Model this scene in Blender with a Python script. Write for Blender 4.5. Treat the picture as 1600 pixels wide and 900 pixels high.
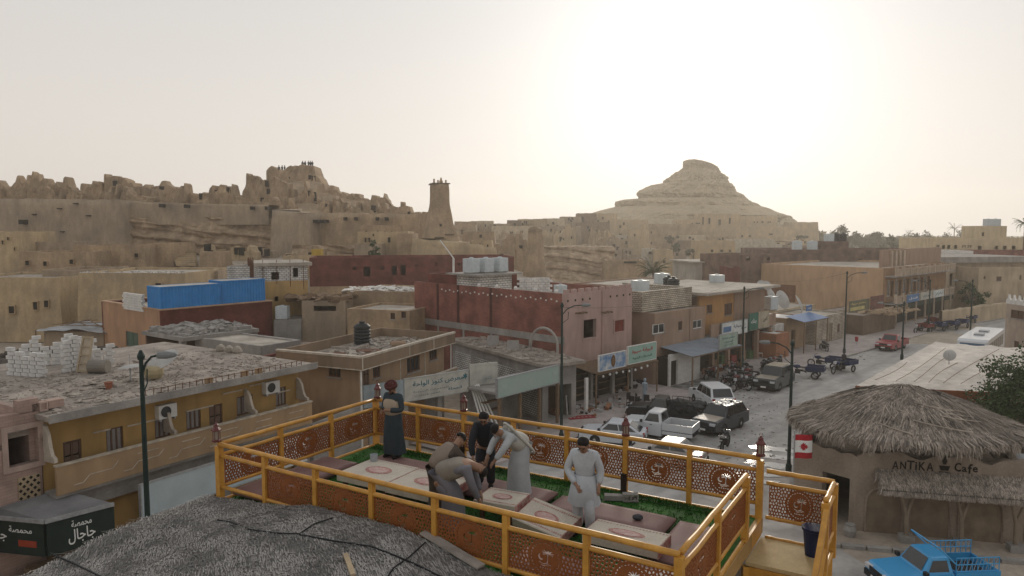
import bpy, bmesh, math, random
import numpy as np
from mathutils import Vector, Matrix, noise
for o in list(bpy.data.objects):
    bpy.data.objects.remove(o)
SC = bpy.context.scene
C = SC.collection
PI = math.pi

# ------------------------------------------------------------------ camera
CAM_Z, FPX = 13.5, 1140.0
PITCH = math.atan(92.0 / FPX)
cam_d = bpy.data.cameras.new('camera')
cam_d.sensor_width = 36.0
cam_d.lens = 36.0 * FPX / 1600.0
cam_d.clip_start = 0.2
cam_d.clip_end = 6000
cam = bpy.data.objects.new('camera', cam_d)
C.objects.link(cam)
cam.location = (0, 0, CAM_Z)
cam.rotation_euler = (PI / 2 - PITCH, 0, 0)
SC.camera = cam

# ------------------------------------------------------------------ sky, sun, exposure
SUN_ELEV, SUN_AZ = math.radians(12.5), math.radians(14.0)      # azimuth: degrees to the right of the view
sun_dir = Vector((math.sin(SUN_AZ) * math.cos(SUN_ELEV), math.cos(SUN_AZ) * math.cos(SUN_ELEV), math.sin(SUN_ELEV)))
world = bpy.data.worlds.new('World')
SC.world = world
world.use_nodes = True
nt = world.node_tree
nt.nodes.clear()
N = lambda t: nt.nodes.new(t)
L = nt.links.new
out = N('ShaderNodeOutputWorld')
bg = N('ShaderNodeBackground')
sky = N('ShaderNodeTexSky')
sky.sky_type = 'NISHITA'
sky.sun_disc = False
sky.sun_elevation = SUN_ELEV
sky.sun_rotation = SUN_AZ
sky.altitude = 0
sky.air_density = 1.0
sky.dust_density = 6.0
sky.ozone_density = 1.0
hs = N('ShaderNodeHueSaturation')
hs.inputs['Saturation'].default_value = 0.22
hs.inputs['Value'].default_value = 0.025
L(sky.outputs[0], hs.inputs['Color'])
# dust in the air: an even pale veil and the wide bright aureole it makes round the sun
tc = N('ShaderNodeTexCoord')
dot = N('ShaderNodeVectorMath'); dot.operation = 'DOT_PRODUCT'
L(tc.outputs['Generated'], dot.inputs[0])
dot.inputs[1].default_value = sun_dir
cl = N('ShaderNodeMath'); cl.operation = 'MAXIMUM'; cl.inputs[1].default_value = 0.0
L(dot.outputs['Value'], cl.inputs[0])
def lobe(p, k, col):
    a = N('ShaderNodeMath'); a.operation = 'POWER'; a.inputs[1].default_value = p
    L(cl.outputs[0], a.inputs[0])
    m = N('ShaderNodeVectorMath'); m.operation = 'SCALE'; m.inputs[0].default_value = [c * k for c in col]
    L(a.outputs[0], m.inputs['Scale'])
    return m.outputs[0]
def vadd(a, b):
    m = N('ShaderNodeVectorMath'); m.operation = 'ADD'
    L(a, m.inputs[0])
    if hasattr(b, 'is_linked'): L(b, m.inputs[1])
    else: m.inputs[1].default_value = b
    return m.outputs[0]
acc = vadd(hs.outputs['Color'], (3.94, 3.96, 4.02))
acc = vadd(acc, lobe(1.4, .45, (1.0, 1.0, 1.0)))      # the half of the sky towards the sun is the brighter one
acc = vadd(acc, lobe(6, .18, (1.0, .97, .93)))
acc = vadd(acc, lobe(42, 1.25, (1.0, .98, .94)))
# the veil is thickest, brightest and warmest low over the horizon
sz = N('ShaderNodeSeparateXYZ'); L(tc.outputs['Generated'], sz.inputs[0])
hb = N('ShaderNodeMapRange'); hb.inputs[1].default_value = 0.0; hb.inputs[2].default_value = 0.55; hb.inputs[3].default_value = 1.0; hb.inputs[4].default_value = 0.0
hb.interpolation_type = 'SMOOTHSTEP'
L(sz.outputs[2], hb.inputs[0])
hv_ = N('ShaderNodeVectorMath'); hv_.operation = 'SCALE'; hv_.inputs[0].default_value = (1.25, .88, .42)
L(hb.outputs[0], hv_.inputs['Scale'])
acc = vadd(acc, hv_.outputs[0])
L(acc, bg.inputs['Color'])
bg.inputs['Strength'].default_value = 0.14
L(bg.outputs[0], out.inputs['Surface'])
sun_l = bpy.data.lights.new('sun', 'SUN')
sun_l.energy = 1.5
sun_l.angle = math.radians(12)
sun_l.color = (1.0, .9, .76)
sun = bpy.data.objects.new('sun', sun_l)
C.objects.link(sun)
sun.location = (0, 0, 60)
sun.rotation_euler = (-sun_dir).to_track_quat('-Z', 'Y').to_euler()
SC.view_settings.view_transform = 'Standard'
SC.view_settings.look = 'None'
SC.view_settings.exposure = 0.0
SC.view_settings.gamma = 1.0
SC.view_settings.use_curve_mapping = False
SC.render.engine = 'CYCLES'
cy = SC.cycles
cy.use_denoising = True
try: cy.denoiser = 'OPENIMAGEDENOISE'
except Exception: pass
cy.max_bounces = 5
cy.diffuse_bounces = 3
cy.glossy_bounces = 2
cy.transmission_bounces = 4
cy.volume_bounces = 1
cy.transparent_max_bounces = 6
cy.caustics_reflective = False
cy.caustics_refractive = False
cy.use_adaptive_sampling = True
cy.adaptive_threshold = 0.02

# ------------------------------------------------------------------ helpers: pixel rays of the photograph to points on known heights / distances
def ray(px, py):
    u, v = (px - 800) / FPX, (py - 450) / FPX
    return u, math.cos(PITCH) - v * math.sin(PITCH), math.sin(PITCH) + v * math.cos(PITCH)   # right, forward, down
def G(px, py, z=0.0):
    u, w, d = ray(px, py)
    t = (CAM_Z - z) / d
    return Vector((u * t, w * t, z))
def AT(px, py, Y):
    u, w, d = ray(px, py)
    t = Y / w
    return Vector((u * t, Y, CAM_Z - d * t))
def ZAT(py, Y):
    return AT(800, py, Y).z

# ------------------------------------------------------------------ helpers: materials
MATS = {}
def mat(name, col, rough=.9, var=.18, scale=1.5, fine=.12, bump=.0, bscale=30., spec=.2, metal=0., tint=None, coord='Object'):
    """plain surface: base colour broken by a broad stain noise and a fine grain"""
    if name in MATS: return MATS[name]
    m = bpy.data.materials.new(name); m.use_nodes = True
    n = m.node_tree; b = n.nodes['Principled BSDF']
    b.inputs['Roughness'].default_value = rough
    b.inputs['Metallic'].default_value = metal
    b.inputs['Specular IOR Level'].default_value = spec
    t = n.nodes.new('ShaderNodeTexCoord')
    def noise_n(s, det=4.):
        x = n.nodes.new('ShaderNodeTexNoise'); x.inputs['Scale'].default_value = s; x.inputs['Detail'].default_value = det
        n.links.new(t.outputs[coord], x.inputs['Vector']); return x
    n1, n2 = noise_n(scale), noise_n(bscale, 3.)
    tint = tint or [c * .62 for c in col]
    mx = n.nodes.new('ShaderNodeMix'); mx.data_type = 'RGBA'
    rp = n.nodes.new('ShaderNodeMapRange'); rp.inputs[1].default_value = .35; rp.inputs[2].default_value = .7
    rp.inputs[3].default_value = 0; rp.inputs[4].default_value = min(1., var * 3)
    n.links.new(n1.outputs['Fac'], rp.inputs[0]); n.links.new(rp.outputs[0], mx.inputs[0])
    mx.inputs[6].default_value = (*col, 1); mx.inputs[7].default_value = (*tint, 1)
    mr = n.nodes.new('ShaderNodeMapRange'); mr.inputs[3].default_value = 1 - fine * 2; mr.inputs[4].default_value = 1 + fine * 2
    n.links.new(n2.outputs['Fac'], mr.inputs[0])
    ms = n.nodes.new('ShaderNodeVectorMath'); ms.operation = 'SCALE'
    n.links.new(mx.outputs[2], ms.inputs[0]); n.links.new(mr.outputs[0], ms.inputs['Scale'])
    if rough > .88:      # faint vertical run marks
        mp_ = n.nodes.new('ShaderNodeMapping'); mp_.inputs['Scale'].default_value = (.7, .7, .2); n.links.new(t.outputs[coord], mp_.inputs[0]); n3 = n.nodes.new('ShaderNodeTexNoise'); n3.inputs['Scale'].default_value = 1.6; n3.inputs['Detail'].default_value = 6.; n3.inputs['Distortion'].default_value = .8; n.links.new(mp_.outputs[0], n3.inputs['Vector'])
        r3 = n.nodes.new('ShaderNodeMapRange'); r3.inputs[1].default_value = .32; r3.inputs[2].default_value = .68; r3.inputs[3].default_value = .84; r3.inputs[4].default_value = 1.10; n.links.new(n3.outputs['Fac'], r3.inputs[0]); s3 = n.nodes.new('ShaderNodeVectorMath'); s3.operation = 'SCALE'; n.links.new(ms.outputs[0], s3.inputs[0]); n.links.new(r3.outputs[0], s3.inputs['Scale']); ms = s3
    n.links.new(ms.outputs[0], b.inputs['Base Color'])
    if bump:
        bp = n.nodes.new('ShaderNodeBump'); bp.inputs['Strength'].default_value = bump; bp.inputs['Distance'].default_value = .05
        n.links.new(n2.outputs['Fac'], bp.inputs['Height']); n.links.new(bp.outputs[0], b.inputs['Normal'])
    MATS[name] = m
    return m
def brick_mat(name, c1, c2, mortar, bw=.25, bh=.09, ms=.012, bump=.6, stain=.42):
    if name in MATS: return MATS[name]
    m = bpy.data.materials.new(name); m.use_nodes = True
    n = m.node_tree; b = n.nodes['Principled BSDF']; b.inputs['Roughness'].default_value = .93; b.inputs['Specular IOR Level'].default_value = .15
    t = n.nodes.new('ShaderNodeTexCoord'); sx = n.nodes.new('ShaderNodeSeparateXYZ'); n.links.new(t.outputs['Object'], sx.inputs[0])
    ad = n.nodes.new('ShaderNodeMath'); n.links.new(sx.outputs[0], ad.inputs[0]); n.links.new(sx.outputs[1], ad.inputs[1])
    cx = n.nodes.new('ShaderNodeCombineXYZ'); n.links.new(ad.outputs[0], cx.inputs[0]); n.links.new(sx.outputs[2], cx.inputs[1])
    br = n.nodes.new('ShaderNodeTexBrick'); n.links.new(cx.outputs[0], br.inputs['Vector'])
    br.inputs['Scale'].default_value = 1.0
    br.inputs['Brick Width'].default_value = bw; br.inputs['Row Height'].default_value = bh; br.inputs['Mortar Size'].default_value = ms
    br.inputs['Color1'].default_value = (*c1, 1); br.inputs['Color2'].default_value = (*c2, 1); br.inputs['Mortar'].default_value = (*mortar, 1)
    nz = n.nodes.new('ShaderNodeTexNoise'); nz.inputs['Scale'].default_value = .7; nz.inputs['Detail'].default_value = 5
    n.links.new(t.outputs['Object'], nz.inputs['Vector'])
    mr = n.nodes.new('ShaderNodeMapRange'); mr.inputs[1].default_value = .3; mr.inputs[2].default_value = .7
    mr.inputs[3].default_value = 1 - stain; mr.inputs[4].default_value = 1 + stain * .6
    n.links.new(nz.outputs['Fac'], mr.inputs[0])
    sc = n.nodes.new('ShaderNodeVectorMath'); sc.operation = 'SCALE'; n.links.new(br.outputs['Color'], sc.inputs[0]); n.links.new(mr.outputs[0], sc.inputs['Scale'])
    n.links.new(sc.outputs[0], b.inputs['Base Color'])
    bp = n.nodes.new('ShaderNodeBump'); bp.inputs['Strength'].default_value = bump; bp.inputs['Distance'].default_value = .02; bp.invert = True
    n.links.new(br.outputs['Fac'], bp.inputs['Height']); n.links.new(bp.outputs[0], b.inputs['Normal'])
    MATS[name] = m
    return m
def glossy(name, col, rough=.3, spec=.5, metal=0., coat=0., alpha=None):
    if name in MATS: return MATS[name]
    m = bpy.data.materials.new(name); m.use_nodes = True
    b = m.node_tree.nodes['Principled BSDF']
    b.inputs['Base Color'].default_value = (*col, 1); b.inputs['Roughness'].default_value = rough
    b.inputs['Specular IOR Level'].default_value = spec; b.inputs['Metallic'].default_value = metal
    b.inputs['Coat Weight'].default_value = coat; b.inputs['Coat Roughness'].default_value = .15
    MATS[name] = m
    return m

# ------------------------------------------------------------------ helpers: meshes
class MB:
    """collects shapes; build() links them as ONE mesh object"""
    def __init__(s): s.v, s.f, s.mi, s.cur = [], [], [], 0
    def quad(s, a, b, c, d):
        i = len(s.v); s.v += [tuple(a), tuple(b), tuple(c), tuple(d)]; s.f.append((i, i + 1, i + 2, i + 3)); s.mi.append(s.cur); return s
    def poly(s, pts):
        i = len(s.v); s.v += [tuple(p) for p in pts]; s.f.append(tuple(range(i, i + len(pts)))); s.mi.append(s.cur); return s
    def box(s, x0, x1, y0, y1, z0, z1, M=None):
        p = [Vector((x, y, z)) for z in (z0, z1) for x, y in ((x0, y0), (x1, y0), (x1, y1), (x0, y1))]
        if M is not None: p = [M @ q for q in p]
        i = len(s.v); s.v += [tuple(q) for q in p]
        for q in ((3, 2, 1, 0), (4, 5, 6, 7), (0, 1, 5, 4), (1, 2, 6, 5), (2, 3, 7, 6), (3, 0, 4, 7)):
            s.f.append(tuple(i + k for k in q)); s.mi.append(s.cur)
        return s
    def cbox(s, c, sx, sy, sz, rz=0, rx=0, ry=0):
        M = Matrix.Translation(c) @ Matrix.Rotation(rz, 4, 'Z') @ Matrix.Rotation(ry, 4, 'Y') @ Matrix.Rotation(rx, 4, 'X')
        return s.box(-sx / 2, sx / 2, -sy / 2, sy / 2, -sz / 2, sz / 2, M)
    def prism(s, pts, z0, z1, top=None):
        """vertical prism over a 2-d outline; top: optional outline for the upper face"""
        n = len(pts); i = len(s.v); top = top or pts
        a = sum(pts[k][0] * pts[(k + 1) % n][1] - pts[(k + 1) % n][0] * pts[k][1] for k in range(n))
        if a < 0: pts, top = pts[::-1], top[::-1]
        s.v += [(p[0], p[1], z0) for p in pts] + [(p[0], p[1], z1) for p in top]
        s.f.append(tuple(i + k for k in range(n - 1, -1, -1))); s.f.append(tuple(i + n + k for k in range(n)))
        s.mi += [s.cur] * 2
        for k in range(n):
            q = (k + 1) % n; s.f.append((i + k, i + q, i + n + q, i + n + k)); s.mi.append(s.cur)
        return s
    def tube(s, pts, r, n=8, cap=True):
        """round bar along points; r: one radius or one per point"""
        pts = [Vector(p) for p in pts]; rs = r if isinstance(r, (list, tuple)) else [r] * len(pts)
        i0 = len(s.v); up = Vector((0, 0, 1))
        for k, p in enumerate(pts):
            d = (pts[min(k + 1, len(pts) - 1)] - pts[max(k - 1, 0)]).normalized()
            a = d.cross(up)
            if a.length < 1e-3: a = d.cross(Vector((0, 1, 0)))
            a.normalize(); b = d.cross(a).normalized()
            for j in range(n):
                t = 2 * PI * j / n + PI / n
                s.v.append(tuple(p + (a * math.cos(t) + b * math.sin(t)) * rs[k]))
        for k in range(len(pts) - 1):
            for j in range(n):
                q = (j + 1) % n
                s.f.append((i0 + k * n + j, i0 + k * n + q, i0 + (k + 1) * n + q, i0 + (k + 1) * n + j)); s.mi.append(s.cur)
        if cap:
            s.f.append(tuple(i0 + j for j in range(n - 1, -1, -1))); s.f.append(tuple(i0 + (len(pts) - 1) * n + j for j in range(n)))
            s.mi += [s.cur] * 2
        return s
    def beam(s, p, q, w, h):
        """rectangular bar from p to q, h measured upwards"""
        p, q = Vector(p), Vector(q); d = q - p
        x = d.normalized(); y = Vector((0, 0, 1)).cross(x)
        if y.length < 1e-3: y = Vector((0, 1, 0))
        y.normalize(); z = x.cross(y)
        M = Matrix((x, y, z)).transposed().to_4x4(); M.translation = p
        return s.box(0, d.length, -w / 2, w / 2, -h / 2, h / 2, M)
    def lathe(s, prof, n=16, c=(0, 0, 0)):
        i0 = len(s.v)
        for r, z in prof:
            for j in range(n):
                t = 2 * PI * j / n; s.v.append((c[0] + r * math.cos(t), c[1] + r * math.sin(t), c[2] + z))
        for k in range(len(prof) - 1):
            for j in range(n):
                q = (j + 1) % n
                s.f.append((i0 + k * n + j, i0 + k * n + q, i0 + (k + 1) * n + q, i0 + (k + 1) * n + j)); s.mi.append(s.cur)
        s.f.append(tuple(i0 + j for j in range(n - 1, -1, -1))); s.f.append(tuple(i0 + (len(prof) - 1) * n + j for j in range(n)))
        s.mi += [s.cur] * 2
        return s
    def wall(s, p, q, z0, z1, th, holes=(), z1b=None):
        """upright wall from p to q (2-d) whose thickness th goes to the left of p->q; holes = (u0, u1, z0, z1) cut right through with reveals"""
        p, q = Vector((p[0], p[1])), Vector((q[0], q[1])); d = q - p; w = d.length; d /= w; nn = Vector((-d.y, d.x))
        P = lambda u, z, t: (p.x + d.x * u + nn.x * t, p.y + d.y * u + nn.y * t, z)
        holes = [h for h in holes if h[1] > 0 and h[0] < w]
        us = sorted({0., w, *[max(0., h[0]) for h in holes], *[min(w, h[1]) for h in holes]})
        zs = sorted({z0, z1, *[max(z0, h[2]) for h in holes], *[min(z1, h[3]) for h in holes]})
        hole = lambda u, z: any(h[0] < u < h[1] and h[2] < z < h[3] for h in holes)
        nu, nz = len(us) - 1, len(zs) - 1
        g = [[not hole((us[i] + us[i + 1]) / 2, (zs[j] + zs[j + 1]) / 2) for j in range(nz)] for i in range(nu)]
        for i in range(nu):
            for j in range(nz):
                if not g[i][j]: continue
                a, b, c, e = us[i], us[i + 1], zs[j], zs[j + 1]
                s.quad(P(a, c, 0), P(b, c, 0), P(b, e, 0), P(a, e, 0))
                s.quad(P(b, c, th), P(a, c, th), P(a, e, th), P(b, e, th))
                if i == 0 or not g[i - 1][j]: s.quad(P(a, c, th), P(a, c, 0), P(a, e, 0), P(a, e, th))
                if i == nu - 1 or not g[i + 1][j]: s.quad(P(b, c, 0), P(b, c, th), P(b, e, th), P(b, e, 0))
                if j == 0 or not g[i][j - 1]: s.quad(P(a, c, th), P(b, c, th), P(b, c, 0), P(a, c, 0))
                if j == nz - 1 or not g[i][j + 1]: s.quad(P(a, e, 0), P(b, e, 0), P(b, e, th), P(a, e, th))
        return s
    def build(s, name, m, parent=None, smooth=False, label=None):
        me = bpy.data.meshes.new(name); me.from_pydata(s.v, [], s.f)
        ms = m if isinstance(m, (list, tuple)) else [m]
        for x in ms: me.materials.append(x)
        if len(ms) > 1: me.polygons.foreach_set('material_index', s.mi)
        if smooth: me.polygons.foreach_set('use_smooth', [True] * len(me.polygons))
        me.update()
        o = bpy.data.objects.new(name, me); C.objects.link(o)
        if parent is not None: o.parent = parent
        if label: o['label'] = label
        return o
def tag(o, label=None, cat=None, group=None, kind=None):
    if label: o['label'] = label
    if cat: o['category'] = cat
    if group: o['group'] = group
    if kind: o['kind'] = kind
    return o
def thing(name, label, cat, loc=(0, 0, 0), rz=0, group=None):
    o = bpy.data.objects.new(name, None); C.objects.link(o)
    o.location = loc; o.rotation_euler = (0, 0, rz); o.empty_display_size = .2
    return tag(o, label, cat, group)
def copy_tree(o, parent=None):
    c = o.copy(); C.objects.link(c); c.parent = parent
    for ch in KIDS(o): copy_tree(ch, c)
    return c
def KIDS(o): return [x for x in o.children]
def shared(name, me, parent, loc=(0, 0, 0), rot=(0, 0, 0), scale=(1, 1, 1)):
    o = bpy.data.objects.new(name, me); C.objects.link(o); o.parent = parent
    o.location = loc; o.rotation_euler = rot; o.scale = scale
    return o
def struct(name, mb, m, **k):
    o = mb.build(name, m, **k); o['kind'] = 'structure'; return o
def rough_mesh(o, amp, scale, levels=0):
    """push the vertices about by a noise so edges are not ruler-straight"""
    for v in o.data.vertices:
        p = o.matrix_world @ v.co if o.parent is None else v.co
        v.co = v.co + noise.noise_vector(Vector(p) * scale) * amp
    o.data.update()
def grid_sheet(x0, x1, y0, y1, nx, ny, fz):
    m = MB(); m.v = [(x0 + (x1 - x0) * i / nx, y0 + (y1 - y0) * j / ny, 0) for j in range(ny + 1) for i in range(nx + 1)]
    m.v = [(x, y, fz(x, y)) for x, y, _ in m.v]
    w = nx + 1
    m.f = [(j * w + i, j * w + i + 1, (j + 1) * w + i + 1, (j + 1) * w + i) for j in range(ny) for i in range(nx)]
    m.mi = [0] * len(m.f)
    return m

# ------------------------------------------------------------------ helpers: lettering (flat print, real letter shapes)
_JOIN = {  # isolated, final, initial, medial
 'ا': 'ﺍﺎ', 'أ': 'ﺃﺄ', 'ب': 'ﺏﺐﺑﺒ', 'ة': 'ﺓﺔ', 'ت': 'ﺕﺖﺗﺘ', 'ج': 'ﺝﺞﺟﺠ', 'ح': 'ﺡﺢﺣﺤ', 'د': 'ﺩﺪ', 'ر': 'ﺭﺮ', 'ز': 'ﺯﺰ', 'س': 'ﺱﺲﺳﺴ',
 'ص': 'ﺹﺺﺻﺼ', 'ض': 'ﺽﺾﺿﻀ', 'ط': 'ﻁﻂﻃﻄ', 'ع': 'ﻉﻊﻋﻌ', 'غ': 'ﻍﻎﻏﻐ', 'ف': 'ﻑﻒﻓﻔ', 'ق': 'ﻕﻖﻗﻘ', 'ك': 'ﻙﻚﻛﻜ', 'ل': 'ﻝﻞﻟﻠ', 'م': 'ﻡﻢﻣﻤ', 'ن': 'ﻥﻦﻧﻨ',
 'ه': 'ﻩﻪﻫﻬ', 'و': 'ﻭﻮ', 'ي': 'ﻱﻲﻳﻴ', 'ى': 'ﻯﻰ', 'خ': 'ﺥﺦﺧﺨ', 'ش': 'ﺵﺶﺷﺸ'}
def arabic(s):
    r = []
    for i, ch in enumerate(s):
        if ch not in _JOIN: r.append(ch); continue
        f = _JOIN[ch]
        prev = i > 0 and s[i - 1] in _JOIN and len(_JOIN[s[i - 1]]) == 4
        nxt = i + 1 < len(s) and s[i + 1] in _JOIN and len(f) == 4
        r.append(f[3] if prev and nxt else f[1] if prev else f[2] if nxt else f[0])
    return ''.join(r[::-1])
def text_part(name, s, m, parent, w, h, loc, rot=(PI / 2, 0, 0), shear=0., bold=.0):
    """lettering scaled to the box w x h, centred at loc in the parent's frame, as a mesh"""
    cu = bpy.data.curves.new('letters', 'FONT'); cu.body = s; cu.align_x = 'LEFT'; cu.shear = shear; cu.offset = bold; cu.resolution_u = 2
    cu.extrude = .004
    t = bpy.data.objects.new('letters', cu); C.objects.link(t)
    bpy.context.view_layer.update()
    me = bpy.data.meshes.new_from_object(t.evaluated_get(bpy.context.evaluated_depsgraph_get()))
    bpy.data.objects.remove(t); bpy.data.curves.remove(cu)
    n = len(me.vertices); co = np.empty(n * 3); me.vertices.foreach_get('co', co); co = co.reshape(-1, 3)
    lo, hi = co.min(0), co.max(0)
    co[:, 0] = (co[:, 0] - (lo[0] + hi[0]) / 2) * w / (hi[0] - lo[0])
    co[:, 1] = (co[:, 1] - (lo[1] + hi[1]) / 2) * h / (hi[1] - lo[1])
    me.vertices.foreach_set('co', co.ravel()); me.update()
    me.materials.clear(); me.materials.append(m); me.name = name
    o = bpy.data.objects.new(name, me); C.objects.link(o); o.parent = parent; o.location = loc; o.rotation_euler = rot
    return o

# ------------------------------------------------------------------ terrain
def sst(a, b, x):
    t = max(0., min(1., (x - a) / (b - a))); return t * t * (3 - 2 * t)
def terrain(x, y):
    z = 0.
    lf = 1 - sst(-22, 26, x)
    z += lf * 8.5 * sst(84, 128, y) * (1 - sst(210, 330, y))
    z += 4.0 * sst(130, 300, y) * sst(-10, 40, x) * (1 - sst(150, 230, x)) * (1 - sst(430, 520, y))
    if y > 70: z += .5 * noise.noise(Vector((x * .06, y * .06, 0))) * sst(70, 120, y)
    z += 26 * sst(760, 900, y) * (.35 + .25 * noise.noise(Vector((x * .006, 3, 0)))) * .5
    return z
xs = sorted({*np.arange(-60, 120, 4.), *np.arange(-200, -60, 8.), *np.arange(120, 260, 10.), *np.arange(-690, -200, 35.), *np.arange(260, 691, 35.)})
ys = sorted({*np.arange(-50, 70, 12.), *np.arange(70, 200, 3.), *np.arange(200, 460, 10.), *np.arange(460, 931, 30.)})
g = MB(); g.v = [(x, y, terrain(x, y)) for y in ys for x in xs]; w_ = len(xs)
g.f = [(j * w_ + i, j * w_ + i + 1, (j + 1) * w_ + i + 1, (j + 1) * w_ + i) for j in range(len(ys) - 1) for i in range(w_ - 1)]; g.mi = [0] * len(g.f)
M_dust = mat('dusty_earth', (.40, .34, .275), rough=.97, var=.25, scale=.12, fine=.12, bump=.3, bscale=4., tint=(.27, .225, .175))
struct('ground', g, M_dust, smooth=True)

# the street: facade line of its far side, and offsets to the right of it
S_LINE = [(-34, 1), (-17.1, 26.9), (-6, 44.5), (3.6, 54.4), (30, 79.8), (52.6, 101.3), (80, 122), (130, 158)]
def off(line, d):
    r = []
    for i, p in enumerate(line):
        a = Vector(line[max(i - 1, 0)]); b = Vector(line[min(i + 1, len(line) - 1)]); t = (b - a).normalized()
        r.append((p[0] + t.y * d, p[1] - t.x * d))
    return r
def strip(a, b, z, sub=1):
    m = MB()
    for i in range(len(a) - 1): m.quad((*a[i], z), (*b[i], z), (*b[i + 1], z), (*a[i + 1], z))
    return m
# dusty asphalt: worn, with sand drifted over it
M_road = mat('dusty_asphalt', (.415, .40, .38), rough=.93, var=.3, scale=.22, fine=.08, bump=.15, bscale=14., tint=(.27, .26, .25))
_n = M_road.node_tree; _t = [x for x in _n.nodes if x.type == 'TEX_NOISE'][0]; _m = _n.nodes.new('ShaderNodeMapping'); _m.vector_type = 'TEXTURE'; _m.inputs['Rotation'].default_value = (0, 0, .80); _m.inputs['Scale'].default_value = (7, .55, 1)
_n.links.new([x for x in _n.nodes if x.type == 'TEX_COORD'][0].outputs['Object'], _m.inputs[0]); _n.links.new(_m.outputs[0], _t.inputs['Vector']); _t.inputs['Scale'].default_value = .6      # wheel tracks worn along the street
RD = [6.2, 6.2, 6.2, 6.2, 6.2, 6.4, 6.6, 7]
lft = [off(S_LINE, d)[i] for i, d in enumerate(RD)]
rgt = [off(S_LINE, d)[i] for i, d in enumerate([17, 17, 18.5, 20, 16.5, 15.5, 15, 15])]
struct('street', strip(lft, rgt, .004), M_road)
# side road that leaves the street between the terrace building and the cafe
struct('side_road', MB().poly([(9.5, 39.2, .008), (7.5, 10, .008), (19, 10, .008), (13, 33.3, .008), (15, 38.5, .008), (18, 42, .008), (12, 44, .008)]), mat('trampled_dust', (.44, .41, .38), rough=.95, var=.3, scale=.5, fine=.1, tint=(.24, .22, .2)))
# paved footway in front of the shops, its kerb stones one by one
M_pave = brick_mat('paver_tiles', (.34, .285, .27), (.29, .25, .24), (.2, .18, .17), bw=.4, bh=.4, ms=.012, bump=.2)
fa, fb = off(S_LINE, -.5), lft
pv = MB()
for i in range(2, 6):
    a, b, c, d = fa[i], fb[i], fb[i + 1], fa[i + 1]
    pv.quad((*a, .13), (*b, .13), (*c, .13), (*d, .13))
    pv.quad((*b, 0), (*c, 0), (*c, .13), (*b, .13))
pvo = struct('pavement', pv, mat('pavement_paving', (.42, .365, .345), rough=.92, var=.25, scale=.35, fine=.1, bump=.2, bscale=6, tint=(.31, .275, .255)))
kb = MB().box(-.48, .48, -.07, .07, -.1, .155).build('kerb_stone', mat('kerb_concrete', (.36, .34, .31), var=.3), pvo)
kb_n = 0
for i in range(2, 6):
    a, b = Vector(fb[i]), Vector(fb[i + 1]); n_ = int((b - a).length)
    ang = math.atan2(b.y - a.y, b.x - a.x)
    for k in range(n_):
        if random.Random(i * 100 + k).random() < .12: continue
        p = a.lerp(b, (k + .5) / n_)
        if kb_n == 0: o = kb
        else: o = kb.copy(); C.objects.link(o)
        o.location = (p.x, p.y, 0); o.rotation_euler = (0, 0, ang + random.Random(k).uniform(-.03, .03)); kb_n += 1
# wet patches where the street drains
M_wet = glossy('puddle_water', (.16, .15, .14), rough=.06, spec=.6)
rnd = random.Random(4)
for pi_, (px, py, r, e) in enumerate(((1215, 702, .8, 1.9), (1196, 712, .5, 2.0), (1222, 716, .45, 1.6), (1205, 727, .7, 1.7), (1182, 722, .3, 2.2), (1150, 742, .5, 2.2), (1216, 742, .6, 1.6), (1190, 752, .4, 2.0))):
    c = G(px, py, .012); k = [1 + rnd.uniform(-.75, .6) for _ in range(18)]
    k = [(k[i - 1] + 2 * k[i] + k[(i + 1) % 18]) / 4 for i in range(18)]
    struct('puddle', MB().poly([(c.x + math.cos(t) * r * k[i] * e, c.y + math.sin(t) * r * k[i], .014 + pi_ * .003) for i, t in enumerate([2 * PI * j / 18 for j in range(18)])]), M_wet)
# faint pedestrian markings
M_mark = mat('worn_road_paint', (.6, .58, .54), var=.4, scale=3, tint=(.36, .34, .32))
for k in range(4):
    c = G(1128 + k * 17, 737 + k * 4, .01)
    struct('road_marking', MB().cbox((c.x, c.y, .0125), .35, 2.2, .002, rz=-.8), M_mark)

# ------------------------------------------------------------------ mud ruins, rock and the far village
M_mud = mat('kershef_mud', (.40, .29, .185), rough=.97, var=.28, scale=.35, fine=.14, bump=.6, bscale=3., tint=(.25, .19, .135))
M_mud2 = mat('pale_mud_plaster', (.46, .35, .215), rough=.97, var=.22, scale=.3, fine=.1, bump=.3, bscale=4., tint=(.30, .235, .165))
M_mudg = mat('grey_mud_plaster', (.36, .28, .20), rough=.97, var=.25, scale=.3, fine=.1, bump=.3, bscale=4., tint=(.235, .19, .145))
M_rock = mat('layered_rock', (.40, .30, .205), rough=.97, var=.33, scale=.5, fine=.2, bump=.9, bscale=1.4, tint=(.22, .155, .10))
M_dark = mat('painted_dark', (.03, .025, .02), var=.05)  # near-black colour that paints in the shade of holes and doorways

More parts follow.
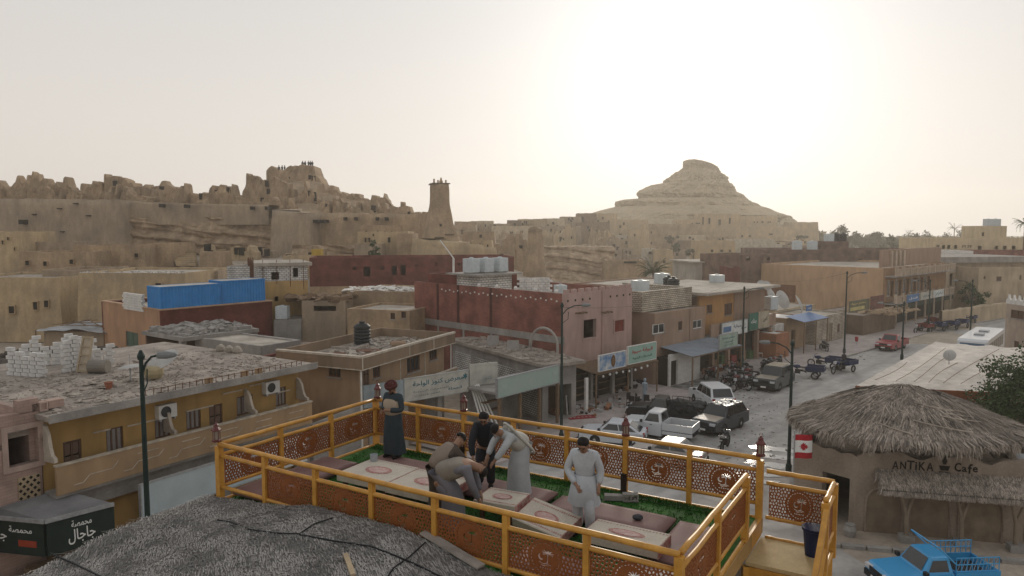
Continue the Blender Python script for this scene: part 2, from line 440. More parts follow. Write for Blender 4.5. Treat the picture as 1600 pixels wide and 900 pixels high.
def interp(pts, x):
    if x <= pts[0][0]: return pts[0][1]
    for a, b in zip(pts, pts[1:]):
        if x <= b[0]: return a[1] + (b[1] - a[1]) * (x - a[0]) / max(1e-6, b[0] - a[0])
    return pts[-1][1]
def jag_wall(name, prof, Y, base, thick, label, m=None, seed=0, jag=.5, amp=.5, step=.24, depth_slope=0., cat='ruin', group=None, holes=0, k=1.0, rows=14):
    """ruined mud wall: its broken top follows (pixel x, pixel y) seen at distance Y; real width, height and thickness"""
    rn = random.Random(seed)
    x0, x1 = AT(prof[0][0], 300, Y).x, AT(prof[-1][0], 300, Y).x
    n = max(4, int((x1 - x0) / step)); pr = [(AT(a, 300, Y).x, ZAT(b, Y)) for a, b in prof]
    tops = []
    cur = 0
    for i in range(n + 1):
        x = x0 + (x1 - x0) * i / n
        if i % rn.choice((2, 3, 4)) == 0: cur = -abs(rn.gauss(0, jag * 3.2)) + jag * .8 + (rn.uniform(.5, 1.6) if rn.random() < .09 else 0)
        tops.append(max(base + .6, base + (interp(pr, x) - base) * k + cur))
    m_ = MB(); W = n + 1
    rowz = [i / rows for i in range(rows + 1)]
    def disp(x, y, z): return noise.noise_vector(Vector((x * .35 + seed, y * .35, z * .35))) * amp + noise.noise_vector(Vector((x * 1.1 + seed, y, z * 1.1))) * amp * .55 + noise.noise_vector(Vector((x * 2.6 + seed, y * 2.6, z * 2.6))) * amp * .3
    for side in (0, 1):
        for r in rowz:
            for i in range(W):
                x = x0 + (x1 - x0) * i / n; z = base + (tops[i] - base) * r
                yy = Y + depth_slope * (x - x0) + (thick if side else 0) + (1 - r) * (-.10 if side == 0 else .10) * (tops[i] - base) * 1.2
                d = disp(x, yy, z); d.y += .75 * noise.noise(Vector((x * 1.1 + seed, 0, z * .22))) * (1 if side == 0 else -1) * min(1, amp * 2.5) * r
                m_.v.append((x + d.x * .6, yy + d.y, z + d.z * (.3 if r else 0)))
    R = rows + 1
    for s_ in (0, 1):
        o_ = s_ * R * W
        for r in range(rows):
            for i in range(n):
                q = (o_ + r * W + i, o_ + r * W + i + 1, o_ + (r + 1) * W + i + 1, o_ + (r + 1) * W + i)
                m_.f.append(q if s_ == 0 else q[::-1])
    for i in range(n): m_.f.append((rows * W + i, rows * W + i + 1, R * W + rows * W + i + 1, R * W + rows * W + i))
    for r in range(rows):
        for i, fl in ((0, 1), (n, 0)):
            q = (r * W + i, (r + 1) * W + i, R * W + (r + 1) * W + i, R * W + r * W + i); m_.f.append(q if fl else q[::-1])
    m_.mi = [0] * len(m_.f)
    root = thing(name, label, cat, (0, 0, 0), 0, group)
    m_.build('wall', m or M_mud, root)
    for h in range(int(holes * 2.2)):
        x = rn.uniform(x0 + 1, x1 - 1); z = base + rn.uniform(.3, .8) * (interp(pr, x) * k + base * (1 - k) - base)
        yy = Y + depth_slope * (x - x0) - .3
        opening(root, x, yy + .25, z, rn.uniform(.4, 1.0), rn.uniform(.6, 1.5))
    return root
def opening(root, x, y, z, w, h):
    """small window hole: a near-black box with the inner shade put into its colour"""
    MB().box(x - w / 2, x + w / 2, y - .35, y + .3, z, z + h).build('window', M_dark, root)

def mud_house(px0, px1, ptop, pbase, Y, depth, label, m=None, wins=(), group=None, taper=.06, skew=0., name='mud_house', seed=0, roofm=None, parapet=.35, cat='house'):
    """flat roofed mud house seen between pixel columns px0..px1; ptop / pbase rows of roof edge and ground, at forward distance Y"""
    a, b = AT(px0, pbase, Y), AT(px1, pbase, Y); z1 = ZAT(ptop, Y); z0 = min(ZAT(pbase, Y), terrain((a.x + b.x) / 2, Y + depth / 2)) - .6
    w = b.x - a.x; h = z1 - z0
    root = thing(name, label, cat, (a.x, Y, z0), skew, group)
    t = min(taper * h, w * .12); rn = random.Random(seed + int(px0))
    p0 = [(0, 0), (w, 0), (w, depth), (0, depth)]; tp = [(t, t), (w - t, t), (w - t, depth - t), (t, depth - t)]
    # battered walls with slightly wavy faces
    me = MB(); nx, nz = max(3, int(w / 1.2)), max(3, int(h / 1.2))
    ring0 = [Vector(p0[i]).lerp(Vector(p0[(i + 1) % 4]), k / nx) for i in range(4) for k in range(nx)]
    ring1 = [Vector(tp[i]).lerp(Vector(tp[(i + 1) % 4]), k / nx) for i in range(4) for k in range(nx)]
    n = 4 * nx
    for r in range(nz + 1):
        for i in range(n):
            p = ring0[i].lerp(ring1[i], r / nz); z = h * r / nz
            d = noise.noise_vector(Vector((p.x * .5 + px0, p.y * .5, z * .5))) * .12
            me.v.append((p.x + d.x, p.y + d.y, z + (d.z * 1.2 if r == nz else 0)))
    for r in range(nz):
        for i in range(n):
            q = (i + 1) % n; me.f.append((r * n + i, r * n + q, (r + 1) * n + q, (r + 1) * n + i))
    # parapet: inner ring and sunken roof
    base = nz * n; i0 = len(me.v)
    for i in range(n):
        x, y, z = me.v[base + i]; c = Vector((w / 2, depth / 2)); d = (c - Vector((x, y))); d.normalize(); me.v.append((x + d.x * .45, y + d.y * .45, z))
    i1 = len(me.v)
    for i in range(n): x, y, z = me.v[i0 + i]; me.v.append((x, y, h - parapet))
    for i in range(n):
        q = (i + 1) % n; me.f.append((base + i, base + q, i0 + q, i0 + i)); me.f.append((i0 + i, i0 + q, i1 + q, i1 + i))
    me.f.append(tuple(i1 + i for i in range(n))); me.mi = [0] * len(me.f)
    me.build('wall', m or M_mud, root)
    if roofm: MB().box(t + .6, w - t - .6, t + .6, depth - t - .6, h - parapet, h - parapet + .08).build('roof', roofm, root)
    for (qx, qy, qw, qh) in wins:     # pixel centre, pixel size
        c = AT(qx, qy, Y); s = Y / FPX; yy = t * ((c.z - z0) / h)
        lx, lz = c.x - a.x, c.z - z0
        fr = MB().wall((lx - qw * s * .62, yy - .24), (lx + qw * s * .62, yy - .24), lz - qh * s * .62, lz + qh * s * .62, .3, [(qw * s * .12, qw * s * 1.12, lz - qh * s / 2, lz + qh * s / 2)])
        wn = fr.build('window', m or M_mud, root)
        MB().quad((lx - qw * s / 2, yy - .13, lz - qh * s / 2), (lx + qw * s / 2, yy - .13, lz - qh * s / 2), (lx + qw * s / 2, yy - .13, lz + qh * s / 2), (lx - qw * s / 2, yy - .13, lz + qh * s / 2)).build('painted_recess', M_dark, wn)  # dark sheet just proud of the wall, painting the shade of a recess
    return root

# ---- the fortress hill behind the rampart: a rubble plateau with a mound
def fort_h(x, y):
    z = 16.2 - 6 * sst(-34, -12, x)
    z += 8.5 * math.exp(-(((x + 50) / 13) ** 2 + ((y - 172) / 11) ** 2))
    z += 3.0 * math.exp(-(((x + 32) / 12) ** 2 + ((y - 168) / 10) ** 2))
    z += 1.2 * noise.noise(Vector((x * .12, y * .12, 1))) + .6 * noise.noise(Vector((x * .4, y * .4, 4)))
    e = sst(141, 147, y) * (1 - sst(195, 225, y)) * (1 - sst(-14, -6, x))
    return terrain(x, y) * (1 - e) + z * e - .3
struct('fortress_hill', grid_sheet(-150, -4, 141, 226, 110, 64, fort_h), M_mud, smooth=True)
RUIN = 'broken mud walls of the old fortress'
jag_wall('mud_ruin', [(-60, 285), (-20, 280), (0, 281), (7, 282), (9, 295), (15, 295), (22, 285), (26, 281), (27, 272), (30, 273), (32, 281), (44, 280), (50, 277), (54, 280), (56, 287), (60, 282), (66, 281), (68, 274), (75, 274), (77, 281), (83, 288), (84, 282), (90, 285), (99, 290), (100, 276), (107, 277), (109, 290), (119, 296), (129, 299)], 150, 15, 2.2, 'jagged mud ruins with thin spikes above the plain end of the rampart', seed=3, jag=.22, amp=.35, holes=3, group=RUIN)
jag_wall('mud_ruin', [(-40, 292), (20, 296), (60, 292), (100, 297), (130, 300)], 146, 15, 1.5, 'low crumbled wall in front of the spiky mud ruins', seed=9, jag=.5, amp=.4, holes=2, group=RUIN)
jag_wall('mud_ruin', [(127, 288), (131, 286), (134, 290), (138, 284), (150, 283), (160, 285), (162, 280), (164, 269), (168, 272), (174, 274), (184, 274), (194, 278), (205, 285), (215, 289), (222, 288), (228, 285), (232, 290), (240, 292), (250, 291), (252, 284), (258, 283), (259, 277), (263, 281), (268, 283), (269, 291), (272, 288), (278, 293), (286, 291), (290, 296), (292, 308)], 151, 15, 3.0, 'tall broken mud walls with a horn at one end, above the rampart corner', seed=12, jag=.2, amp=.4, holes=4, group=RUIN)
jag_wall('mud_ruin', [(165, 297), (178, 288), (196, 289), (206, 302), (216, 300), (232, 305)], 147, 15, 2.0, 'rounded mud stump in front of the horned ruin', seed=21, jag=.3, amp=.5, group=RUIN)
jag_wall('mud_ruin', [(294, 306), (302, 301), (305, 299), (312, 302), (325, 300), (328, 292), (334, 288), (345, 289), (354, 290), (356, 287), (360, 296), (367, 304), (378, 307)], 152, 15, 3.0, 'lone broken mud house standing between the two larger ruins', seed=5, jag=.2, amp=.4, holes=2, group=RUIN)
jag_wall('mud_ruin', [(372, 305), (380, 298), (384, 285), (385, 270), (388, 270), (391, 275), (400, 274), (401, 271), (404, 281), (408, 282), (411, 275), (419, 271), (426, 272), (434, 280), (450, 285)], 160, 15, 3.0, 'two pronged mud ruin on the shoulder of the fortress summit', seed=6, jag=.2, amp=.4, holes=3, group=RUIN)
jag_wall('summit_citadel', [(418, 274), (423, 268), (424, 259), (430, 260), (433, 265), (446, 264), (452, 260), (458, 256), (466, 257), (475, 255), (480, 258), (491, 258), (494, 273), (499, 276), (505, 288)], 172, 16, 7.0, 'highest mud citadel of the fortress with tiny visitors on top', cat='ruin', seed=7, jag=.15, amp=.5, holes=5, rows=14)
jag_wall('mud_ruin', [(440, 305), (452, 296), (470, 298), (480, 292), (492, 296), (500, 312)], 161, 15, 3.0, 'mud terrace with dark doorways under the fortress citadel', seed=17, jag=.3, amp=.5, holes=5, group=RUIN)
jag_wall('mud_ruin', [(495, 288), (504, 287), (513, 290), (524, 291), (530, 295), (540, 301), (546, 304), (553, 300), (565, 303), (572, 307), (585, 306), (589, 303), (592, 309), (597, 307), (606, 316), (614, 319), (618, 323)], 166, 12, 5.0, 'stepped mud ruins going down from the citadel', seed=8, jag=.25, amp=.5, holes=5, group=RUIN, rows=12)
jag_wall('mud_ruin', [(500, 310), (530, 306), (560, 318), (590, 315), (612, 326), (640, 328)], 158, 12, 3.0, 'lower crumbling wall under the descending mud ruins', seed=18, jag=.5, amp=.5, holes=5, group=RUIN)
jag_wall('mud_ruin', [(605, 324), (611, 320), (616, 323), (626, 323), (632, 321), (641, 323), (642, 331), (646, 331), (660, 330), (678, 331)], 152, 8, 4.0, 'last square mud stump of the fortress beside the minaret', seed=19, jag=.08, amp=.2, holes=2, group=RUIN)
for k, (a, b, c, d) in enumerate([(380, 420, 312, 318), (415, 460, 308, 319), (505, 560, 322, 326)]):
    jag_wall('mud_ruin', [(a, d), (a + 8, c), ((a + b) / 2, c + 3), (b - 6, c + 1), (b, d)], 149 + k * 2, 14.5, 2.2, ['low mud stump on the rampart edge under the pronged ruin', 'low broken mud wall on the rampart edge below the citadel', 'long low mud wall on the ledge beneath the descending ruins'][k], seed=30 + k, jag=.4, amp=.5, group=RUIN)
# tiny visitors on the citadel (a few pixels each)
M_fig = mat('dark_clothes', (.05, .05, .06), var=.1)
def far_person(px, py, Y, k, label, group, m=None, face=0):
    p = AT(px, py, Y)
    b = MB().lathe([(.10, 0), (.17, .06), (.18, .5), (.15, .85), (.2, 1.1), (.23, 1.35), (.2, 1.42), (.07, 1.47), (.065, 1.52), (.1, 1.56), (.12, 1.65), (.1, 1.74), (.04, 1.78)], 8)
    b.tube([(-.23, 0, 1.38), (-.28, .03, 1.1), (-.22, -.12, .85)], [.07, .06, .05], 6); b.tube([(.23, 0, 1.38), (.28, .03, 1.1), (.24, -.1, .82)], [.07, .06, .05], 6)
    o = b.build('person', m or M_fig, None); o.location = (p.x, p.y, p.z); o.rotation_euler = (0, 0, face)
    return tag(o, label, 'person', group)
for k, px in enumerate((436, 441, 445, 473, 477, 482, 485, 488)):
    far_person(px, 270 if k < 3 else 263, 174, k, 'tiny dark figure of a visitor standing on the fortress citadel', 'visitors on the fortress summit', face=k)

# ---- rampart and rock under it
def plaster_wall(name, corners, z0, prof, m, label, cat='wall', seed=0, amp=.18, batter=.09, group=None, thick=5., step=1.0):
    """smooth battered mud wall along a 2-d polyline, top heights given per corner"""
    me = MB(); P = []
    for i in range(len(corners) - 1):
        a, b = Vector(corners[i]), Vector(corners[i + 1]); n = max(2, int((b - a).length / step))
        for k in range(n + (i == len(corners) - 2)): P.append((a.lerp(b, k / n), prof[i] + (prof[i + 1] - prof[i]) * k / n, (b - a).normalized()))
    rows = 10; W = len(P)
    for r in range(rows + 1):
        for p, zt, d in P:
            nrm = Vector((d.y, -d.x)); z = z0 + (zt - z0) * r / rows
            q = p + nrm * batter * (zt - z); nn = noise.noise(Vector((q.x * .25 + seed, q.y * .25, z * .3))) * amp + noise.noise(Vector((q.x * .9, q.y * .9, z * .9 + seed))) * amp * .5
            q = q + nrm * nn; me.v.append((q.x, q.y, z + (noise.noise(Vector((q.x * .6, q.y * .6, seed))) * amp * 1.2 if r == rows else 0)))
    for p, zt, d in P:
        nrm = Vector((d.y, -d.x)); q = p - nrm * thick; me.v.append((q.x, q.y, zt + noise.noise(Vector((q.x, q.y, 2))) * .3))
    for p, zt, d in P:
        nrm = Vector((d.y, -d.x)); q = p - nrm * thick; me.v.append((q.x, q.y, z0))
    for r in range(rows + 2):
        for i in range(W - 1): me.f.append((r * W + i, r * W + i + 1, (r + 1) * W + i + 1, (r + 1) * W + i))
    me.mi = [0] * len(me.f)
    root = thing(name, label, cat, (0, 0, 0), 0, group); me.build('wall', m, root, smooth=True)
    return root
Yr = 138
xr = AT(186, 320, Yr).x
rp = plaster_wall('mud_rampart', [(-135, Yr - 2), (AT(60, 320, Yr).x, Yr - .5), (xr, Yr), (xr + 1.5, Yr + 6)], 5, [ZAT(312, Yr), ZAT(311, Yr), ZAT(312, Yr), ZAT(314, Yr + 5)], M_mudg, 'tall smooth mud rampart with one small square hole', seed=2)
c = AT(39, 347, Yr - 1.2); MB().box(c.x - .42, c.x + .42, c.y - 1.2, c.y + .9, c.z - .42, c.z + .42).build('window', M_dark, rp)
for (qx, qy) in ((93, 326), (138, 337), (98, 362), (118, 318), (54, 335)):
    c = AT(qx, qy, Yr - .9); MB().box(c.x - .3, c.x + .3, c.y - .4, c.y + .9, c.z - .1, c.z + .1).build('beam_hole', M_dark, rp)
def rock_face(name, px0, px1, Y, ztop, zbot, label, seed=0, depth=4., lean=.5):
    x0, x1 = AT(px0, 350, Y).x, AT(px1, 350, Y).x; n = int((x1 - x0) / .35); rows = 40; me = MB()
    for r in range(rows + 1):
        z = zbot + (ztop - zbot) * r / rows
        for i in range(n + 1):
            x = x0 + (x1 - x0) * i / n
            tilt = z + .12 * x + .9 * noise.noise(Vector((x * .08, seed, 0)))
            st = math.sin(tilt * 2.6 + 2.2 * noise.noise(Vector((x * .15, tilt * .3, seed)))) * .42 + math.sin(tilt * 7.1 + seed) * .13
            big = noise.noise(Vector((x * .13 + seed, z * .2, 3))) * 1.7 + noise.noise(Vector((x * .5, z * .9, seed))) * .45 + noise.noise(Vector((x * 1.5, z * 2.5, seed))) * .16
            y = Y - (1 - r / rows) ** 1.3 * depth * lean + st + big
            me.v.append((x, y, z + .2 * noise.noise(Vector((x, z, 9)))))
    W = n + 1
    for r in range(rows):
        for i in range(n): me.f.append((r * W + i, r * W + i + 1, (r + 1) * W + i + 1, (r + 1) * W + i))
    j = len(me.v)
    for i in range(W): x, y, z = me.v[rows * W + i]; me.v.append((x, Y + 6, z))
    for i in range(n): me.f.append((rows * W + i, rows * W + i + 1, j + i + 1, j + i))
    me.mi = [0] * len(me.f)
    return tag(me.build(name, M_rock, None), None, None, None, 'structure')
rock_face('cliff', 180, 452, 141, ZAT(340, 141), 6.5, '', seed=4)
uw = plaster_wall('upper_rampart', [(xr + .8, Yr + 2.5), (AT(300, 330, 141).x, 141), (AT(420, 330, 140).x, 140)], ZAT(351, 140), [ZAT(315, 141), ZAT(318, 141), ZAT(320, 140)], M_mudg, 'mud rampart band crowning the rock cliff', seed=5, batter=.02)
for (qx, qy) in ((252, 321), (291, 322), (394, 325), (417, 325)):
    c = AT(qx, qy, 139.3); MB().box(c.x - .25, c.x + .25, c.y - .5, c.y + 1.2, c.z - .35, c.z + .3).build('window', M_dark, uw)
rb = plaster_wall('mud_bastion', [(AT(418, 350, 139).x, 144), (AT(424, 350, 136).x, 136.5), (AT(480, 350, 134).x, 134), (AT(497, 350, 136).x, 138)], 6, [ZAT(326, 140), ZAT(328, 136), ZAT(333, 134), ZAT(334, 137)], M_mudg, 'broad rounded grey mud bastion beside the rock cliff', seed=11)
wb = plaster_wall('fortress_wall', [(AT(476, 350, 137).x, 138.5), (AT(540, 350, 137).x, 137), (AT(575, 350, 136).x, 136), (AT(612, 350, 138).x, 138), (AT(650, 350, 139).x, 139.5)], 6, [ZAT(333, 137), ZAT(333, 137), ZAT(334, 136), ZAT(334, 138), ZAT(334, 139)], M_mud, 'long patched mud wall with a row of small vents under the ruins', seed=13)
for qx in (484, 491, 496, 504, 510, 540, 557, 590, 604):
    c = AT(qx, 346 if qx < 520 else 342, 136.3); MB().box(c.x - .22, c.x + .22, c.y - .9, c.y + 1.2, c.z - .3, c.z + .3).build('window', M_dark, wb)
rock_face('cliff', 455, 700, 133, ZAT(383, 133), 5, '', seed=14, depth=5, lean=.8)

# ---- houses and walls clinging to the hill below the fortress
mud_house(556, 640, 362, 408, 128, 9, 'pale mud house with three dark doorways below the minaret', M_mud2, [(571, 375, 3, 7), (577, 375, 3, 7), (608, 375, 4, 8), (583, 367, 2, 4)], seed=1)
mud_house(560, 625, 352, 380, 134, 6, 'low mud house with a row of vents above the three doorways', M_mud, [(572, 362, 3, 3), (590, 362, 3, 3), (601, 362, 2, 2), (612, 362, 2, 2)], seed=2)
mud_house(552, 598, 381, 412, 124, 5, 'small plain mud yard wall below the pale mud house', M_mudg, seed=3)
mud_house(618, 648, 365, 412, 126, 8, 'plain squarish mud block at the foot of the minaret', M_mud, seed=4)
# minaret
def minaret():
    Y = 128; c = AT(687, 345, Y); zt, zb = ZAT(288, Y), ZAT(408, Y) - 4
    root = thing('minaret', 'tapering square mud minaret with a stick platform on top', 'tower', (c.x, Y, zb), .35)
    s = Y / FPX; h = zt - zb
    prof = [(0, 62), (.3, 44), (.46, 31), (.6, 23.5), (.8, 18), (1, 15)]
    me = MB(); n = 7; rows = 26
    for r in range(rows + 1):
        t = r / rows; hw = interp(prof, t) * s * .86
        ring = []
        for i in range(4):
            a = [(-1, -1), (1, -1), (1, 1), (-1, 1)][i]; b = [(1, -1), (1, 1), (-1, 1), (-1, -1)][i]
            for k in range(n): ring.append((a[0] + (b[0] - a[0]) * k / n, a[1] + (b[1] - a[1]) * k / n))
        for x, y in ring:
            q = Vector((x * hw, y * hw, t * h)); d = noise.noise_vector(q * .35 + Vector((7, 0, 0))) * .22
            rr = (abs(x) ** 4 + abs(y) ** 4) ** .25; me.v.append((q.x / max(rr, .85) + d.x, q.y / max(rr, .85) + d.y, q.z))
    W = 4 * n
    for r in range(rows):
        for i in range(W): me.f.append((r * W + i, r * W + (i + 1) % W, (r + 1) * W + (i + 1) % W, (r + 1) * W + i))
    me.f.append(tuple(rows * W + i for i in range(W))); me.mi = [0] * len(me.f)
    me.build('shaft', M_mud, root, smooth=True)
    w = 13.5 * s
    MB().box(-w * .98, w * .98, -w * .98, w * .98, h, h + .18).build('platform', mat('old_sticks', (.16, .12, .08)), root)
    for i in range(9):
        a = random.Random(i); y = -w + 2 * w * i / 8
        MB().tube([(-w * 1.06, y, h - .05), (w * 1.06, y + a.uniform(-.2, .2), h + a.uniform(-.02, .1))], .06, 5).build('stick', MATS['old_sticks'], root)
    MB().lathe([(.3, 0), (.35, .3), (.2, .6), (.1, 1.0)], 8, (.3, 0, h + .18)).build('finial', M_mud, root)
    for x, hh in ((-1.1, .7), (1.0, .55), (-.4, .5)): MB().cbox((x, -.6, h + .18 + hh / 2), .25, .25, hh).build('parapet_stub', M_mud, root)
    for (u, t, w2, h2) in ((-.5, .22, .5, .6), (.25, .38, .4, .5), (-.2, .58, .3, .4), (.1, .12, .45, .5)):
        hw = interp(prof, t) * s * .86; MB().box(u * hw - w2 / 2, u * hw + w2 / 2, -hw - .25, -hw + .9, t * h, t * h + h2).build('window', M_dark, root)
    for (u, t) in ((-.3, .47), (.35, .5)):
        hw = interp(prof, t) * s * .86; MB().tube([(u * hw - .8, -hw - .15, t * h), (u * hw + .8, -hw - .15, t * h)], .12, 6).build('beam', MATS['old_sticks'], root)
minaret()
plaster_wall('mud_yard_wall', [(AT(640, 390, 124).x, 127), (AT(655, 390, 122).x, 122), (AT(735, 390, 121).x, 121), (AT(775, 390, 124).x, 125)], 2, [ZAT(372, 126), ZAT(374, 122), ZAT(380, 121), ZAT(388, 124)], M_mud2, 'sloping pale mud wall skirting the foot of the minaret', seed=22, amp=.3)
mud_house(733, 772, 376, 402, 138, 8, 'pale leaning mud house on the slope right of the minaret', M_mud2, [(750, 383, 2, 5), (762, 384, 2, 4)], seed=5)
mud_house(720, 775, 362, 385, 165, 10, 'flat brown mud house with one window behind the pale leaning house', M_mud, [(751, 369, 4, 5)], seed=6)
jag_wall('mud_ruin', [(772, 372), (785, 371), (800, 366), (815, 370), (826, 374)], 160, 2, 6, 'roofless brown mud house near the eroded ruin tower', seed=41, jag=.3, amp=.3, holes=2, group=RUIN)
# eroded tower
def ruin_tower():
    Y = 148; c = AT(836, 380, Y); s = Y / FPX; zb = ZAT(412, Y) - 3; h = ZAT(356, Y) - zb
    root = thing('ruin_tower', 'eroded tapering mud tower with a darker crumbling cap', 'ruin', (c.x, Y, zb))
    me = MB(); rows, n = 16, 20
    for r in range(rows + 1):
        t = r / rows; hw = (19 - 9 * t + (1.5 if t > .9 else 0)) * s
        for i in range(n):
            a = 2 * PI * i / n; q = Vector((math.cos(a) * hw, math.sin(a) * hw * .8, t * h)); k = max(abs(math.cos(a)), abs(math.sin(a))); q.x /= k ** .6; q.y /= k ** .6
            d = noise.noise_vector(q * .5) * .4; me.v.append((q.x + d.x, q.y + d.y, q.z + (d.z * 1.5 if r == rows else 0)))
    for r in range(rows):
        for i in range(n): me.f.append((r * n + i, r * n + (i + 1) % n, (r + 1) * n + (i + 1) % n, (r + 1) * n + i))
    me.f.append(tuple(rows * n + i for i in range(n))); me.mi = [0] * len(me.f); me.build('shaft', M_mud, root)
    MB().cbox((0, -9.5 * s * .8, h - .55), 20 * s, .5, .5).build('cap', mat('dark_mud', (.24, .18, .13)), root)
ruin_tower()
rock_face('rubble_slope', 775, 960, 165, ZAT(385, 165), 0, '', seed=24, depth=9, lean=1.2)

# ---- stepped rock hill
def rock_hill():
    Y = 352; sil = [(250, 1074, 1086), (252, 1071, 1098), (256, 1071, 1110), (261, 1069, 1117), (265, 1066, 1122), (272, 1055, 1126), (279, 1043, 1134), (286, 1040, 1139), (289, 1020, 1141), (297, 1002, 1147), (304, 998, 1153), (311, 999, 1163), (312, 974, 1164), (315, 964, 1170), (323, 962, 1183), (327, 946, 1200), (333, 928, 1210), (338, 912, 1226), (347, 895, 1238), (356, 880, 1262), (372, 860, 1290), (392, 840, 1310)]
    sil.sort(reverse=True)
    me = MB(); n = 170; rows = []
    rn = random.Random(8)
    L_ = []
    for (ya, la, ra), (yb, lb, rb_) in zip(sil, sil[1:]):
        k = max(2, int((ya - yb) / 1.6))
        for i in range(k): t = i / k; L_.append((ya + (yb - ya) * t, la + (lb - la) * t, ra + (rb_ - ra) * t))
    L_.append(sil[-1]); 
    for j, (py, l, r) in enumerate(L_):
        z = ZAT(py, Y + 30); xl, xr_ = AT(l, py, Y + 30).x, AT(r, py, Y + 30).x; cx, hw = (xl + xr_) / 2, (xr_ - xl) / 2
        bed = 0
        for i in range(n):
            a = 2 * PI * i / n; ca, sa = math.cos(a), math.sin(a)
            nz = noise.noise(Vector((ca * 2.2, sa * 2.2, z * .05))) * .16 + noise.noise(Vector((ca * 7, sa * 7, z * .35))) * .05 + noise.noise(Vector((ca * 18, sa * 18, z * .8))) * .02
            zz = z + 1.6 * noise.noise(Vector((ca * 1.3, sa * 1.3, 2))) + ca * 1.2; bed = (.75 * math.tanh(2.5 * math.sin(zz * 1.25 + 2 * noise.noise(Vector((ca * 3, sa * 3, 5))))) + .3 * math.sin(zz * 4.1)) * (.35 + 1.1 * abs(noise.noise(Vector((ca * 5, sa * 5, z * .12))))) + 1.1 * noise.noise(Vector((ca * 9, sa * 9, z * .1))) + .9 * noise.noise(Vector((ca * 22, sa * 22, z * .7))) + .5 * noise.noise(Vector((ca * 40, sa * 40, z * 1.6)))
            rr = 1 + nz * (1 - abs(ca) ** 3) ; 
            me.v.append((cx + ca * hw * (1 + nz * .25) + bed * ca, Y + 30 + sa * (hw * .72 + 3) * rr + bed * sa, z))
    R = len(L_)
    for r in range(R - 1):
        for i in range(n): me.f.append((r * n + i, r * n + (i + 1) % n, (r + 1) * n + (i + 1) % n, (r + 1) * n + i))
    me.f.append(tuple((R - 1) * n + i for i in range(n))); me.mi = [0] * len(me.f)
    o = me.build('hill', mat('pale_layered_rock', (.37, .295, .195), rough=.97, var=.3, scale=.12, fine=.12, bump=.9, bscale=.6, tint=(.30, .235, .155)), None)
    tag(o, kind='structure')
rock_hill()

# ---- houses on the ridge, terraces of the hill and in the old village
FARV = 'small flat roofed mud houses of the far old village'
ridge = [(712, 742, 347, 250), (738, 768, 344, 258), (766, 796, 346, 252), (794, 812, 344, 262), (810, 838, 340, 270), (836, 852, 343, 262), (850, 880, 340, 268), (878, 906, 335, 282), (904, 930, 333, 292), (924, 962, 331, 305), (700, 740, 353, 235), (770, 830, 352, 240), (850, 905, 350, 252), (905, 950, 347, 270), (955, 1010, 341, 300)]
for i, (a, b, t, Y) in enumerate(ridge):
    rn = random.Random(i); wn = [(a + (b - a) * rn.uniform(.2, .8), t + rn.uniform(6, 16), 3, 4) for _ in range(3)]
    mud_house(a - 5, b + 6, t + (i * 7 % 5) * 1.1 - 1, t + 40, Y, 12, 'weathered mud house on the skyline ridge left of the rock hill', [M_mud, mat('straw_mud', (.54, .44, .31), var=.25), M_mudg, mat('umber_mud', (.24, .175, .12), var=.3), M_mud2][i % 5], wn, 'mud houses along the skyline ridge', seed=50 + i)
mud_house(1092, 1162, 334, 372, 322, 14, 'long pale temple-like mud house with four tall doors on the hill', M_mud2, [(1099, 345, 2, 12), (1109, 345, 3, 9), (1125, 347, 4, 8), (1141, 345, 3, 9)], seed=70)
mud_house(1148, 1218, 338, 372, 326, 12, 'pale mud house with five tiny square windows beside the long temple-like house', M_mud2, [(1179, 347, 2, 2), (1184, 347, 2, 2), (1192, 347, 3, 3), (1201, 347, 2, 2), (1204, 347, 2, 2)], seed=71)
mud_house(1055, 1100, 343, 372, 318, 10, 'mud house with a dark square loggia on the hill terrace', M_mud2, [(1091, 351, 7, 6), (1082, 350, 2, 3), (1080, 357, 2, 3), (1086, 357, 2, 3)], seed=72)
st = thing('stone_stair', 'straight pale stone stair climbing to the temple-like house', 'stair', AT(1128, 352, 320))
for k in range(14): MB().cbox((.55 * k, -k * .35, -.55 * k - .4), 2.0, 1.0, 1.0).build('step', M_mud2, st)
mud_house(985, 1035, 361, 392, 270, 10, 'tall mud house with a row of four dark windows under the hill', M_mud, [(1004, 363, 2, 3), (1013, 363, 2, 3), (1018, 363, 2, 3), (1009, 380, 2, 4), (1018, 380, 2, 4)], seed=73)
mud_house(990, 1100, 350, 372, 310, 10, 'long plain mud terrace wall under the rock hill', M_mud, seed=74)
mud_house(1090, 1250, 354, 372, 315, 10, 'long mud terrace wall with dark recesses below the temple-like house', M_mud2, [(1113, 370, 4, 3), (1160, 369, 3, 3), (1172, 369, 3, 3), (1205, 366, 6, 2)], seed=75)
mud_house(1235, 1281, 347, 385, 330, 12, 'plain blocky mud house on the right shoulder of the hill', M_mud2, seed=76)
rn = random.Random(77)
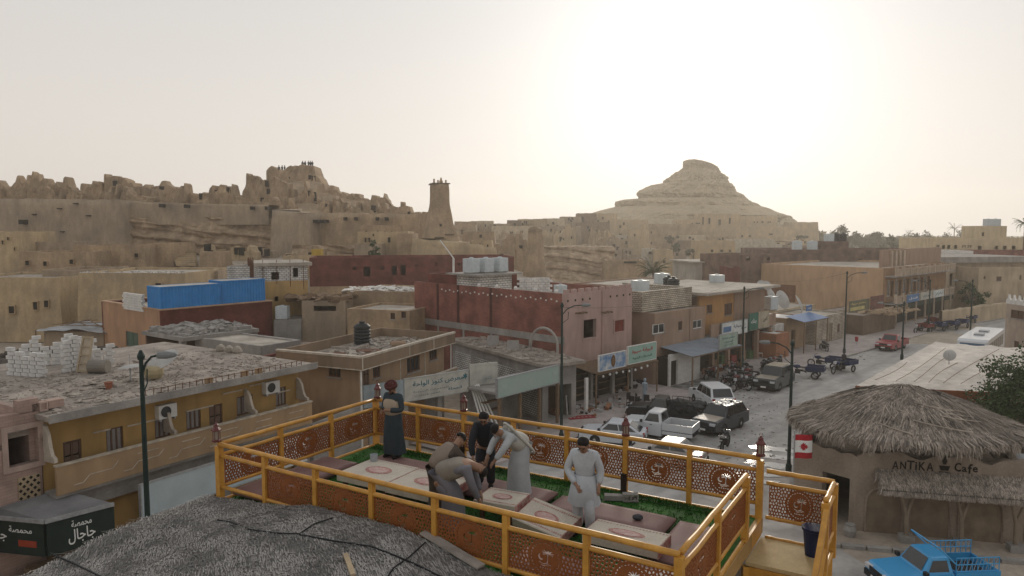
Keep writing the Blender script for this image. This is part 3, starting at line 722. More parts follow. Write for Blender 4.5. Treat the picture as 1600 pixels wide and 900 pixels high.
for i in range(70):
    t = i / 69; py = 362 + (i // 10) * 7 + rn.uniform(-2, 3); px = rn.uniform(870, 1290)
    if i < 16: px, py = rn.uniform(780, 960), rn.uniform(352, 392)
    Y = 13.5 / max(.03, (py + 9 - 358) / FPX * 1.0) if py > 375 else 290
    Y = max(165, min(300, 330 - (py - 355) * 2.6)); w = rn.uniform(18, 44)
    m_ = rn.choice([M_mud, M_mud2, M_mud2, mat('umber_mud', (.24, .175, .12), var=.3), mat('umber_mud', (.24, .175, .12)), M_mudg, mat('straw_mud', (.54, .44, .31), var=.25), mat('pale_limewash', (.48, .43, .35), var=.25)])
    wn = [(px + w * rn.uniform(.12, .88), py + rn.uniform(3, 7), rn.choice((3, 4)), rn.choice((3, 4, 5))) for _ in range(rn.choice((1, 2, 3, 4)))]
    mud_house(px, px + w, py, py + rn.uniform(10, 20), Y, rn.uniform(6, 12), 'small flat roofed mud house in the crowded old village below the hill', m_, wn, FARV, roofm=rn.choice((None, MATS['pale_limewash'])) if 'pale_limewash' in MATS else None, skew=rn.uniform(-.25, .25), seed=100 + i)
# nearer old-village pieces
mud_house(1008, 1026, 389, 415, 205, 8, 'whitish two-storey village house with a broken balcony', mat('pale_limewash', (.48, .43, .35)), [(1016, 395, 5, 4)], seed=80)
mud_house(1024, 1054, 390, 418, 200, 9, 'blank tan village house beside the whitish one', M_mud2, [(1038, 409, 4, 4)], seed=81)
mud_house(1090, 1152, 376, 404, 190, 10, 'tan village house with four windows and a notched roof wall', M_mud2, [(1113, 392, 4, 4), (1128, 392, 5, 4), (1141, 392, 3, 4), (1132, 402, 4, 4)], seed=82)
mud_house(1140, 1215, 374, 384, 205, 6, 'long low limewashed wall in the old village', mat('pale_limewash', (.48, .43, .35)), seed=83)
mud_house(945, 1012, 407, 440, 150, 8, 'low mud yard house with a dark lintel in the village', M_mud, [(985, 410, 20, 3)], seed=84)
mud_house(1040, 1100, 415, 446, 135, 8, 'ochre mud yard wall behind the date palm', M_mud2, [(1071, 425, 2, 9)], seed=85)
# low broken walls that crowd the slopes under the fortress and the old quarter right of the minaret
rn = random.Random(91)
for i in range(34):
    left = i < 16
    px = rn.uniform(30, 470) if left else rn.uniform(705, 985); Y = rn.uniform(117, 131) if left else rn.uniform(165, 255); w = rn.uniform(18, 46) if left else rn.uniform(14, 34)
    top = rn.uniform(378, 398) if left else 400 - (Y - 165) * .5 + rn.uniform(-8, 4)
    if left and px < 200: top = max(top, 390)
    jag_wall('mud_ruin', [(px, top + 6), (px + w * .2, top), (px + w * .5, top + rn.uniform(-3, 4)), (px + w * .8, top + 2), (px + w, top + 7)], Y, (7 if left else 1), rn.uniform(1.5, 4), 'low crumbling mud wall on the slope below the fortress' if left else 'low crumbling mud wall in the old quarter right of the minaret', [M_mud, M_mud2, M_mudg][i % 3], seed=200 + i, jag=.3, amp=.3, group='crumbling walls under the fortress' if left else 'crumbling walls in the old quarter', holes=1, rows=7)

# ------------------------------------------------------------------ vegetation
def leaf_mat(name, col, tint):
    m = mat(name, col, rough=.7, var=.4, scale=2., fine=.25, bscale=9., tint=tint, spec=.25)
    return m
M_palm = leaf_mat('palm_green', (.085, .10, .045), (.05, .06, .028))
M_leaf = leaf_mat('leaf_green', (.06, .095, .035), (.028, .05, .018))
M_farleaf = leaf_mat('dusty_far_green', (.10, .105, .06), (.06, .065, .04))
M_trunk = mat('palm_bark', (.17, .13, .09), bump=.8, bscale=12)
def frond_mesh(length, droop, nl=14, lw=.05, ll=.45):
    m = MB(); P = []
    for i in range(9):
        t = i / 8; P.append(Vector((length * (t - .18 * t * t * droop), 0, length * (.55 * t - .62 * droop * t * t))))
    m.tube(P, [.03 * (1 - .8 * i / 8) for i in range(9)], 4)
    for i in range(nl):
        t = .15 + .83 * i / (nl - 1); k = t * 8; j = min(7, int(k)); p = P[j].lerp(P[j + 1], k - j); d = (P[j + 1] - P[j]).normalized()
        for s in (-1, 1):
            l = ll * length / 2.5 * (1 - .55 * abs(t - .45)); tip = p + d * l * .75 + Vector((0, s * l * .75, -.25 * l)); w = Vector((0, 0, lw)) + d * lw * .7
            m.poly([p - w * .4, p + w * .6, tip])
    return m
def palm(name, label, loc, h, r, nf=34, group=None, seed=0, m=None):
    rn = random.Random(seed); root = thing(name, label, 'palm', loc, rn.uniform(0, 6), group)
    if h > .3: MB().tube([(0, 0, -.3), (.1, .05, h * .4), (.0, .1, h * .8), (.05, .05, h)], [.24, .19, .17, .2], 9).build('trunk', M_trunk, root)
    cr = MB()
    for i in range(nf):
        a = i * 2.4 + rn.uniform(-.2, .2); el = rn.random()
        f = frond_mesh(r * rn.uniform(.85, 1.1), .35 + 1.25 * el, 13)
        M = Matrix.Translation((.05, .05, h)) @ Matrix.Rotation(a, 4, 'Z') @ Matrix.Rotation(-.55 + 1.0 * el, 4, 'Y')
        o = len(cr.v); cr.v += [tuple(M @ Vector(v)) for v in f.v]; cr.f += [tuple(o + k for k in q) for q in f.f]; cr.mi += f.mi
    cr.build('crown', m or M_palm, root)
    return root
def leafy(name, label, cat, loc, h, rx, ry, rz, n, ls, m=None, group=None, seed=0, trunk=True, clumps=26):
    """tree or shrub: trunk with limbs and a crown of leaf-sized faces gathered in clumps"""
    rn = random.Random(seed); root = thing(name, label, cat, loc, 0, group); cz = h - rz
    cl = []
    for _ in range(clumps):
        while True:
            v = Vector((rn.uniform(-1, 1), rn.uniform(-1, 1), rn.uniform(-1, 1)))
            if .25 < v.length < 1: break
        cl.append((Vector((v.x * rx, v.y * ry, cz + v.z * rz)), rn.uniform(.22, .42) * min(rx, ry, rz)))
    if trunk:
        t = MB(); t.tube([(0, 0, -.3), (.05, 0, cz * .5), (0, .05, cz)], [.05 * h, .04 * h, .02 * h], 8)
        for c, r in cl[:9]: t.tube([(0, 0, cz * .45), (c.x * .4, c.y * .4, cz * .75 + c.z * .15), tuple(c)], [.022 * h, .014 * h, .004 * h], 5)
        t.build('trunk', mat('bark', (.13, .10, .075), bump=.6), root)
    nv = np.empty((n * 4, 3)); 
    for i in range(n):
        c, r = cl[rn.randrange(clumps)]
        d = Vector((rn.gauss(0, 1), rn.gauss(0, 1), rn.gauss(0, .8))); d = d.normalized() * r * (rn.random() ** .45) * 1.25
        p = c + d; a = Vector((rn.gauss(0, 1), rn.gauss(0, 1), rn.gauss(0, .7))).normalized(); b = a.cross(Vector((rn.gauss(0, 1), rn.gauss(0, 1), rn.gauss(0, 1)))).normalized()
        s = ls * rn.uniform(.6, 1.3); nv[i * 4:i * 4 + 4] = (p - a * s, p - b * s * .5, p + a * s, p + b * s * .5)
    cr = MB(); cr.v = [tuple(x) for x in nv]; cr.f = [(i * 4, i * 4 + 1, i * 4 + 2, i * 4 + 3) for i in range(n)]; cr.mi = [0] * n
    cr.build('crown', m or M_leaf, root)
    return root
# horizon groves at the right, palms and round trees told apart where they break the skyline
rn = random.Random(31)
gv = MB()
for i in range(9500):
    x = rn.uniform(70, 430); y = rn.uniform(330, 600); hz_ = (6.5 + 4.0 * noise.noise(Vector((x * .03, y * .03, 0)))) * rn.random() ** .5
    p = Vector((x, y, terrain(x, y) + max(0, hz_))); a = Vector((rn.gauss(0, 1), rn.gauss(0, .4), rn.gauss(0, .8))).normalized() * rn.uniform(1.2, 2.4); b = Vector((rn.gauss(0, 1), rn.gauss(0, .4), rn.gauss(0, .8))).normalized() * 1.3
    gv.quad(p - a, p - b, p + a, p + b)
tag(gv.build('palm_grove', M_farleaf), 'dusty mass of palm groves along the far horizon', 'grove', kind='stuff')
for i, (px, py, Y, h) in enumerate([(1313, 353, 350, 9), (1492, 352, 300, 9), (1420, 361, 360, 7), (1219, 337, 340, 5)]):
    p = AT(px, py, Y); z0 = terrain(p.x, Y); hh = max(3., p.z - z0 - 1.5)
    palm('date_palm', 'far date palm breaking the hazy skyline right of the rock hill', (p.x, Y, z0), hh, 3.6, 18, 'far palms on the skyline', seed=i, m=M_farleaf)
for i, (px, py, Y, rx) in enumerate([(1320, 356, 300, 5), (1350, 358, 310, 6), (1395, 372, 230, 6), (1420, 376, 220, 5), (1440, 362, 330, 7), (1375, 363, 320, 6), (1500, 360, 330, 7), (1530, 358, 320, 6), (1300, 362, 290, 4)]):
    p = AT(px, py, Y); z0 = terrain(p.x, Y); hh = max(4., p.z - z0)
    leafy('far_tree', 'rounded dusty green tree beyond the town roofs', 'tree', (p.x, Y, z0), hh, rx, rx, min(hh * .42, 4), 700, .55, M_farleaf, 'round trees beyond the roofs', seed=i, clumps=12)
for i, (px, py, Y) in enumerate([(1050, 372, 255), (1052, 384, 230), (1085, 395, 195), (944, 396, 170), (1210, 345, 335), (1255, 372, 280)]):
    p = AT(px, py, Y); z0 = terrain(p.x, Y); z0 = max(z0, p.z - 3)
    leafy('village_shrub', 'scrubby dark shrub between the old village houses', 'shrub', (p.x, Y, z0), max(2.2, p.z - z0 + 1), 2.6, 2, 1.4, 420, .4, M_farleaf, 'shrubs among the village houses', seed=40 + i, clumps=8)
p = AT(1020, 440, 122); palm('date_palm', 'bushy date palm with low fronds in the middle of town', (p.x, 122, p.z - 1.2), 2.6, 3.4, 60, seed=5)
p = AT(1597, 350, 150); palm('date_palm', 'tall date palm cut by the picture edge above the cream building', (p.x + .5, 150, 0), p.z, 2.6, 30, seed=6)
p = AT(946, 402, 175); palm('date_palm', 'small ragged date palm near the leaning satellite dish', (p.x, 175, terrain(p.x, 175)), max(1, p.z - terrain(p.x, 175)), 2.6, 24, seed=9)
for i, (px, py, Y) in enumerate([(585, 392, 118), (735, 392, 135)]):
    p = AT(px, py, Y); leafy('hillside_bush', ['dark bush growing against the fortress wall foot', 'dry bush beside the eroded ruin'][i], 'shrub', (p.x, Y, p.z - 1.6), 3.2, 1.2, 1.2, 1.5, 500, .22, M_leaf, None, seed=60 + i, clumps=8)

# ------------------------------------------------------------------ building kit
M_conc = mat('raw_concrete', (.33, .31, .285), rough=.95, var=.3, scale=.8, fine=.12, bump=.3, bscale=9, tint=(.22, .205, .19))
M_concL = mat('pale_roof_screed', (.45, .41, .355), rough=.96, var=.35, scale=.6, fine=.14, bump=.35, bscale=7, tint=(.29, .255, .21))
M_rubble_roof = mat('dirty_roof', (.37, .325, .28), rough=.97, var=.38, scale=.9, fine=.2, bump=.6, bscale=8, tint=(.22, .19, .165))
M_brown = mat('brown_shutter', (.13, .075, .05), rough=.6, var=.2, scale=4, spec=.3)
M_pane = glossy('dark_glass', (.03, .033, .036), rough=.12, spec=.5)
M_greypane = mat('frosted_pane', (.26, .235, .22), rough=.5, var=.2)
M_white = mat('white_paint', (.72, .70, .66), rough=.6, var=.15, scale=3)
M_metal = mat('galvanised', (.38, .39, .40), rough=.45, var=.25, scale=5, spec=.5, metal=.3)
M_rust = mat('rusty_iron', (.16, .08, .05), rough=.85, var=.35, scale=6)
M_wood = mat('old_wood', (.22, .15, .095), rough=.85, var=.3, scale=6, bump=.2)
M_wblock = brick_mat('white_limestone_blocks', (.72, .70, .66), (.62, .60, .57), (.17, .16, .155), bw=.42, bh=.2, ms=.022, bump=.8)
M_redbrick = brick_mat('red_brick', (.30, .115, .085), (.235, .085, .065), (.20, .12, .10), bw=.25, bh=.085, ms=.01)
M_redbrick2 = brick_mat('dark_red_brick', (.205, .062, .048), (.155, .048, .038), (.13, .06, .05), bw=.25, bh=.085, ms=.01)
M_brownbrick = brick_mat('brown_brick', (.225, .145, .11), (.185, .118, .09), (.17, .13, .11), bw=.25, bh=.085, ms=.01)
M_stonew = brick_mat('rough_white_stone', (.60, .54, .45), (.48, .42, .34), (.22, .18, .14), bw=.30, bh=.17, ms=.03, bump=1.)

class Plane:
    """upright plane through 2-d points a -> b; uz() gives place along it and height for a pixel of the photograph"""
    def __init__(s, a, b): s.a, s.b = Vector(a[:2]), Vector(b[:2]); s.d = (s.b - s.a).normalized(); s.n = Vector((s.d.y, -s.d.x)); s.w = (s.b - s.a).length
    def uz(s, px, py):
        u, w, d = ray(px, py); k = s.a.dot(s.n) / (u * s.n.x + w * s.n.y); p = Vector((u * k, w * k))
        return (p - s.a).dot(s.d), CAM_Z - d * k
    def rect(s, r):
        x0, x1, y0, y1 = r; xm, ym = (x0 + x1) / 2, (y0 + y1) / 2
        u0, u1 = s.uz(x0, ym)[0], s.uz(x1, ym)[0]; z1, z0 = s.uz(xm, y0)[1], s.uz(xm, y1)[1]
        return (min(u0, u1), max(u0, u1), z0, z1)

def window_part(root, F, hole, style, th, name='window'):
    """F: (origin 2-d local, direction 2-d local, inward 2-d local); hole in (u0,u1,z0,z1); joinery set into the opening"""
    o, d, n = F; u0, u1, z0, z1 = hole
    P = lambda u, t, z: Vector((o[0] + d[0] * u + n[0] * t, o[1] + d[1] * u + n[1] * t, z))
    def bar(m, ua, ub, za, zb, t0, t1):
        q = [P(ua, t0, za), P(ub, t0, za), P(ub, t1, za), P(ua, t1, za)]; r = [Vector((x.x, x.y, zb)) for x in q]
        i = len(m.v); m.v += [tuple(x) for x in q + r]
        for f in ((3, 2, 1, 0), (4, 5, 6, 7), (0, 1, 5, 4), (1, 2, 6, 5), (2, 3, 7, 6), (3, 0, 4, 7)): m.f.append(tuple(i + k for k in f)); m.mi.append(0)
    w, h = u1 - u0, z1 - z0; e = min(.07, w * .09)
    if style == 'open': return None
    if style == 'void':
        return None
    fm = {'brown': M_brown, 'brownpane': M_brown, 'white': M_white, 'door': M_brown, 'redwood': mat('red_wood', (.22, .045, .03)), 'bars': M_rust, 'steel': M_metal, 'ltwood': M_wood, 'green': mat('green_door', (.12, .17, .13))}[style]
    fr = MB(); t0, t1 = .06, .13
    bar(fr, u0, u1, z0, z0 + e, t0, t1); bar(fr, u0, u1, z1 - e, z1, t0, t1)
    nb = 3 if style in ('brownpane', 'bars') else 2
    for k in range(nb + 1):
        a = u0 + (w - e) * k / nb; bar(fr, a, a + e, z0 + e, z1 - e, t0, t1)
    wn = fr.build(name, fm, root)
    pn = MB()
    pm = {'brown': M_brown, 'brownpane': M_greypane, 'white': M_pane, 'door': mat('door_panel', (.17, .115, .085)), 'redwood': MATS.get('red_wood'), 'bars': M_pane, 'steel': M_metal, 'ltwood': mat('pale_shutter', (.33, .28, .22)), 'green': MATS.get('green_door')}[style]
    if style in ('brown', 'redwood', 'ltwood'):        # louvred shutters: slats
        k = max(4, int(h / .09)); 
        for i in range(k): z = z0 + e + (h - 2 * e) * i / k; bar(pn, u0 + e, u1 - e, z, z + (h - 2 * e) / k * .7, .085, .105)
        bar(pn, u0 + e, u1 - e, z0 + e, z1 - e, .106, .118)
        pn.build('shutter', pm, wn)
    elif style == 'door':
        for k in range(2):
            a = u0 + e + (w - e) * k / 2; 
            for q in range(2): bar(pn, a + .02, a + (w - e) / 2 - e - .02, z0 + e + (h - 2 * e) * q / 2 + .03, z0 + e + (h - 2 * e) * (q + 1) / 2 - .03, .075, .11)
        pn.build('panel', pm, wn)
    else:
        for k in range(nb):
            a = u0 + e + (w - e) * k / nb; b = MB(); bar(b, a + .004, a + (w - e) / nb - e - .004, z0 + e + .004, z1 - e - .004, .088, .1); b.build('pane', pm, wn)
    if style in ('brown', 'brownpane', 'white', 'bars', 'ltwood'):
        s = MB(); bar(s, u0 - .08, u1 + .08, z0 - .09, z0 - .005, -.06, .04); s.build('sill', M_conc, wn)
    return wn

def building(name, label, A, B, depth, h, z0=-.2, wall=None, front=(), left=(), right=(), parapet=.5, th=.28, roof=None, front_mat=None, cat='building', group=None, slab=None, cap=None, left_mat=None, right_mat=None, roof_drop=None, door_z=None):
    """flat roofed building, front from A to B (world 2-d), openings given as (style, pixel rect) on each face; real holes with joinery"""
    A, B = Vector(A[:2]), Vector(B[:2]); rz = math.atan2(B.y - A.y, B.x - A.x); w = (B - A).length
    root = thing(name, label, cat, (A.x, A.y, 0), rz, group)
    d = (B - A).normalized(); n = Vector((-d.y, d.x))            # n: towards the back
    faces = {'front': (Plane(A, B), (0, 0), (1, 0), (0, 1), front, (0, 0), (w, 0)),
             'left': (Plane(A + n * depth, A), (0, depth), (0, -1), (1, 0), left, (0, depth - th), (0, th)),
             'right': (Plane(B, B + n * depth), (w, 0), (0, 1), (-1, 0), right, (w, th), (w, depth - th))}
    ms = {'front': front_mat or wall, 'left': left_mat or wall, 'right': right_mat or wall}
    for k, (pl, o, dd, nn, ops, pa, pb) in faces.items():
        sh = 0 if k == 'front' else th
        holes = []
        for op in ops:
            r = pl.rect(op[1]) if len(op[1]) == 4 and not (len(op) > 2 and op[2] == 'uz') else op[1]
            holes.append((op[0], r))
        m = MB().wall(pa, pb, z0, h, th, [(r[0] - sh, r[1] - sh, r[2], r[3]) for _, r in holes])
        m.build({'front': 'front_wall', 'left': 'side_wall', 'right': 'side_wall'}[k], ms[k], root)
        for st_, r in holes: window_part(root, (o, dd, nn), r, st_, th, 'door' if st_ in ('door', 'green') else 'window')
    MB().wall((w, depth), (0, depth), z0, h, th).build('back_wall', wall, root)
    rz_ = h - parapet
    MB().box(th, w - th, th, depth - th, rz_ - .2, rz_).build('roof', roof or M_concL, root)
    MB().box(th, w - th, th, depth - th, 2.8, 2.98).build('ceiling', M_conc, root) if h > 5 else None
    if cap:
        c = MB(); e = .06
        for (x0, x1, y0, y1) in ((-e, w + e, -e, th + e), (-e, w + e, depth - th - e, depth + e), (-e, th + e, th + e, depth - th - e), (w - th - e, w + e, th + e, depth - th - e)): c.box(x0, x1, y0, y1, h + .003, h + .11)
        c.build('coping', cap, root)
    if slab:
        ov, tk = slab; MB().box(-ov, w + ov, -ov, depth + ov, h + .003, h + tk).build('roof_slab', M_concL if not roof else roof, root)
    root['_w'] = w
    return root
def clutter(root_or_none, name, label, loc, rn, n, rx, ry, m, smin=.1, smax=.45, rz=0, flat=.6, cat='rubble'):
    """scattered broken pieces lying on a roof or the ground: nobody would count them"""
    me = MB()
    for i in range(n):
        x, y = rn.uniform(-rx, rx), rn.uniform(-ry, ry); s = rn.uniform(smin, smax) * rn.random() ** .7 + .03
        me.cbox((x, y, s * flat * .35), s * rn.uniform(.6, 1.8), s * rn.uniform(.5, 1.), s * flat, rz=rn.uniform(0, 3), rx=rn.uniform(-.4, .4), ry=rn.uniform(-.3, .3))
    o = me.build(name, m, None); o.location = loc; o.rotation_euler = (0, 0, rz)
    return tag(o, label, cat, kind='stuff')
def water_tank(label, loc, kind='cube', s=1.0, rz=0, group='rooftop water tanks', m=None):
    root = thing('water_tank', label, 'water tank', loc, rz, group)
    if kind == 'cube':      # pale box tank with ribs
        b = MB().box(-.55 * s, .55 * s, -.5 * s, .5 * s, .1, 1.3 * s); b.build('body', m or M_tankw, root)
        for k in (.35, .7, 1.05): MB().box(-.565 * s, .565 * s, -.515 * s, .515 * s, k * s, (k + .04) * s).build('rib', m or M_tankw, root)
        MB().lathe([(.2 * s, 0), (.22 * s, .06), (.1 * s, .1)], 12, (0, 0, 1.301 * s)).build('lid', m or M_tankw, root)
    else:
        pr = [(.52, 0.05)]
        for k in range(5): pr += [(.55, .1 + k * .22), (.5, .18 + k * .22), (.5, .2 + k * .22), (.55, .28 + k * .22)]
        pr += [(.54, 1.24), (.36, 1.4), (.16, 1.44), (.16, 1.5)]
        MB().lathe([(r * s, z * s) for r, z in pr], 20).build('body', m or M_tankb, root)
        MB().lathe([(.19 * s, 0), (.19 * s, .05), (.08 * s, .08)], 12, (0, 0, 1.505 * s)).build('lid', m or M_tankb, root)
    MB().box(-.5 * s, .5 * s, -.45 * s, .45 * s, 0, .098).build('plinth', M_conc, root)
    MB().tube([(.5 * s, -.3, .3), (.75 * s, -.3, .3), (.78 * s, -.3, 0)], .025, 6).build('pipe', M_metal, root)
    return root
M_tankw = mat('pale_tank', (.55, .60, .62), rough=.5, var=.15, scale=3)
M_tankb = mat('black_tank', (.028, .032, .034), rough=.5, var=.2, scale=4)
def dish(label, loc, r=.55, rz=0, tilt=.6, group='satellite dishes', m=None):
    root = thing('satellite_dish', label, 'satellite dish', loc, rz, group)
    me = MB(); n = 20
    for j in range(6):
        t = j / 5
        for i in range(n): a = 2 * PI * i / n; me.v.append((r * t * math.cos(a), r * .25 * t * t, r * t * math.sin(a)))
    for j in range(5):
        for i in range(n): me.f.append((j * n + i, j * n + (i + 1) % n, (j + 1) * n + (i + 1) % n, (j + 1) * n + i))
    me.mi = [0] * len(me.f); M = Matrix.Translation((0, 0, r + .25)) @ Matrix.Rotation(tilt, 4, 'X') @ Matrix.Rotation(PI, 4, 'Z'); me.v = [tuple(M @ Vector(v)) for v in me.v]
    me.build('reflector', m or mat('dish_grey', (.42, .41, .39), rough=.6), root, smooth=True)
    MB().tube([(0, 0, 0), (0, .05, r + .2)], .03, 6).build('mast', M_metal, root)
    MB().tube([(0, .1, r * .7), tuple(M @ Vector((0, -r * .8, 0)))], .015, 5).build('feed_arm', M_metal, root)
    return root
def ac_unit(label, parent_loc, rz):
    root = thing('air_conditioner', label, 'air conditioner', parent_loc, rz)
    MB().box(-.42, .42, -.32, 0, 0, .6).build('casing', mat('ac_white', (.66, .65, .62), rough=.5), root)
    MB().lathe([(.23, 0), (.24, .02), (.2, .03), (.19, .012), (.02, .012)], 18).build('fan_grille', mat('ac_dark', (.06, .06, .06), rough=.5), root)
    root.children[1].rotation_euler = (PI / 2, 0, 0); root.children[1].location = (-.1, -.322, .3)
    MB().box(-.36, -.3, -.3, .02, -.1, -.003).build('bracket', M_metal, root); MB().box(.3, .36, -.3, .02, -.1, -.003).build('bracket', M_metal, root)
    return root
def sign_board(name, label, A, B, z0, z1, m, th=.14, texts=(), rim=None, group=None, parent=None, cat='sign'):
    """flat shop sign from A to B; texts = (string, material, u centre, v centre, width, height) as fractions of the board"""
    A, B = Vector(A[:2]), Vector(B[:2]); w = (B - A).length; h = z1 - z0
    root = thing(name, label, cat, (A.x, A.y, z0), math.atan2(B.y - A.y, B.x - A.x), group)
    MB().box(0, w, 0, th, 0, h).build('board', m, root)
    if rim: 
        r = MB(); e = .05
        r.box(-e, w + e, -.03, th + .03, h + .002, h + e); r.box(-e, w + e, -.03, th + .03, -e, -.002); r.box(-e, -.002, -.03, th + .03, 0, h); r.box(w + .002, w + e, -.03, th + .03, 0, h); r.build('frame', rim, root)
    for t in texts:
        s, tm, u, v, tw, thh = t[:6]; text_part('lettering', s, tm, root, w * tw, h * thh, (w * u, -.008, h * v), bold=t[6] if len(t) > 6 else .01)
    return root
def street_lamp(label, loc, h, rz, arm=1.6, m=None, group='street lamp posts'):
    m = m or mat('lamp_green', (.018, .034, .031), rough=.6)
    root = thing('street_lamp', label, 'street lamp', loc, rz, group)
    MB().lathe([(.16, 0), (.16, .5), (.11, .6), (.1, .7), (.085, h * .5), (.065, h)], 12).build('pole', m, root)
    MB().lathe([(.1, 0), (.12, .12), (.04, .3)], 10, (0, 0, h)).build('finial', m, root)
    MB().tube([(0, 0, h - .5), (arm * .25, 0, h - .12), (arm * .6, 0, h + .08), (arm, 0, h + .12)], .035, 6).build('arm', m, root)
    MB().tube([(.05, 0, h - 1.0), (arm * .3, 0, h - .75), (arm * .32, 0, h - .3)], .02, 5).build('scroll', m, root)
    hd = MB().lathe([(.05, 0), (.11, .05), (.12, .3), (.07, .55), (.02, .6)], 10).build('lamp_head', mat('lamp_grey', (.2, .21, .21), rough=.5), root); hd.location = (arm - .05, 0, h + .12); hd.rotation_euler = (0, PI / 2, 0)
    return root

# ------------------------------------------------------------------ left of the street: mud houses and half-built blocks on the slope
MUDH = None
mud_house(-70, 98, 434, 524, 86, 12, 'large tan mud house with three square windows at the picture edge', M_mud2, [(18, 484, 9, 11), (55, 478, 7, 12), (72, 475, 7, 11)], seed=201, taper=.05, roofm=M_rubble_roof)
mud_house(-30, 33, 362, 432, 112, 10, 'tall pale mud house with slit windows at the picture edge', M_mud2, [(3, 379, 3, 6), (11, 373, 3, 5), (22, 389, 2, 5)], seed=202)
mud_house(26, 128, 394, 428, 104, 9, 'brown mud house with three small black windows in a row', M_mud, [(42, 411, 6, 7), (70, 412, 6, 7), (111, 409, 6, 7)], seed=203)
mud_house(33, 118, 378, 400, 116, 8, 'low grey mud house just under the rampart', M_mudg, [(45, 392, 4, 2)], seed=204)
mud_house(112, 228, 383, 430, 112, 10, 'brown mud house with a white framed window and a black window', M_mud, [(156, 399, 5, 7), (213, 399, 6, 6), (169, 399, 3, 3)], seed=205)
mud_house(225, 272, 380, 420, 116, 9, 'plain mud block with a cracked corner below the cliff', M_mud, seed=206)
mud_house(62, 147, 422, 500, 92, 10, 'tall grey mud house wedged behind the tan one', M_mudg, [(100, 434, 6, 5)], seed=207)
th_ = mud_house(119, 294, 427, 496, 82, 13, 'long tan plastered house with white rubble along its roof edge', M_mud2, [(247, 447, 9, 9)], seed=208, taper=.03, roofm=M_concL)
c = AT(206, 426, 82.6); clutter(None, 'roof_rubble', 'white rubble lining the roof edge of the long tan house', (c.x, 83.0, c.z - .1), random.Random(3), 160, 6.0, .35, M_wblock, .15, .5)
mud_house(290, 345, 424, 470, 90, 8, 'low mud wall house right of the long tan one', M_mudg, seed=209)
# rocky steps and rubble on the slope below the cliff
for k in range(9):
    c = AT(286 + k * .8, 388 + k * 3.2, 124 - k * 1.3); tag(MB().cbox((c.x, c.y, c.z), 3.4 - k * .05, 1.0, .35, rz=.05).build('stair_tread', M_mud2), None, None, None, 'structure')
c = AT(335, 405, 112); clutter(None, 'slope_rubble', 'stony rubble spilling down the slope below the cliff', (c.x, 116, terrain(c.x, 116)), random.Random(5), 420, 9, 11, M_rock, .3, 1.6)
mud_house(310, 342, 394, 412, 112, 6, 'tiny ruined hut with a pale broken roof on the slope', M_mud, roofm=M_concL, seed=210)

# half-built yellow house with an upper storey of white blocks
M_yel = mat('ochre_plaster', (.47, .31, .13), rough=.92, var=.3, scale=.6, tint=(.36, .25, .13))
yA, yB = AT(404, 480, 72), AT(482, 480, 74)
zt = ZAT(411, 72)
yb = building('unfinished_house', 'half built house, ochre below and white blocks above', yA, yB, 7, ZAT(440, 72), wall=M_yel, front=[('open', (429, 435, 463, 471))], parapet=.02, cat='house', left_mat=M_conc)
w_ = yb['_w']; hz0 = ZAT(440, 72)
up = MB().wall((0, 0), (w_, 0), hz0 + .003, zt - .35, .25, [tuple(Plane(yA, yB).rect((424, 436, 425, 437))), tuple(Plane(yA, yB).rect((458, 466, 419, 433)))])
up.wall((0, 6.75), (0, .25), hz0 + .003, zt - .35, .25); up.wall((w_, .25), (w_, 6.75), hz0 + .003, zt - .35, .25); up.wall((w_, 7), (0, 7), hz0 + .003, zt - .35, .25)
up.build('upper_wall', M_wblock, yb)
MB().box(-.3, w_ + .4, -.3, 7.3, zt - .34, zt).build('roof_slab', M_concL, yb)
for k in range(14): MB().tube([(-.35 - .0 * k, .3 + k * .5, hz0 - .6), (-.35, .3 + k * .5, zt + random.Random(k).uniform(.1, .6))], .03, 5).build('prop', M_rust, yb)
for k in range(4): MB().tube([(.5 + k * 1.3, -.05, hz0 - .3 * k), (.5 + k * 1.3, -.05, zt + .3)], .03, 5).build('rebar', M_rust, yb)
building('block_shed', 'small white block shed beside the half built ochre house', AT(356, 470, 76), AT(392, 470, 76), 5, ZAT(416, 76), wall=M_wblock, parapet=.3, front=[], cat='house', left_mat=M_conc)
water_tank('white box water tank at the foot of the ochre house', tuple(AT(442, 499, 70)[:2]) + (ZAT(499, 70),), 'cube', 1.0)
MB_tmp = None
building('yard_block', 'flat grey block under the white box water tank', AT(428, 515, 69.5), AT(470, 512, 69.5), 4, ZAT(499, 70), wall=M_conc, parapet=.02, cat='house')
building('pale_stone_wall_house', 'low pale stone house behind the blue container', AT(368, 500, 72), AT(402, 500, 73), 5, ZAT(452, 72), wall=M_stonew, parapet=.3, cat='house')

# peach and red brick house that carries the blue container
M_peach = mat('peach_plaster', (.45, .27, .165), rough=.92, var=.25, scale=.5, tint=(.36, .215, .135))
A = Vector((-30, 62)); B = Vector((-23.2, 70.2))
ph = building('brick_house', 'peach and red brick house with a blue container on its roof', A, B, 12.4, 6.55, wall=M_redbrick2, left_mat=M_peach, parapet=.35, roof=M_concL, left=[('green', (197, 216, 519, 543)), ('open', (235, 239, 531, 538))], cap=mat('peach_cap', (.5, .33, .22)))
pl = Plane(A, B); r = pl.rect((248, 337, 507, 514))
cs = MB(); cs.box(.1, r[1], -.012, 0.0, r[2], r[3]); cs.build('cement_patch', M_conc, ph)
MB().box(ph['_w'] - 3.2, ph['_w'] - .3, 3.1, 5.5, 6.2, 6.95).build('roof_room', M_yel, ph)
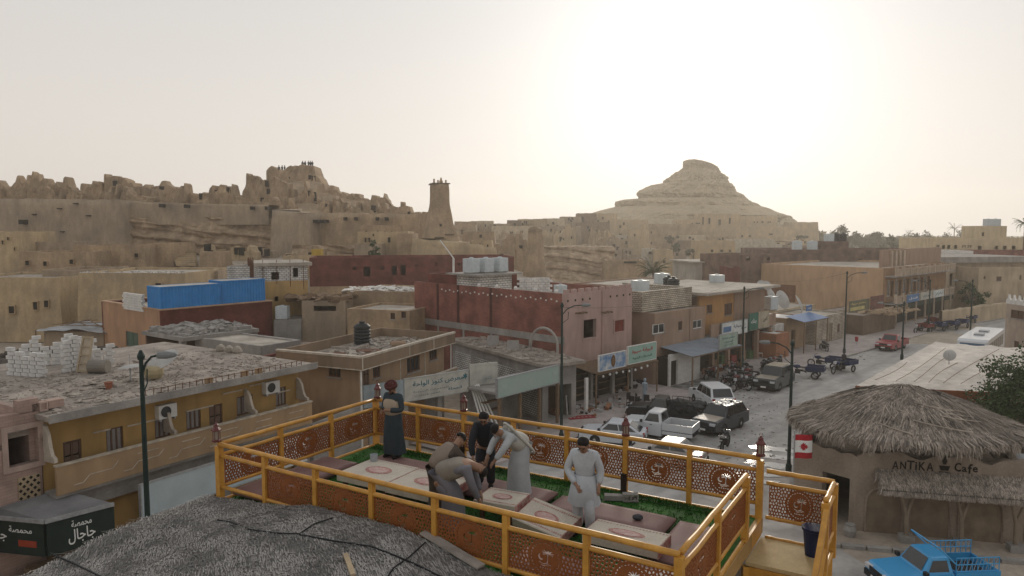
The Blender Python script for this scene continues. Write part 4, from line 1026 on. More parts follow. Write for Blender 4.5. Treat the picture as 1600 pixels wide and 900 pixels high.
# container
M_blue = mat('container_blue', (.03, .235, .58), rough=.55, var=.2, scale=1.2, tint=(.02, .17, .43), spec=.4)
def container(label, org, rz, w, d, h):
    root = thing('shipping_container', label, 'container', org, rz, 'blue containers on the roof')
    for nm, (x0, y0, x1, y1) in (('front_panel', (0, 0, w, 0)), ('side_panel', (0, d, 0, 0)), ('side_panel', (w, 0, w, d)), ('back_panel', (w, d, 0, d))):
        a, b = Vector((x0, y0)), Vector((x1, y1)); L_ = (b - a).length; n = int(L_ / .28); u = (b - a) / L_; nn = Vector((-u.y, u.x)); me = MB()
        pts = []
        for k in range(n):
            for t, dd in ((0, 0), (.35, 0), (.5, .05), (.85, .05)): pts.append((a + u * L_ * (k + t) / n, dd))
        pts.append((b, 0))
        for (p, dp), (q, dq) in zip(pts, pts[1:]):
            p2, q2 = p + nn * (dp + .02), q + nn * (dq + .02); me.quad((p2.x, p2.y, .12), (q2.x, q2.y, .12), (q2.x, q2.y, h - .1), (p2.x, p2.y, h - .1))
        me.build(nm, M_blue, root)
    fr = MB()
    for z0, z1 in ((0, .12), (h - .1, h)):
        fr.box(0, w, 0, .08, z0, z1); fr.box(0, w, d - .08, d, z0, z1); fr.box(0, .08, .08, d - .08, z0, z1); fr.box(w - .08, w, .08, d - .08, z0, z1)
    for x in (0, w - .1):
        for y in (0, d - .1): fr.box(x, x + .1, y, y + .1, .121, h - .101)
    fr.build('frame', M_blue, root); MB().box(.08, w - .08, .08, d - .08, h - .06, h - .02).build('roof', mat('container_roof', (.5, .47, .42)), root)
    return root
rzp = math.atan2(B.y - A.y, B.x - A.x); d_ = (B - A).normalized(); n_ = Vector((-d_.y, d_.x))
o = A + d_ * .1 + n_ * .35; container('nearer blue corrugated container standing at the peach corner', (o.x, o.y, 6.2), rzp, 5.6, 2.4, 2.35)
o = A + d_ * 5.85 + n_ * .5; container('farther, taller blue corrugated container on the brick house', (o.x, o.y, 6.2), rzp, 4.4, 2.4, 2.55)
o = A + n_ * 3.2; wl = thing('block_wall', 'short white block wall standing left of the blue container', 'wall', (o.x, o.y, 6.2), rzp + PI / 2)
for r_ in range(7):
    for k in range(9): MB().cbox((.25 + k * .44 + (.22 if r_ % 2 else 0), 0, .11 + r_ * .22), .42, .22, .2).build('block', M_white, wl)

# tarpaulin and brushwood shacks in front of it
rn = random.Random(12)
c = AT(135, 502, 70)
sh = thing('tarpaulin_shack', 'low shack roofed with pale torn tarpaulins and planks', 'shack', (c.x, 70, 0), -.1)
MB().wall((-4.5, 0), (5.5, 0), -.1, 3.6, .2).wall((-4.5, 6), (-4.5, .2), -.1, 3.6, .2).build('wall', M_mudg, sh)
tp = grid_sheet(-5, 6, -.6, 6.5, 22, 14, lambda x, y: 3.75 + .35 * noise.noise(Vector((x * .5, y * .5, 2))) + .12 * noise.noise(Vector((x * 2, y * 2, 5)))); tp.build('tarpaulin', mat('grey_tarpaulin', (.42, .43, .44), rough=.7, var=.4, scale=.8, tint=(.25, .25, .25)), sh)
for k in range(10): MB().beam((rn.uniform(-5, 5), rn.uniform(-.5, 5), 4.0), (rn.uniform(-5, 5), rn.uniform(-.5, 6), 4.15), .12, .06).build('plank', M_wood, sh)
for x in (-4.8, -1, 2.2, 5.4): MB().tube([(x, -.7, 0), (x, -.65, 3.8)], .06, 6).build('post', M_wood, sh)
c = AT(85, 528, 58); clutter(None, 'brushwood_heap', 'dark brushwood and scrap heaped behind the white block walls', (c.x, 58, 3.2), rn, 600, 5, 3.5, mat('brushwood', (.10, .085, .07), var=.3), .2, 1.3, flat=.25)
building('yard_house', 'low dark yard building under the brushwood heap', AT(40, 560, 55), AT(200, 556, 56), 7, 3.3, wall=M_mudg, parapet=.1, cat='house')
# concrete frame shed with junk on the roof
cA, cB = AT(288, 550, 55), AT(400, 540, 60)
cf = thing('concrete_frame', 'unfinished concrete frame shed with junk on its roof', 'shed', (cA.x, cA.y, 0), math.atan2(cB.y - cA.y, cB.x - cA.x))
W_ = (cB - cA).to_2d().length
MB().box(-.2, W_ + .2, -.2, 6, 5.0, 5.3).build('roof_slab', M_conc, cf)
for x in (0, W_ * .42, W_ * .8, W_): MB().box(x - .2, x + .2, 0, .4, -.1, 4.998).build('column', M_conc, cf)
MB().wall((W_, 5.8), (0, 5.8), -.1, 4.998, .2).build('back_wall', M_brownbrick, cf)
o = cf.matrix_basis @ Vector((W_ / 2, 2.8, 5.3)); clutter(None, 'roof_junk', 'grey scrap, sheets and tyres heaped on the concrete frame shed', o, rn, 420, W_ / 2, 2.6, M_conc, .15, .8, rz=cf.rotation_euler.z)
ty = MB(); 
for i in range(20):
    for j in range(8): a, b = 2 * PI * i / 20, 2 * PI * j / 8; ty.v.append(((.34 + .12 * math.cos(b)) * math.cos(a), (.34 + .12 * math.cos(b)) * math.sin(a), .12 * math.sin(b)))
ty.f = [(i * 8 + j, ((i + 1) % 20) * 8 + j, ((i + 1) % 20) * 8 + (j + 1) % 8, i * 8 + (j + 1) % 8) for i in range(20) for j in range(8)]; ty.mi = [0] * len(ty.f)
M_tyre = mat('rubber', (.03, .03, .03), rough=.8)
t_ = ty.build('tyre', M_tyre, None, smooth=True); t_.location = cf.matrix_basis @ Vector((W_ * .75, 1.5, 5.55)); t_.rotation_euler = (.3, .1, 0); tag(t_, 'old car tyre lying on the concrete frame shed roof', 'tyre')
building('long_shed', 'low pale roofed shed behind the mustard building', AT(408, 560, 52), AT(470, 552, 55), 8, 5.1, wall=M_conc, parapet=.1, roof=M_concL, cat='shed')
c = AT(520, 545, 62); clutter(None, 'timber_scrap', 'splintered timber and reed scrap heaped on a low roof', (c.x, 62, ZAT(547, 62)), rn, 380, 5.5, 2.5, M_wood, .2, 1.4, flat=.2)
building('low_roof_house', 'low house under the heap of splintered timber', AT(455, 560, 58.5), AT(600, 556, 60), 7, ZAT(549, 60), wall=M_brownbrick, parapet=.05, roof=M_rubble_roof, cat='house')
# brown mud houses between the ochre house and the brick block
building('mud_yard_house', 'brown mud house with pale sacking on its roof', AT(545, 490, 74), AT(645, 492, 72), 8, ZAT(455, 73), wall=M_mud, parapet=.15, roof=M_concL, front=[('open', (612, 617, 488, 497)), ('open', (628, 634, 488, 497))], cat='house')
c = AT(600, 455, 76); clutter(None, 'roof_sacking', 'pale sacking and plastic strewn on the brown mud house roof', (c.x, 76.5, ZAT(455, 73) - .1), rn, 140, 4, 2.5, M_white, .3, 1.2, flat=.12)
building('low_mud_house', 'low mud house in front of the pale sacking roof', AT(543, 520, 66), AT(640, 516, 64), 6, ZAT(484, 65), wall=M_mud, parapet=.2, front=[('bars', (610, 617, 489, 499)), ('bars', (627, 634, 487, 497))], cat='house')
building('reed_roof_shed', 'ruined mud shed with a collapsing palm log roof', AT(472, 505, 70), AT(540, 505, 70), 6, ZAT(470, 70), wall=M_mudg, parapet=.2, front=[('open', (490, 525, 478, 486))], cat='shed')
c = AT(500, 468, 72); clutter(None, 'palm_logs', 'palm logs and reeds lying across the ruined mud shed', (c.x, 72.5, ZAT(470, 70) + .05), rn, 160, 3.0, 2.2, M_wood, .4, 1.6, flat=.18)
# long dark red brick block below the fortress
lr = building('long_brick_block', 'very long dark red brick block below the fortress', AT(484, 440, 101), AT(803, 440, 106), 9, ZAT(402, 103), z0=0, wall=M_redbrick2, parapet=.4, roof=M_concL,
   front=[('open', (551, 557, 417, 422)), ('open', (568, 579, 417, 432)), ('open', (594, 600, 416, 421)), ('open', (612, 620, 415, 430)), ('open', (626, 634, 414, 430)), ('open', (648, 653, 413, 417)), ('open', (715, 719, 411, 415)), ('open', (729, 736, 413, 425)), ('open', (680, 684, 411, 414))])
MB().box(-.02, lr['_w'] + .02, -.03, -.003, 0, ZAT(447, 102)).build('mud_skirt', M_mud, lr)
mud_house(440, 540, 400, 420, 112, 6, 'pale rubble platform behind the dark red block', M_mud2, seed=230, roofm=M_concL)
c = AT(496, 397, 113); o = MB().cbox((0, 0, .5), 1.5, 1.2, 1.0).box(-.8, .8, -.65, .65, 1.0, 1.08).build('yellow_tank', mat('yellow_plastic', (.5, .33, .05), rough=.6)); o.location = (c.x, 113, c.z - .3); tag(o, 'small yellow tank on the pale platform under the bastion', 'tank')

# ------------------------------------------------------------------ left of the street: the near shop row
SD = Vector((.542, .840)); SN = Vector((-.840, .542))            # along the street, and away from it
def on(P, u, t): q = Vector(P) + SD * u + SN * t; return (q.x, q.y)
RZ1 = math.atan2(SD.y, SD.x)
M_must = mat('mustard_plaster', (.40, .25, .09), rough=.9, var=.25, scale=.7, fine=.06, bump=.1, tint=(.29, .185, .08))
M_must2 = mat('balcony_ochre', (.37, .25, .145), rough=.9, var=.25, scale=.9, tint=(.29, .20, .12))
P0, P1 = Vector((-17.1, 26.9)), Vector((-10.4, 37.3))
LM = (P1 - P0).length
# mustard building: wall one metre behind the balcony front
wA, wB = on(P0, -.1, 1.0), on(P0, LM, 1.0)
mb_ = building('mustard_building', 'mustard building with a long ochre balcony and a rubble strewn roof', wA, wB, 12.5, 6.32, wall=M_must, roof=M_rubble_roof, parapet=.02,
    front=[('door', (99, 128, 688, 735)), ('brownpane', (166, 193, 668, 706)), ('brownpane', (242, 266, 650, 684)), ('brownpane', (291, 314, 640, 671)), ('door', (327, 348, 632, 668)), ('brownpane', (370, 395, 618, 648)), ('brownpane', (431, 447, 605, 634))])
w_ = mb_['_w']
rs = MB().box(-.2, w_ + .35, -1.05, 12.6, 6.325, 6.52); rs.build('roof_slab', M_rubble_roof, mb_)
lip = MB().box(-.2, w_ + .35, -1.12, -1.053, 6.28, 6.60); lip.build('roof_edge', M_conc, mb_)
bal = MB().box(0, w_, -1.0, -.88, 3.45, 4.55); bal.build('balcony_parapet', M_must2, mb_)
MB().box(.0, w_, -.878, -.003, 3.3, 3.44).build('balcony_floor', M_conc, mb_)
MB().box(-.02, w_ + .02, -1.05, -.84, 4.553, 4.62).build('balcony_coping', mat('worn_cream_trim', (.52, .45, .36), var=.35, scale=3), mb_)
tr = MATS['worn_cream_trim']
rn = random.Random(6)
for k in range(6):   # applied mouldings on the balcony front: worn pale hexagon lines
    u = .6 + k * 1.95
    for seg in (((0, .25), (.35, .25)), ((.35, .25), (.6, .5)), ((.6, .5), (1.5, .5)), ((.6, .82), (1.5, .82)), ((.2, .95), (.6, .82)), ((1.5, .5), (1.75, .75))):
        if rn.random() < .3: continue
        (a, b), (c, d) = seg; MB().beam((u + a, -1.012, 3.45 + b), (u + c, -1.012, 3.45 + d), .022, .035).build('moulding', tr, mb_)
for u in (0.02, 4.9, 9.1, w_ - .16):   # curved white fins dividing the balcony
    f = MB(); pr = [(0, 0), (-.84, 0), (-.84, .12), (-.62, .2), (-.5, .42), (-.4, .8), (-.2, 1.05), (0, 1.12)]
    if u < .1: pr = [(0, -.02)] + [(a, b * 1.25 + .05) for a, b in pr[1:]]
    f.v = [(u, y - .003, 4.63 + z) for y, z in pr] + [(u + .13, y - .003, 4.63 + z) for y, z in pr]; n = len(pr)
    f.f = [tuple(range(n)), tuple(range(2 * n - 1, n - 1, -1))] + [((i + 1) % n, i, n + i, n + (i + 1) % n) for i in range(n)]; f.mi = [0] * len(f.f)
    f.build('balcony_fin', mat('fin_plaster', (.55, .48, .40), var=.3), mb_)
for (a, b, z) in ((1.9, 2.6, 5.25), (3.3, 4.6, 5.2), (6.0, 7.4, 5.25), (7.9, 9.0, 5.7), (9.4, 10.2, 5.8), (10.3, 11.9, 5.15)): MB().box(a, b, -.04, -.003, z, z + .06).build('string_course', tr, mb_)
# rusty rebar upstands and a ladder-like grid along the roof edge
for k in range(26):
    u = 3.6 + k * .33; MB().tube([(u, -1.0, 6.52), (u + rn.uniform(-.03, .03), -1.0, 6.85)], .018, 5).build('rebar', M_rust, mb_)
MB().tube([(3.6, -1.0, 6.82), (8, -1.0, 6.80), (w_, -1.0, 6.84)], .015, 5).build('rebar_tie', M_rust, mb_)
for u in (6.6, 8.5, 9.3): MB().cbox((u, -.9, 6.68), .35, .12, .3).build('block_stub', M_must2, mb_)
o = mb_.matrix_basis @ Vector((w_ * .5, 3.5, 6.52)); clutter(None, 'roof_rubble', 'grey stones, boards and dust strewn over the mustard building roof', o, random.Random(7), 1500, w_ * .5, 4.3, M_rubble_roof, .02, .17, rz=RZ1, flat=.35)
o = mb_.matrix_basis @ Vector((w_ * .25, 1.4, 6.52)); clutter(None, 'roof_boards', 'pale broken boards and sheets near the roof edge', o, random.Random(8), 90, 3.2, 2.2, M_concL, .1, .5, rz=RZ1, flat=.06)
def ac_at(b, px, py, label, face=(0, 0)):
    pl = Plane(wA, wB); u, z = pl.uz(px, py); o = b.matrix_basis @ Vector((u, -.003, z - .3)); ac_unit(label, o, b.rotation_euler.z)
ac_at(mb_, 256, 641, 'white air conditioner on the mustard wall above a window'); ac_at(mb_, 420, 604, 'small air conditioner near the far end of the mustard wall')
# white block room walls, a leaning ladder, a drum and a dish on that roof
bw = mb_.matrix_basis
def block_wall(label, pts, rows, z0=6.52, notch=()):
    root = thing('block_wall', label, 'wall', (0, 0, z0)); bl = None
    for (a, b), h in zip(zip(pts, pts[1:]), rows):
        a, b = Vector(a), Vector(b); d = b - a; n = max(1, int(d.length / .42)); ang = math.atan2(d.y, d.x)
        for r in range(max(h) if isinstance(h, (list, tuple)) else h):
            for k in range(n):
                hh = h[min(len(h) - 1, int(k / n * len(h)))] if isinstance(h, (list, tuple)) else h
                if r >= hh: continue
                p = a + d * ((k + .5 + (.25 if r % 2 else -.0)) / n)
                if bl is None: bl = MB().cbox((0, 0, 0), .385, .2, .172).build('block', M_whiteb, root).data; o = root.children[0]
                else: o = shared('block', bl, root)
                o.location = (p.x, p.y, .1 + r * .195); o.rotation_euler = (0, 0, ang + rn.uniform(-.02, .02))
    return root
M_whiteb = mat('white_block', (.70, .685, .66), var=.2, scale=4)
def roofp(px, py): return tuple(G(px, py, 6.52)[:2])
block_wall('white block wall stub at the outer end of the roof room', [roofp(13, 586), roofp(70, 590)], [[7, 6, 5, 6, 6]])
block_wall('white block wall with notched top forming the back of the roof room', [roofp(30, 574), roofp(95, 569), roofp(150, 563)], [[6, 8, 5, 6, 9], [8, 7, 11, 6, 10]])
block_wall('white block wall right of the leaning wooden ladder', [roofp(96, 583), roofp(124, 578), roofp(178, 572)], [[8, 9, 9], [7, 6, 5, 6, 6, 6]])
c = G(128, 583, 6.52); ld = thing('wooden_ladder', 'pale wooden ladder-like door leaning on the white blocks', 'ladder', c, RZ1 - 1.3)
for x in (-.32, .32): MB().beam((x, 0, 0), (x * .9, .45, 1.75), .09, .06).build('stile', mat('pale_wood', (.42, .34, .24)), ld)
for z in (.08, .45, .85, 1.25, 1.68): MB().beam((-.3, z * .257, z), (.3, z * .257, z), .07, .08).build('rail', MATS['pale_wood'], ld)
MB().quad((-.28, .05, .1), (.28, .05, .1), (.26, .45, 1.66), (-.26, .45, 1.66)).build('panel', mat('ply', (.45, .38, .29)), ld)
c = G(155, 583, 6.52); o = MB().lathe([(.3, -.45), (.33, -.43), (.33, .43), (.3, .45)], 16).build('steel_drum', mat('drab_drum', (.22, .20, .17), rough=.7)); o.location = (c.x, c.y, c.z + .33); o.rotation_euler = (0, PI / 2, RZ1 - 1.0); tag(o, 'drab drum lying on its side on the mustard roof', 'drum')
c = G(252, 590, 6.52); dish('large pale satellite dish propped on the mustard roof', c, .75, 2.6, 1.0); c = G(205, 596, 6.52); dish('fallen satellite dish lying on the mustard roof', c, .55, 1.0, 1.45)
c = G(241, 593, 6.52); o = MB().lathe([(.05, 0), (.34, .1), (.42, .3), (.4, .5), (.3, .62)], 14).build('plastic_basin', mat('basin_tan', (.4, .33, .2))); o.location = c; tag(o, 'tan plastic basin between the roof dishes', 'basin')
c = G(170, 608, 6.52); o = MB().lathe([(.13, 0), (.17, .3), (.2, .31), (.16, .28)], 12).build('clay_pot', mat('terracotta', (.33, .13, .08))); o.location = c; tag(o, 'small terracotta pot standing on the mustard roof', 'pot')
for k, (px, py) in enumerate(((358, 551), (371, 552), (345, 549))):
    c = G(px, py, 6.52); o = MB().lathe([(.2, 0), (.28, .12), (.26, .3), (.12, .38)], 10).build('stone', M_concL); o.location = c; rough_mesh(o, .1, 3); tag(o, 'pale stone weighing down the far roof edge', 'stone', 'stones on the far roof edge')

# pale pink brick house at the picture edge
M_pinkb = brick_mat('pink_tile_brick', (.40, .285, .24), (.35, .245, .205), (.29, .22, .19), bw=.36, bh=.12, ms=.008, bump=.3)
pA, pB = on(P0, -7.5, 1.0), on(P0, -.14, 1.0)
pk = building('pink_brick_house', 'pale pink brick house with a broad unglazed window', pA, pB, 9, 6.6, wall=M_pinkb, parapet=.7, roof=M_rubble_roof,
    front=[('open', (12, 60, 671, 726)), ('open', (-14, 3, 640, 652)), ('open', (-14, 4, 697, 706)), ('open', (67, 73, 682, 690))])
pl = Plane(pA, pB)
def surround(root, pl, r, e, m, nm='window_surround'):
    u0, u1, z0, z1 = pl.rect(r); f = MB(); f.box(u0 - e, u1 + e, -.05, -.003, z1, z1 + e); f.box(u0 - e, u1 + e, -.05, -.003, z0 - e, z0); f.box(u0 - e, u0, -.05, -.003, z0, z1); f.box(u1, u1 + e, -.05, -.003, z0, z1); return f.build(nm, m, root)
M_pinkst = mat('pink_stone_trim', (.44, .33, .28))
surround(pk, pl, (12, 60, 671, 726), .2, M_pinkst); surround(pk, pl, (67, 73, 682, 690), .12, M_pinkst)
u0, u1, z0, z1 = pl.rect((28, 62, 743, 778))
gr = MB(); gr.box(u0, u1, -.06, -.003, z0, z1); gr.build('vent_panel', mat('sand_block', (.46, .36, .24)), pk)
for i in range(6):
    for j in range(6):
        if (i + j) % 2: continue
        a, b = u0 + (u1 - u0) * (i + .5) / 6, z0 + (z1 - z0) * (j + .5) / 6; MB().cbox((a, -.063, b), .1, .012, .1, ry=PI / 4).build('vent_hole', M_dark, pk)
for px in (62, 88):
    u, z = pl.uz(px, 626); MB().cbox((u, .2, 6.75), .55, .4, .3).build('battlement', M_pinkb, pk)
MB().cbox((pk['_w'] - .35, .2, 6.85), .7, .4, .5).build('corner_battlement', M_pinkb, pk)
surround(pk, pl, (64, 72, 630, 640), .06, M_pinkst, 'niche')
MB().box(-6, pk['_w'] * .8, .32, .40, 3.0, 5.2).build('inner_wall', M_rubble_roof, pk).location = (6, 3.2, 0)
o = pk.matrix_basis @ Vector((pk['_w'] * .6, 1.6, 3.5)); clutter(None, 'rubble_heap', 'dark rubble inside the unglazed window of the pink house', o, rn, 200, 1.6, 1.1, M_rubble_roof, .1, .5, rz=RZ1)

# shops under the balcony: roasting kiosk, long blank sign and round sign
M_black = mat('sign_black', (.022, .035, .03), rough=.5, var=.2, scale=2); M_lw = mat('letter_white', (.75, .75, .72), rough=.6, var=.05)
kA = G(75, 846, 2.35); k1 = on(P0, -1.2, -2.7); k0 = on(P0, -1.2, -2.7)
kio = thing('roastery_kiosk', 'shop canopy with a corrugated roof and black painted fascia', 'kiosk', (0, 0, 0))
c0 = Vector(G(70, 818, 3.0)[:2])                          # street corner of the canopy
ea = (Vector(G(178, 790, 3.0)[:2]) - c0); eb = Vector(G(-60, 806, 3.0)[:2]) - c0
far_a, far_b = c0 + ea, c0 + eb
bk = Vector(on(P0, .5, .9)); 
back_b = far_b + (bk - far_a)
cs = MB(); n = 26
for i in range(n):
    t0, t1 = i / n, (i + 1) / n; tm = (t0 + t1) / 2
    for ta, tb, za, zb in ((t0, tm, 0, .05), (tm, t1, .05, 0)):
        a, b = far_b.lerp(far_a, ta) if 0 else c0.lerp(far_a, ta), c0.lerp(far_a, tb); a2, b2 = far_b.lerp(back_b.lerp(bk, .999), ta) if 0 else None, None
        q0, q1 = c0.lerp(far_a, ta), c0.lerp(far_a, tb); r0, r1 = (c0 + (bk - far_a)).lerp(bk, ta), (c0 + (bk - far_a)).lerp(bk, tb)
        cs.quad((q0.x, q0.y, 3.06 + za), (q1.x, q1.y, 3.06 + zb), (r1.x, r1.y, 3.32 + zb), (r0.x, r0.y, 3.32 + za))
# the left half of the canopy roof
for i in range(n):
    t0, t1 = i / n, (i + 1) / n; tm = (t0 + t1) / 2
    for ta, tb, za, zb in ((t0, tm, 0, .05), (tm, t1, .05, 0)):
        q0, q1 = c0.lerp(far_b, ta), c0.lerp(far_b, tb); dd = bk - far_a; r0, r1 = q0 + dd, q1 + dd
        cs.quad((q1.x, q1.y, 3.06 + zb), (q0.x, q0.y, 3.06 + za), (r0.x, r0.y, 3.32 + za), (r1.x, r1.y, 3.32 + zb))
cs.build('corrugated_roof', mat('grey_corrugated', (.31, .31, .315), rough=.55, var=.4, scale=.9, metal=.2, tint=(.2, .2, .205)), kio)
MB().beam((c0.x, c0.y, 3.06), (far_a.x, far_a.y, 3.06), .1, .14).build('gutter', M_metal, kio); MB().beam((c0.x, c0.y, 3.06), (far_b.x, far_b.y, 3.06), .1, .14).build('gutter', M_metal, kio)
for (e_, o_) in ((far_a, 0), (far_b, 1)): MB().beam((e_.x + (bk - far_a).x * .15, e_.y + (bk - far_a).y * .15, 0), (e_.x + (bk - far_a).x * .15, e_.y + (bk - far_a).y * .15, 3.0), .25, .25).build('pier', M_conc, kio)
sign_board('shop_fascia', 'black roastery fascia with big white Arabic lettering facing the street', c0 + (far_a - c0) * .02, far_a, 1.75, 2.95, M_black, .1,
    [(arabic('محمصة'), M_lw, .50, .80, .30, .22), (arabic('جاجال'), M_lw, .50, .40, .40, .46)])
sign_board('shop_fascia', 'narrower black roastery fascia with a red badge', far_b, c0 + (far_b - c0) * .02, 1.75, 2.95, M_black, .1,
    [(arabic('محمصة'), M_lw, .72, .78, .28, .2), (arabic('جاجال'), M_lw, .38, .55, .34, .4), ('■', mat('badge_red', (.35, .06, .03)), .80, .36, .22, .2)])
# shop floor wall below the balcony, and what stands inside
gl = MB().wall(on(P0, .2, .6), on(P0, LM + .3, .6), -.1, 3.29, .2, [(.6, 3.4, -.2, 2.5), (4.0, 7.0, -.2, 2.5), (7.6, 11.6, -.2, 2.5)]).build('shop_row', M_conc, None); tag(gl, 'dark open shop fronts under the ochre balcony', 'shop front')
sA, sB = Vector(G(196, 765, 3.3)[:2]), Vector(on(P0, 8.4, -1.35))
sg = sign_board('long_sign', 'long blank pale blue sign fixed below the balcony', on(P0, 2.4, -1.3), on(P0, 8.6, -1.3), 2.05, 3.35, mat('faded_pale_blue', (.40, .47, .49), rough=.6, var=.25, scale=1.2, tint=(.33, .39, .41)), .12, rim=M_metal)
sign_board('round_corner_sign', 'white and blue shop sign seen through the railing', on(P0, 8.7, -1.35), on(P0, 10.8, -1.35), 2.1, 3.4, mat('white_print', (.62, .64, .62)), .12, [(arabic('ـومـ').replace('ـ', ''), mat('navy_print', (.05, .10, .16)), .4, .62, .5, .3)])
for k in range(5): MB().box(0, 2.2, 0, .7, .0, .8 + .12 * (k % 3)).build('shop_counter', M_wood, None).matrix_basis = Matrix.Translation((*on(P0, -4.5 + k * 3.4, -.1), 0)) @ Matrix.Rotation(RZ1, 4, 'Z')
for k, o in enumerate([x for x in C.objects if x.name.startswith('shop_counter')]): tag(o, 'plain wooden counter standing in an open shop front under the balcony', 'counter', 'counters under the balcony')
lA = on(P0, 2.2, -1.6)
rail = thing('awning_rail', 'thin pale awning rail with bulbs below the long sign', 'rail', (0, 0, 0))
MB().tube([(*on(P0, .8, -2.0), 2.0), (*on(P0, 9.5, -2.0), 2.0)], .03, 6).build('bar', M_metal, rail)
MB().tube([(*on(P0, .8, -2.0), 1.7), (*on(P0, 9.5, -2.0), 1.7)], .02, 6).build('bar', M_metal, rail)
for k in range(5): MB().tube([(*on(P0, 1.0 + k * 2.1, -2.0), 1.69), (*on(P0, 1.0 + k * 2.1, -2.0), 2.02)], .02, 6).build('stay', M_metal, rail)
for k in range(8): MB().lathe([(.02, 0), (.05, .05), (.045, .1), (.02, .13)], 8, (*on(P0, 1.4 + k * 1.1, -2.05), 1.5)).build('bulb', M_lw, rail)
c = G(226, 812, 3.0); pb = G(222, 900, 0)
street_lamp('dark green street lamp post rising in front of the mustard building', (AT(222, 600, 22.5).x, 22.5, 0), AT(222, 562, 22.5).z, .2, .5)

# ------------------------------------------------------------------ tan house with the framed roof band
M_tan = mat('tan_plaster', (.36, .255, .165), rough=.9, var=.25, scale=.6, tint=(.285, .195, .125))
M_tanb = mat('brown_band', (.27, .195, .135), rough=.9, var=.2, scale=.6)
M_line = mat('pale_outline', (.60, .53, .44), var=.25, scale=3)
tA = Vector((-8.6, 41.3)); td = Vector((.407, .914)); tB = tA + td * 10.9; tn = Vector((-td.y, td.x))
th = building('tan_house', 'tan two-storey house with a pale outlined roof band', tA + td * .5 + tn * .6, tB - td * .3 + tn * .6, 5.0, 5.42, wall=M_tan, parapet=.02, roof=M_concL,
    front=[('bars', (583, 594, 567, 590)), ('bars', (636, 656, 557, 581)), ('bars', (671, 683, 542, 562)), ('door', (566, 577, 568, 603))], left=[('bars', (513, 532, 566, 589))])
w_ = th['_w']
rb_ = MB(); x0, x1, y0, y1 = -.6, w_ + .4, -.7, 5.6
for (a, b, c, d) in ((x0, x1, y0, y0 + .18), (x0, x1, y1 - .18, y1), (x0, x0 + .18, y0 + .18, y1 - .18), (x1 - .18, x1, y0 + .18, y1 - .18)): rb_.box(a, b, c, d, 5.425, 6.2)
rb_.build('roof_band', M_tanb, th)
MB().box(x0 + .18, x1 - .18, y0 + .18, y1 - .18, 5.43, 5.6).build('roof_slab', M_concL, th)
for z in (5.43, 6.14):
    MB().box(x0 - .03, x1 + .03, y0 - .03, y0 - .003, z, z + .05).build('outline', M_line, th); MB().box(x0 - .03, x0 - .003, y0, y1, z, z + .05).build('outline', M_line, th)
MB().box(x0 - .02, x1 + .02, y0 - .02, y0 + .2, 6.203, 6.26).build('outline', M_line, th); MB().box(x0 - .02, x0 + .2, y0 + .21, y1, 6.203, 6.26).build('outline', M_line, th)
for u in (x0 + .02, w_ * .44, w_ * .74): MB().box(u - .03, u + .03, y0 - .03, y0 - .003, 5.481, 6.139).build('outline', M_line, th)
for u in (w_ * .44, w_ * .74): MB().box(u - .03, u + .03, -.03, -.003, 2.0, 5.42).build('wall_line', M_line, th)
MB().tube([(w_ + .2, -.45, 2.5), (w_ + .2, -.45, 5.42)], .05, 6).build('pole', M_white, th); MB().tube([(-.45, -.5, .2), (-.45, -.5, 5.42)], .06, 6).build('drain_pipe', M_white, th)
MB().box(w_ * .74, w_ + .3, -.9, -.75, 2.9, 3.7).build('balcony_parapet', M_tan, th); MB().box(w_ * .74, w_ + .3, -.92, -.73, 3.703, 3.76).build('balcony_coping', M_line, th); MB().box(w_ * .74, w_ + .3, -.74, -.003, 2.75, 2.895).build('balcony_floor', M_conc, th)
o = th.matrix_basis @ Vector((w_ * .5, 2.5, 5.6)); clutter(None, 'roof_scrap', 'rusty sheets, boards and stones on the tan house roof', o, random.Random(3), 260, w_ * .5, 2.4, M_rubble_roof, .1, .7, rz=th.rotation_euler.z, flat=.25)
for k, (u, v) in enumerate(((.15, 2.0), (.3, .9), (.42, 2.2), (.22, 3.6))):
    o = MB().lathe([(.75, 0), (.7, .05), (.05, .06)], 12).build('rusty_sheet', M_rust); o.location = th.matrix_basis @ Vector((w_ * u, v, 5.65)); o.scale = (1.2, .8, 1); tag(o, 'rust brown sheet lying flat on the tan house roof', 'sheet', 'rusty sheets on the tan roof')
o = th.matrix_basis @ Vector((w_ * .62, 4.2, 5.6)); water_tank('ribbed black round water tank on the tan house roof', o, 'round', 1.05)
o = th.matrix_basis @ Vector((w_ * .66, 1.6, 5.75)); q = MB().lathe([(.22, -.5), (.24, -.45), (.24, .45), (.2, .5)], 12).build('clay_pipe', mat('clay_tan', (.36, .25, .17))); q.location = o; q.rotation_euler = (0, PI / 2, .4); tag(q, 'clay pipe section lying on the tan house roof', 'pipe')
pl = Plane(tA + td * .5 + tn * .6, tB); u, z = pl.uz(609, 553); ac_unit('white air conditioner under the tan house roof band', th.matrix_basis @ Vector((u, -.003, z - .3)), th.rotation_euler.z)
building('red_brick_annex', 'windowless red brick annex behind the tan house', tA + tn * 5.9 + td * .5 - tn * .0, tA + tn * 5.9 + td * 8, 5, 4.9, wall=M_redbrick2, parapet=.2, roof=M_rubble_roof, cat='house', left=[])
# grey boundary wall below it
tag(MB().wall(on(P1, .4, .4), (tA.x - .2, tA.y + .6), -.1, 3.2, .25).build('boundary_wall', M_conc), 'plain grey cement wall between the mustard and tan houses', 'wall')

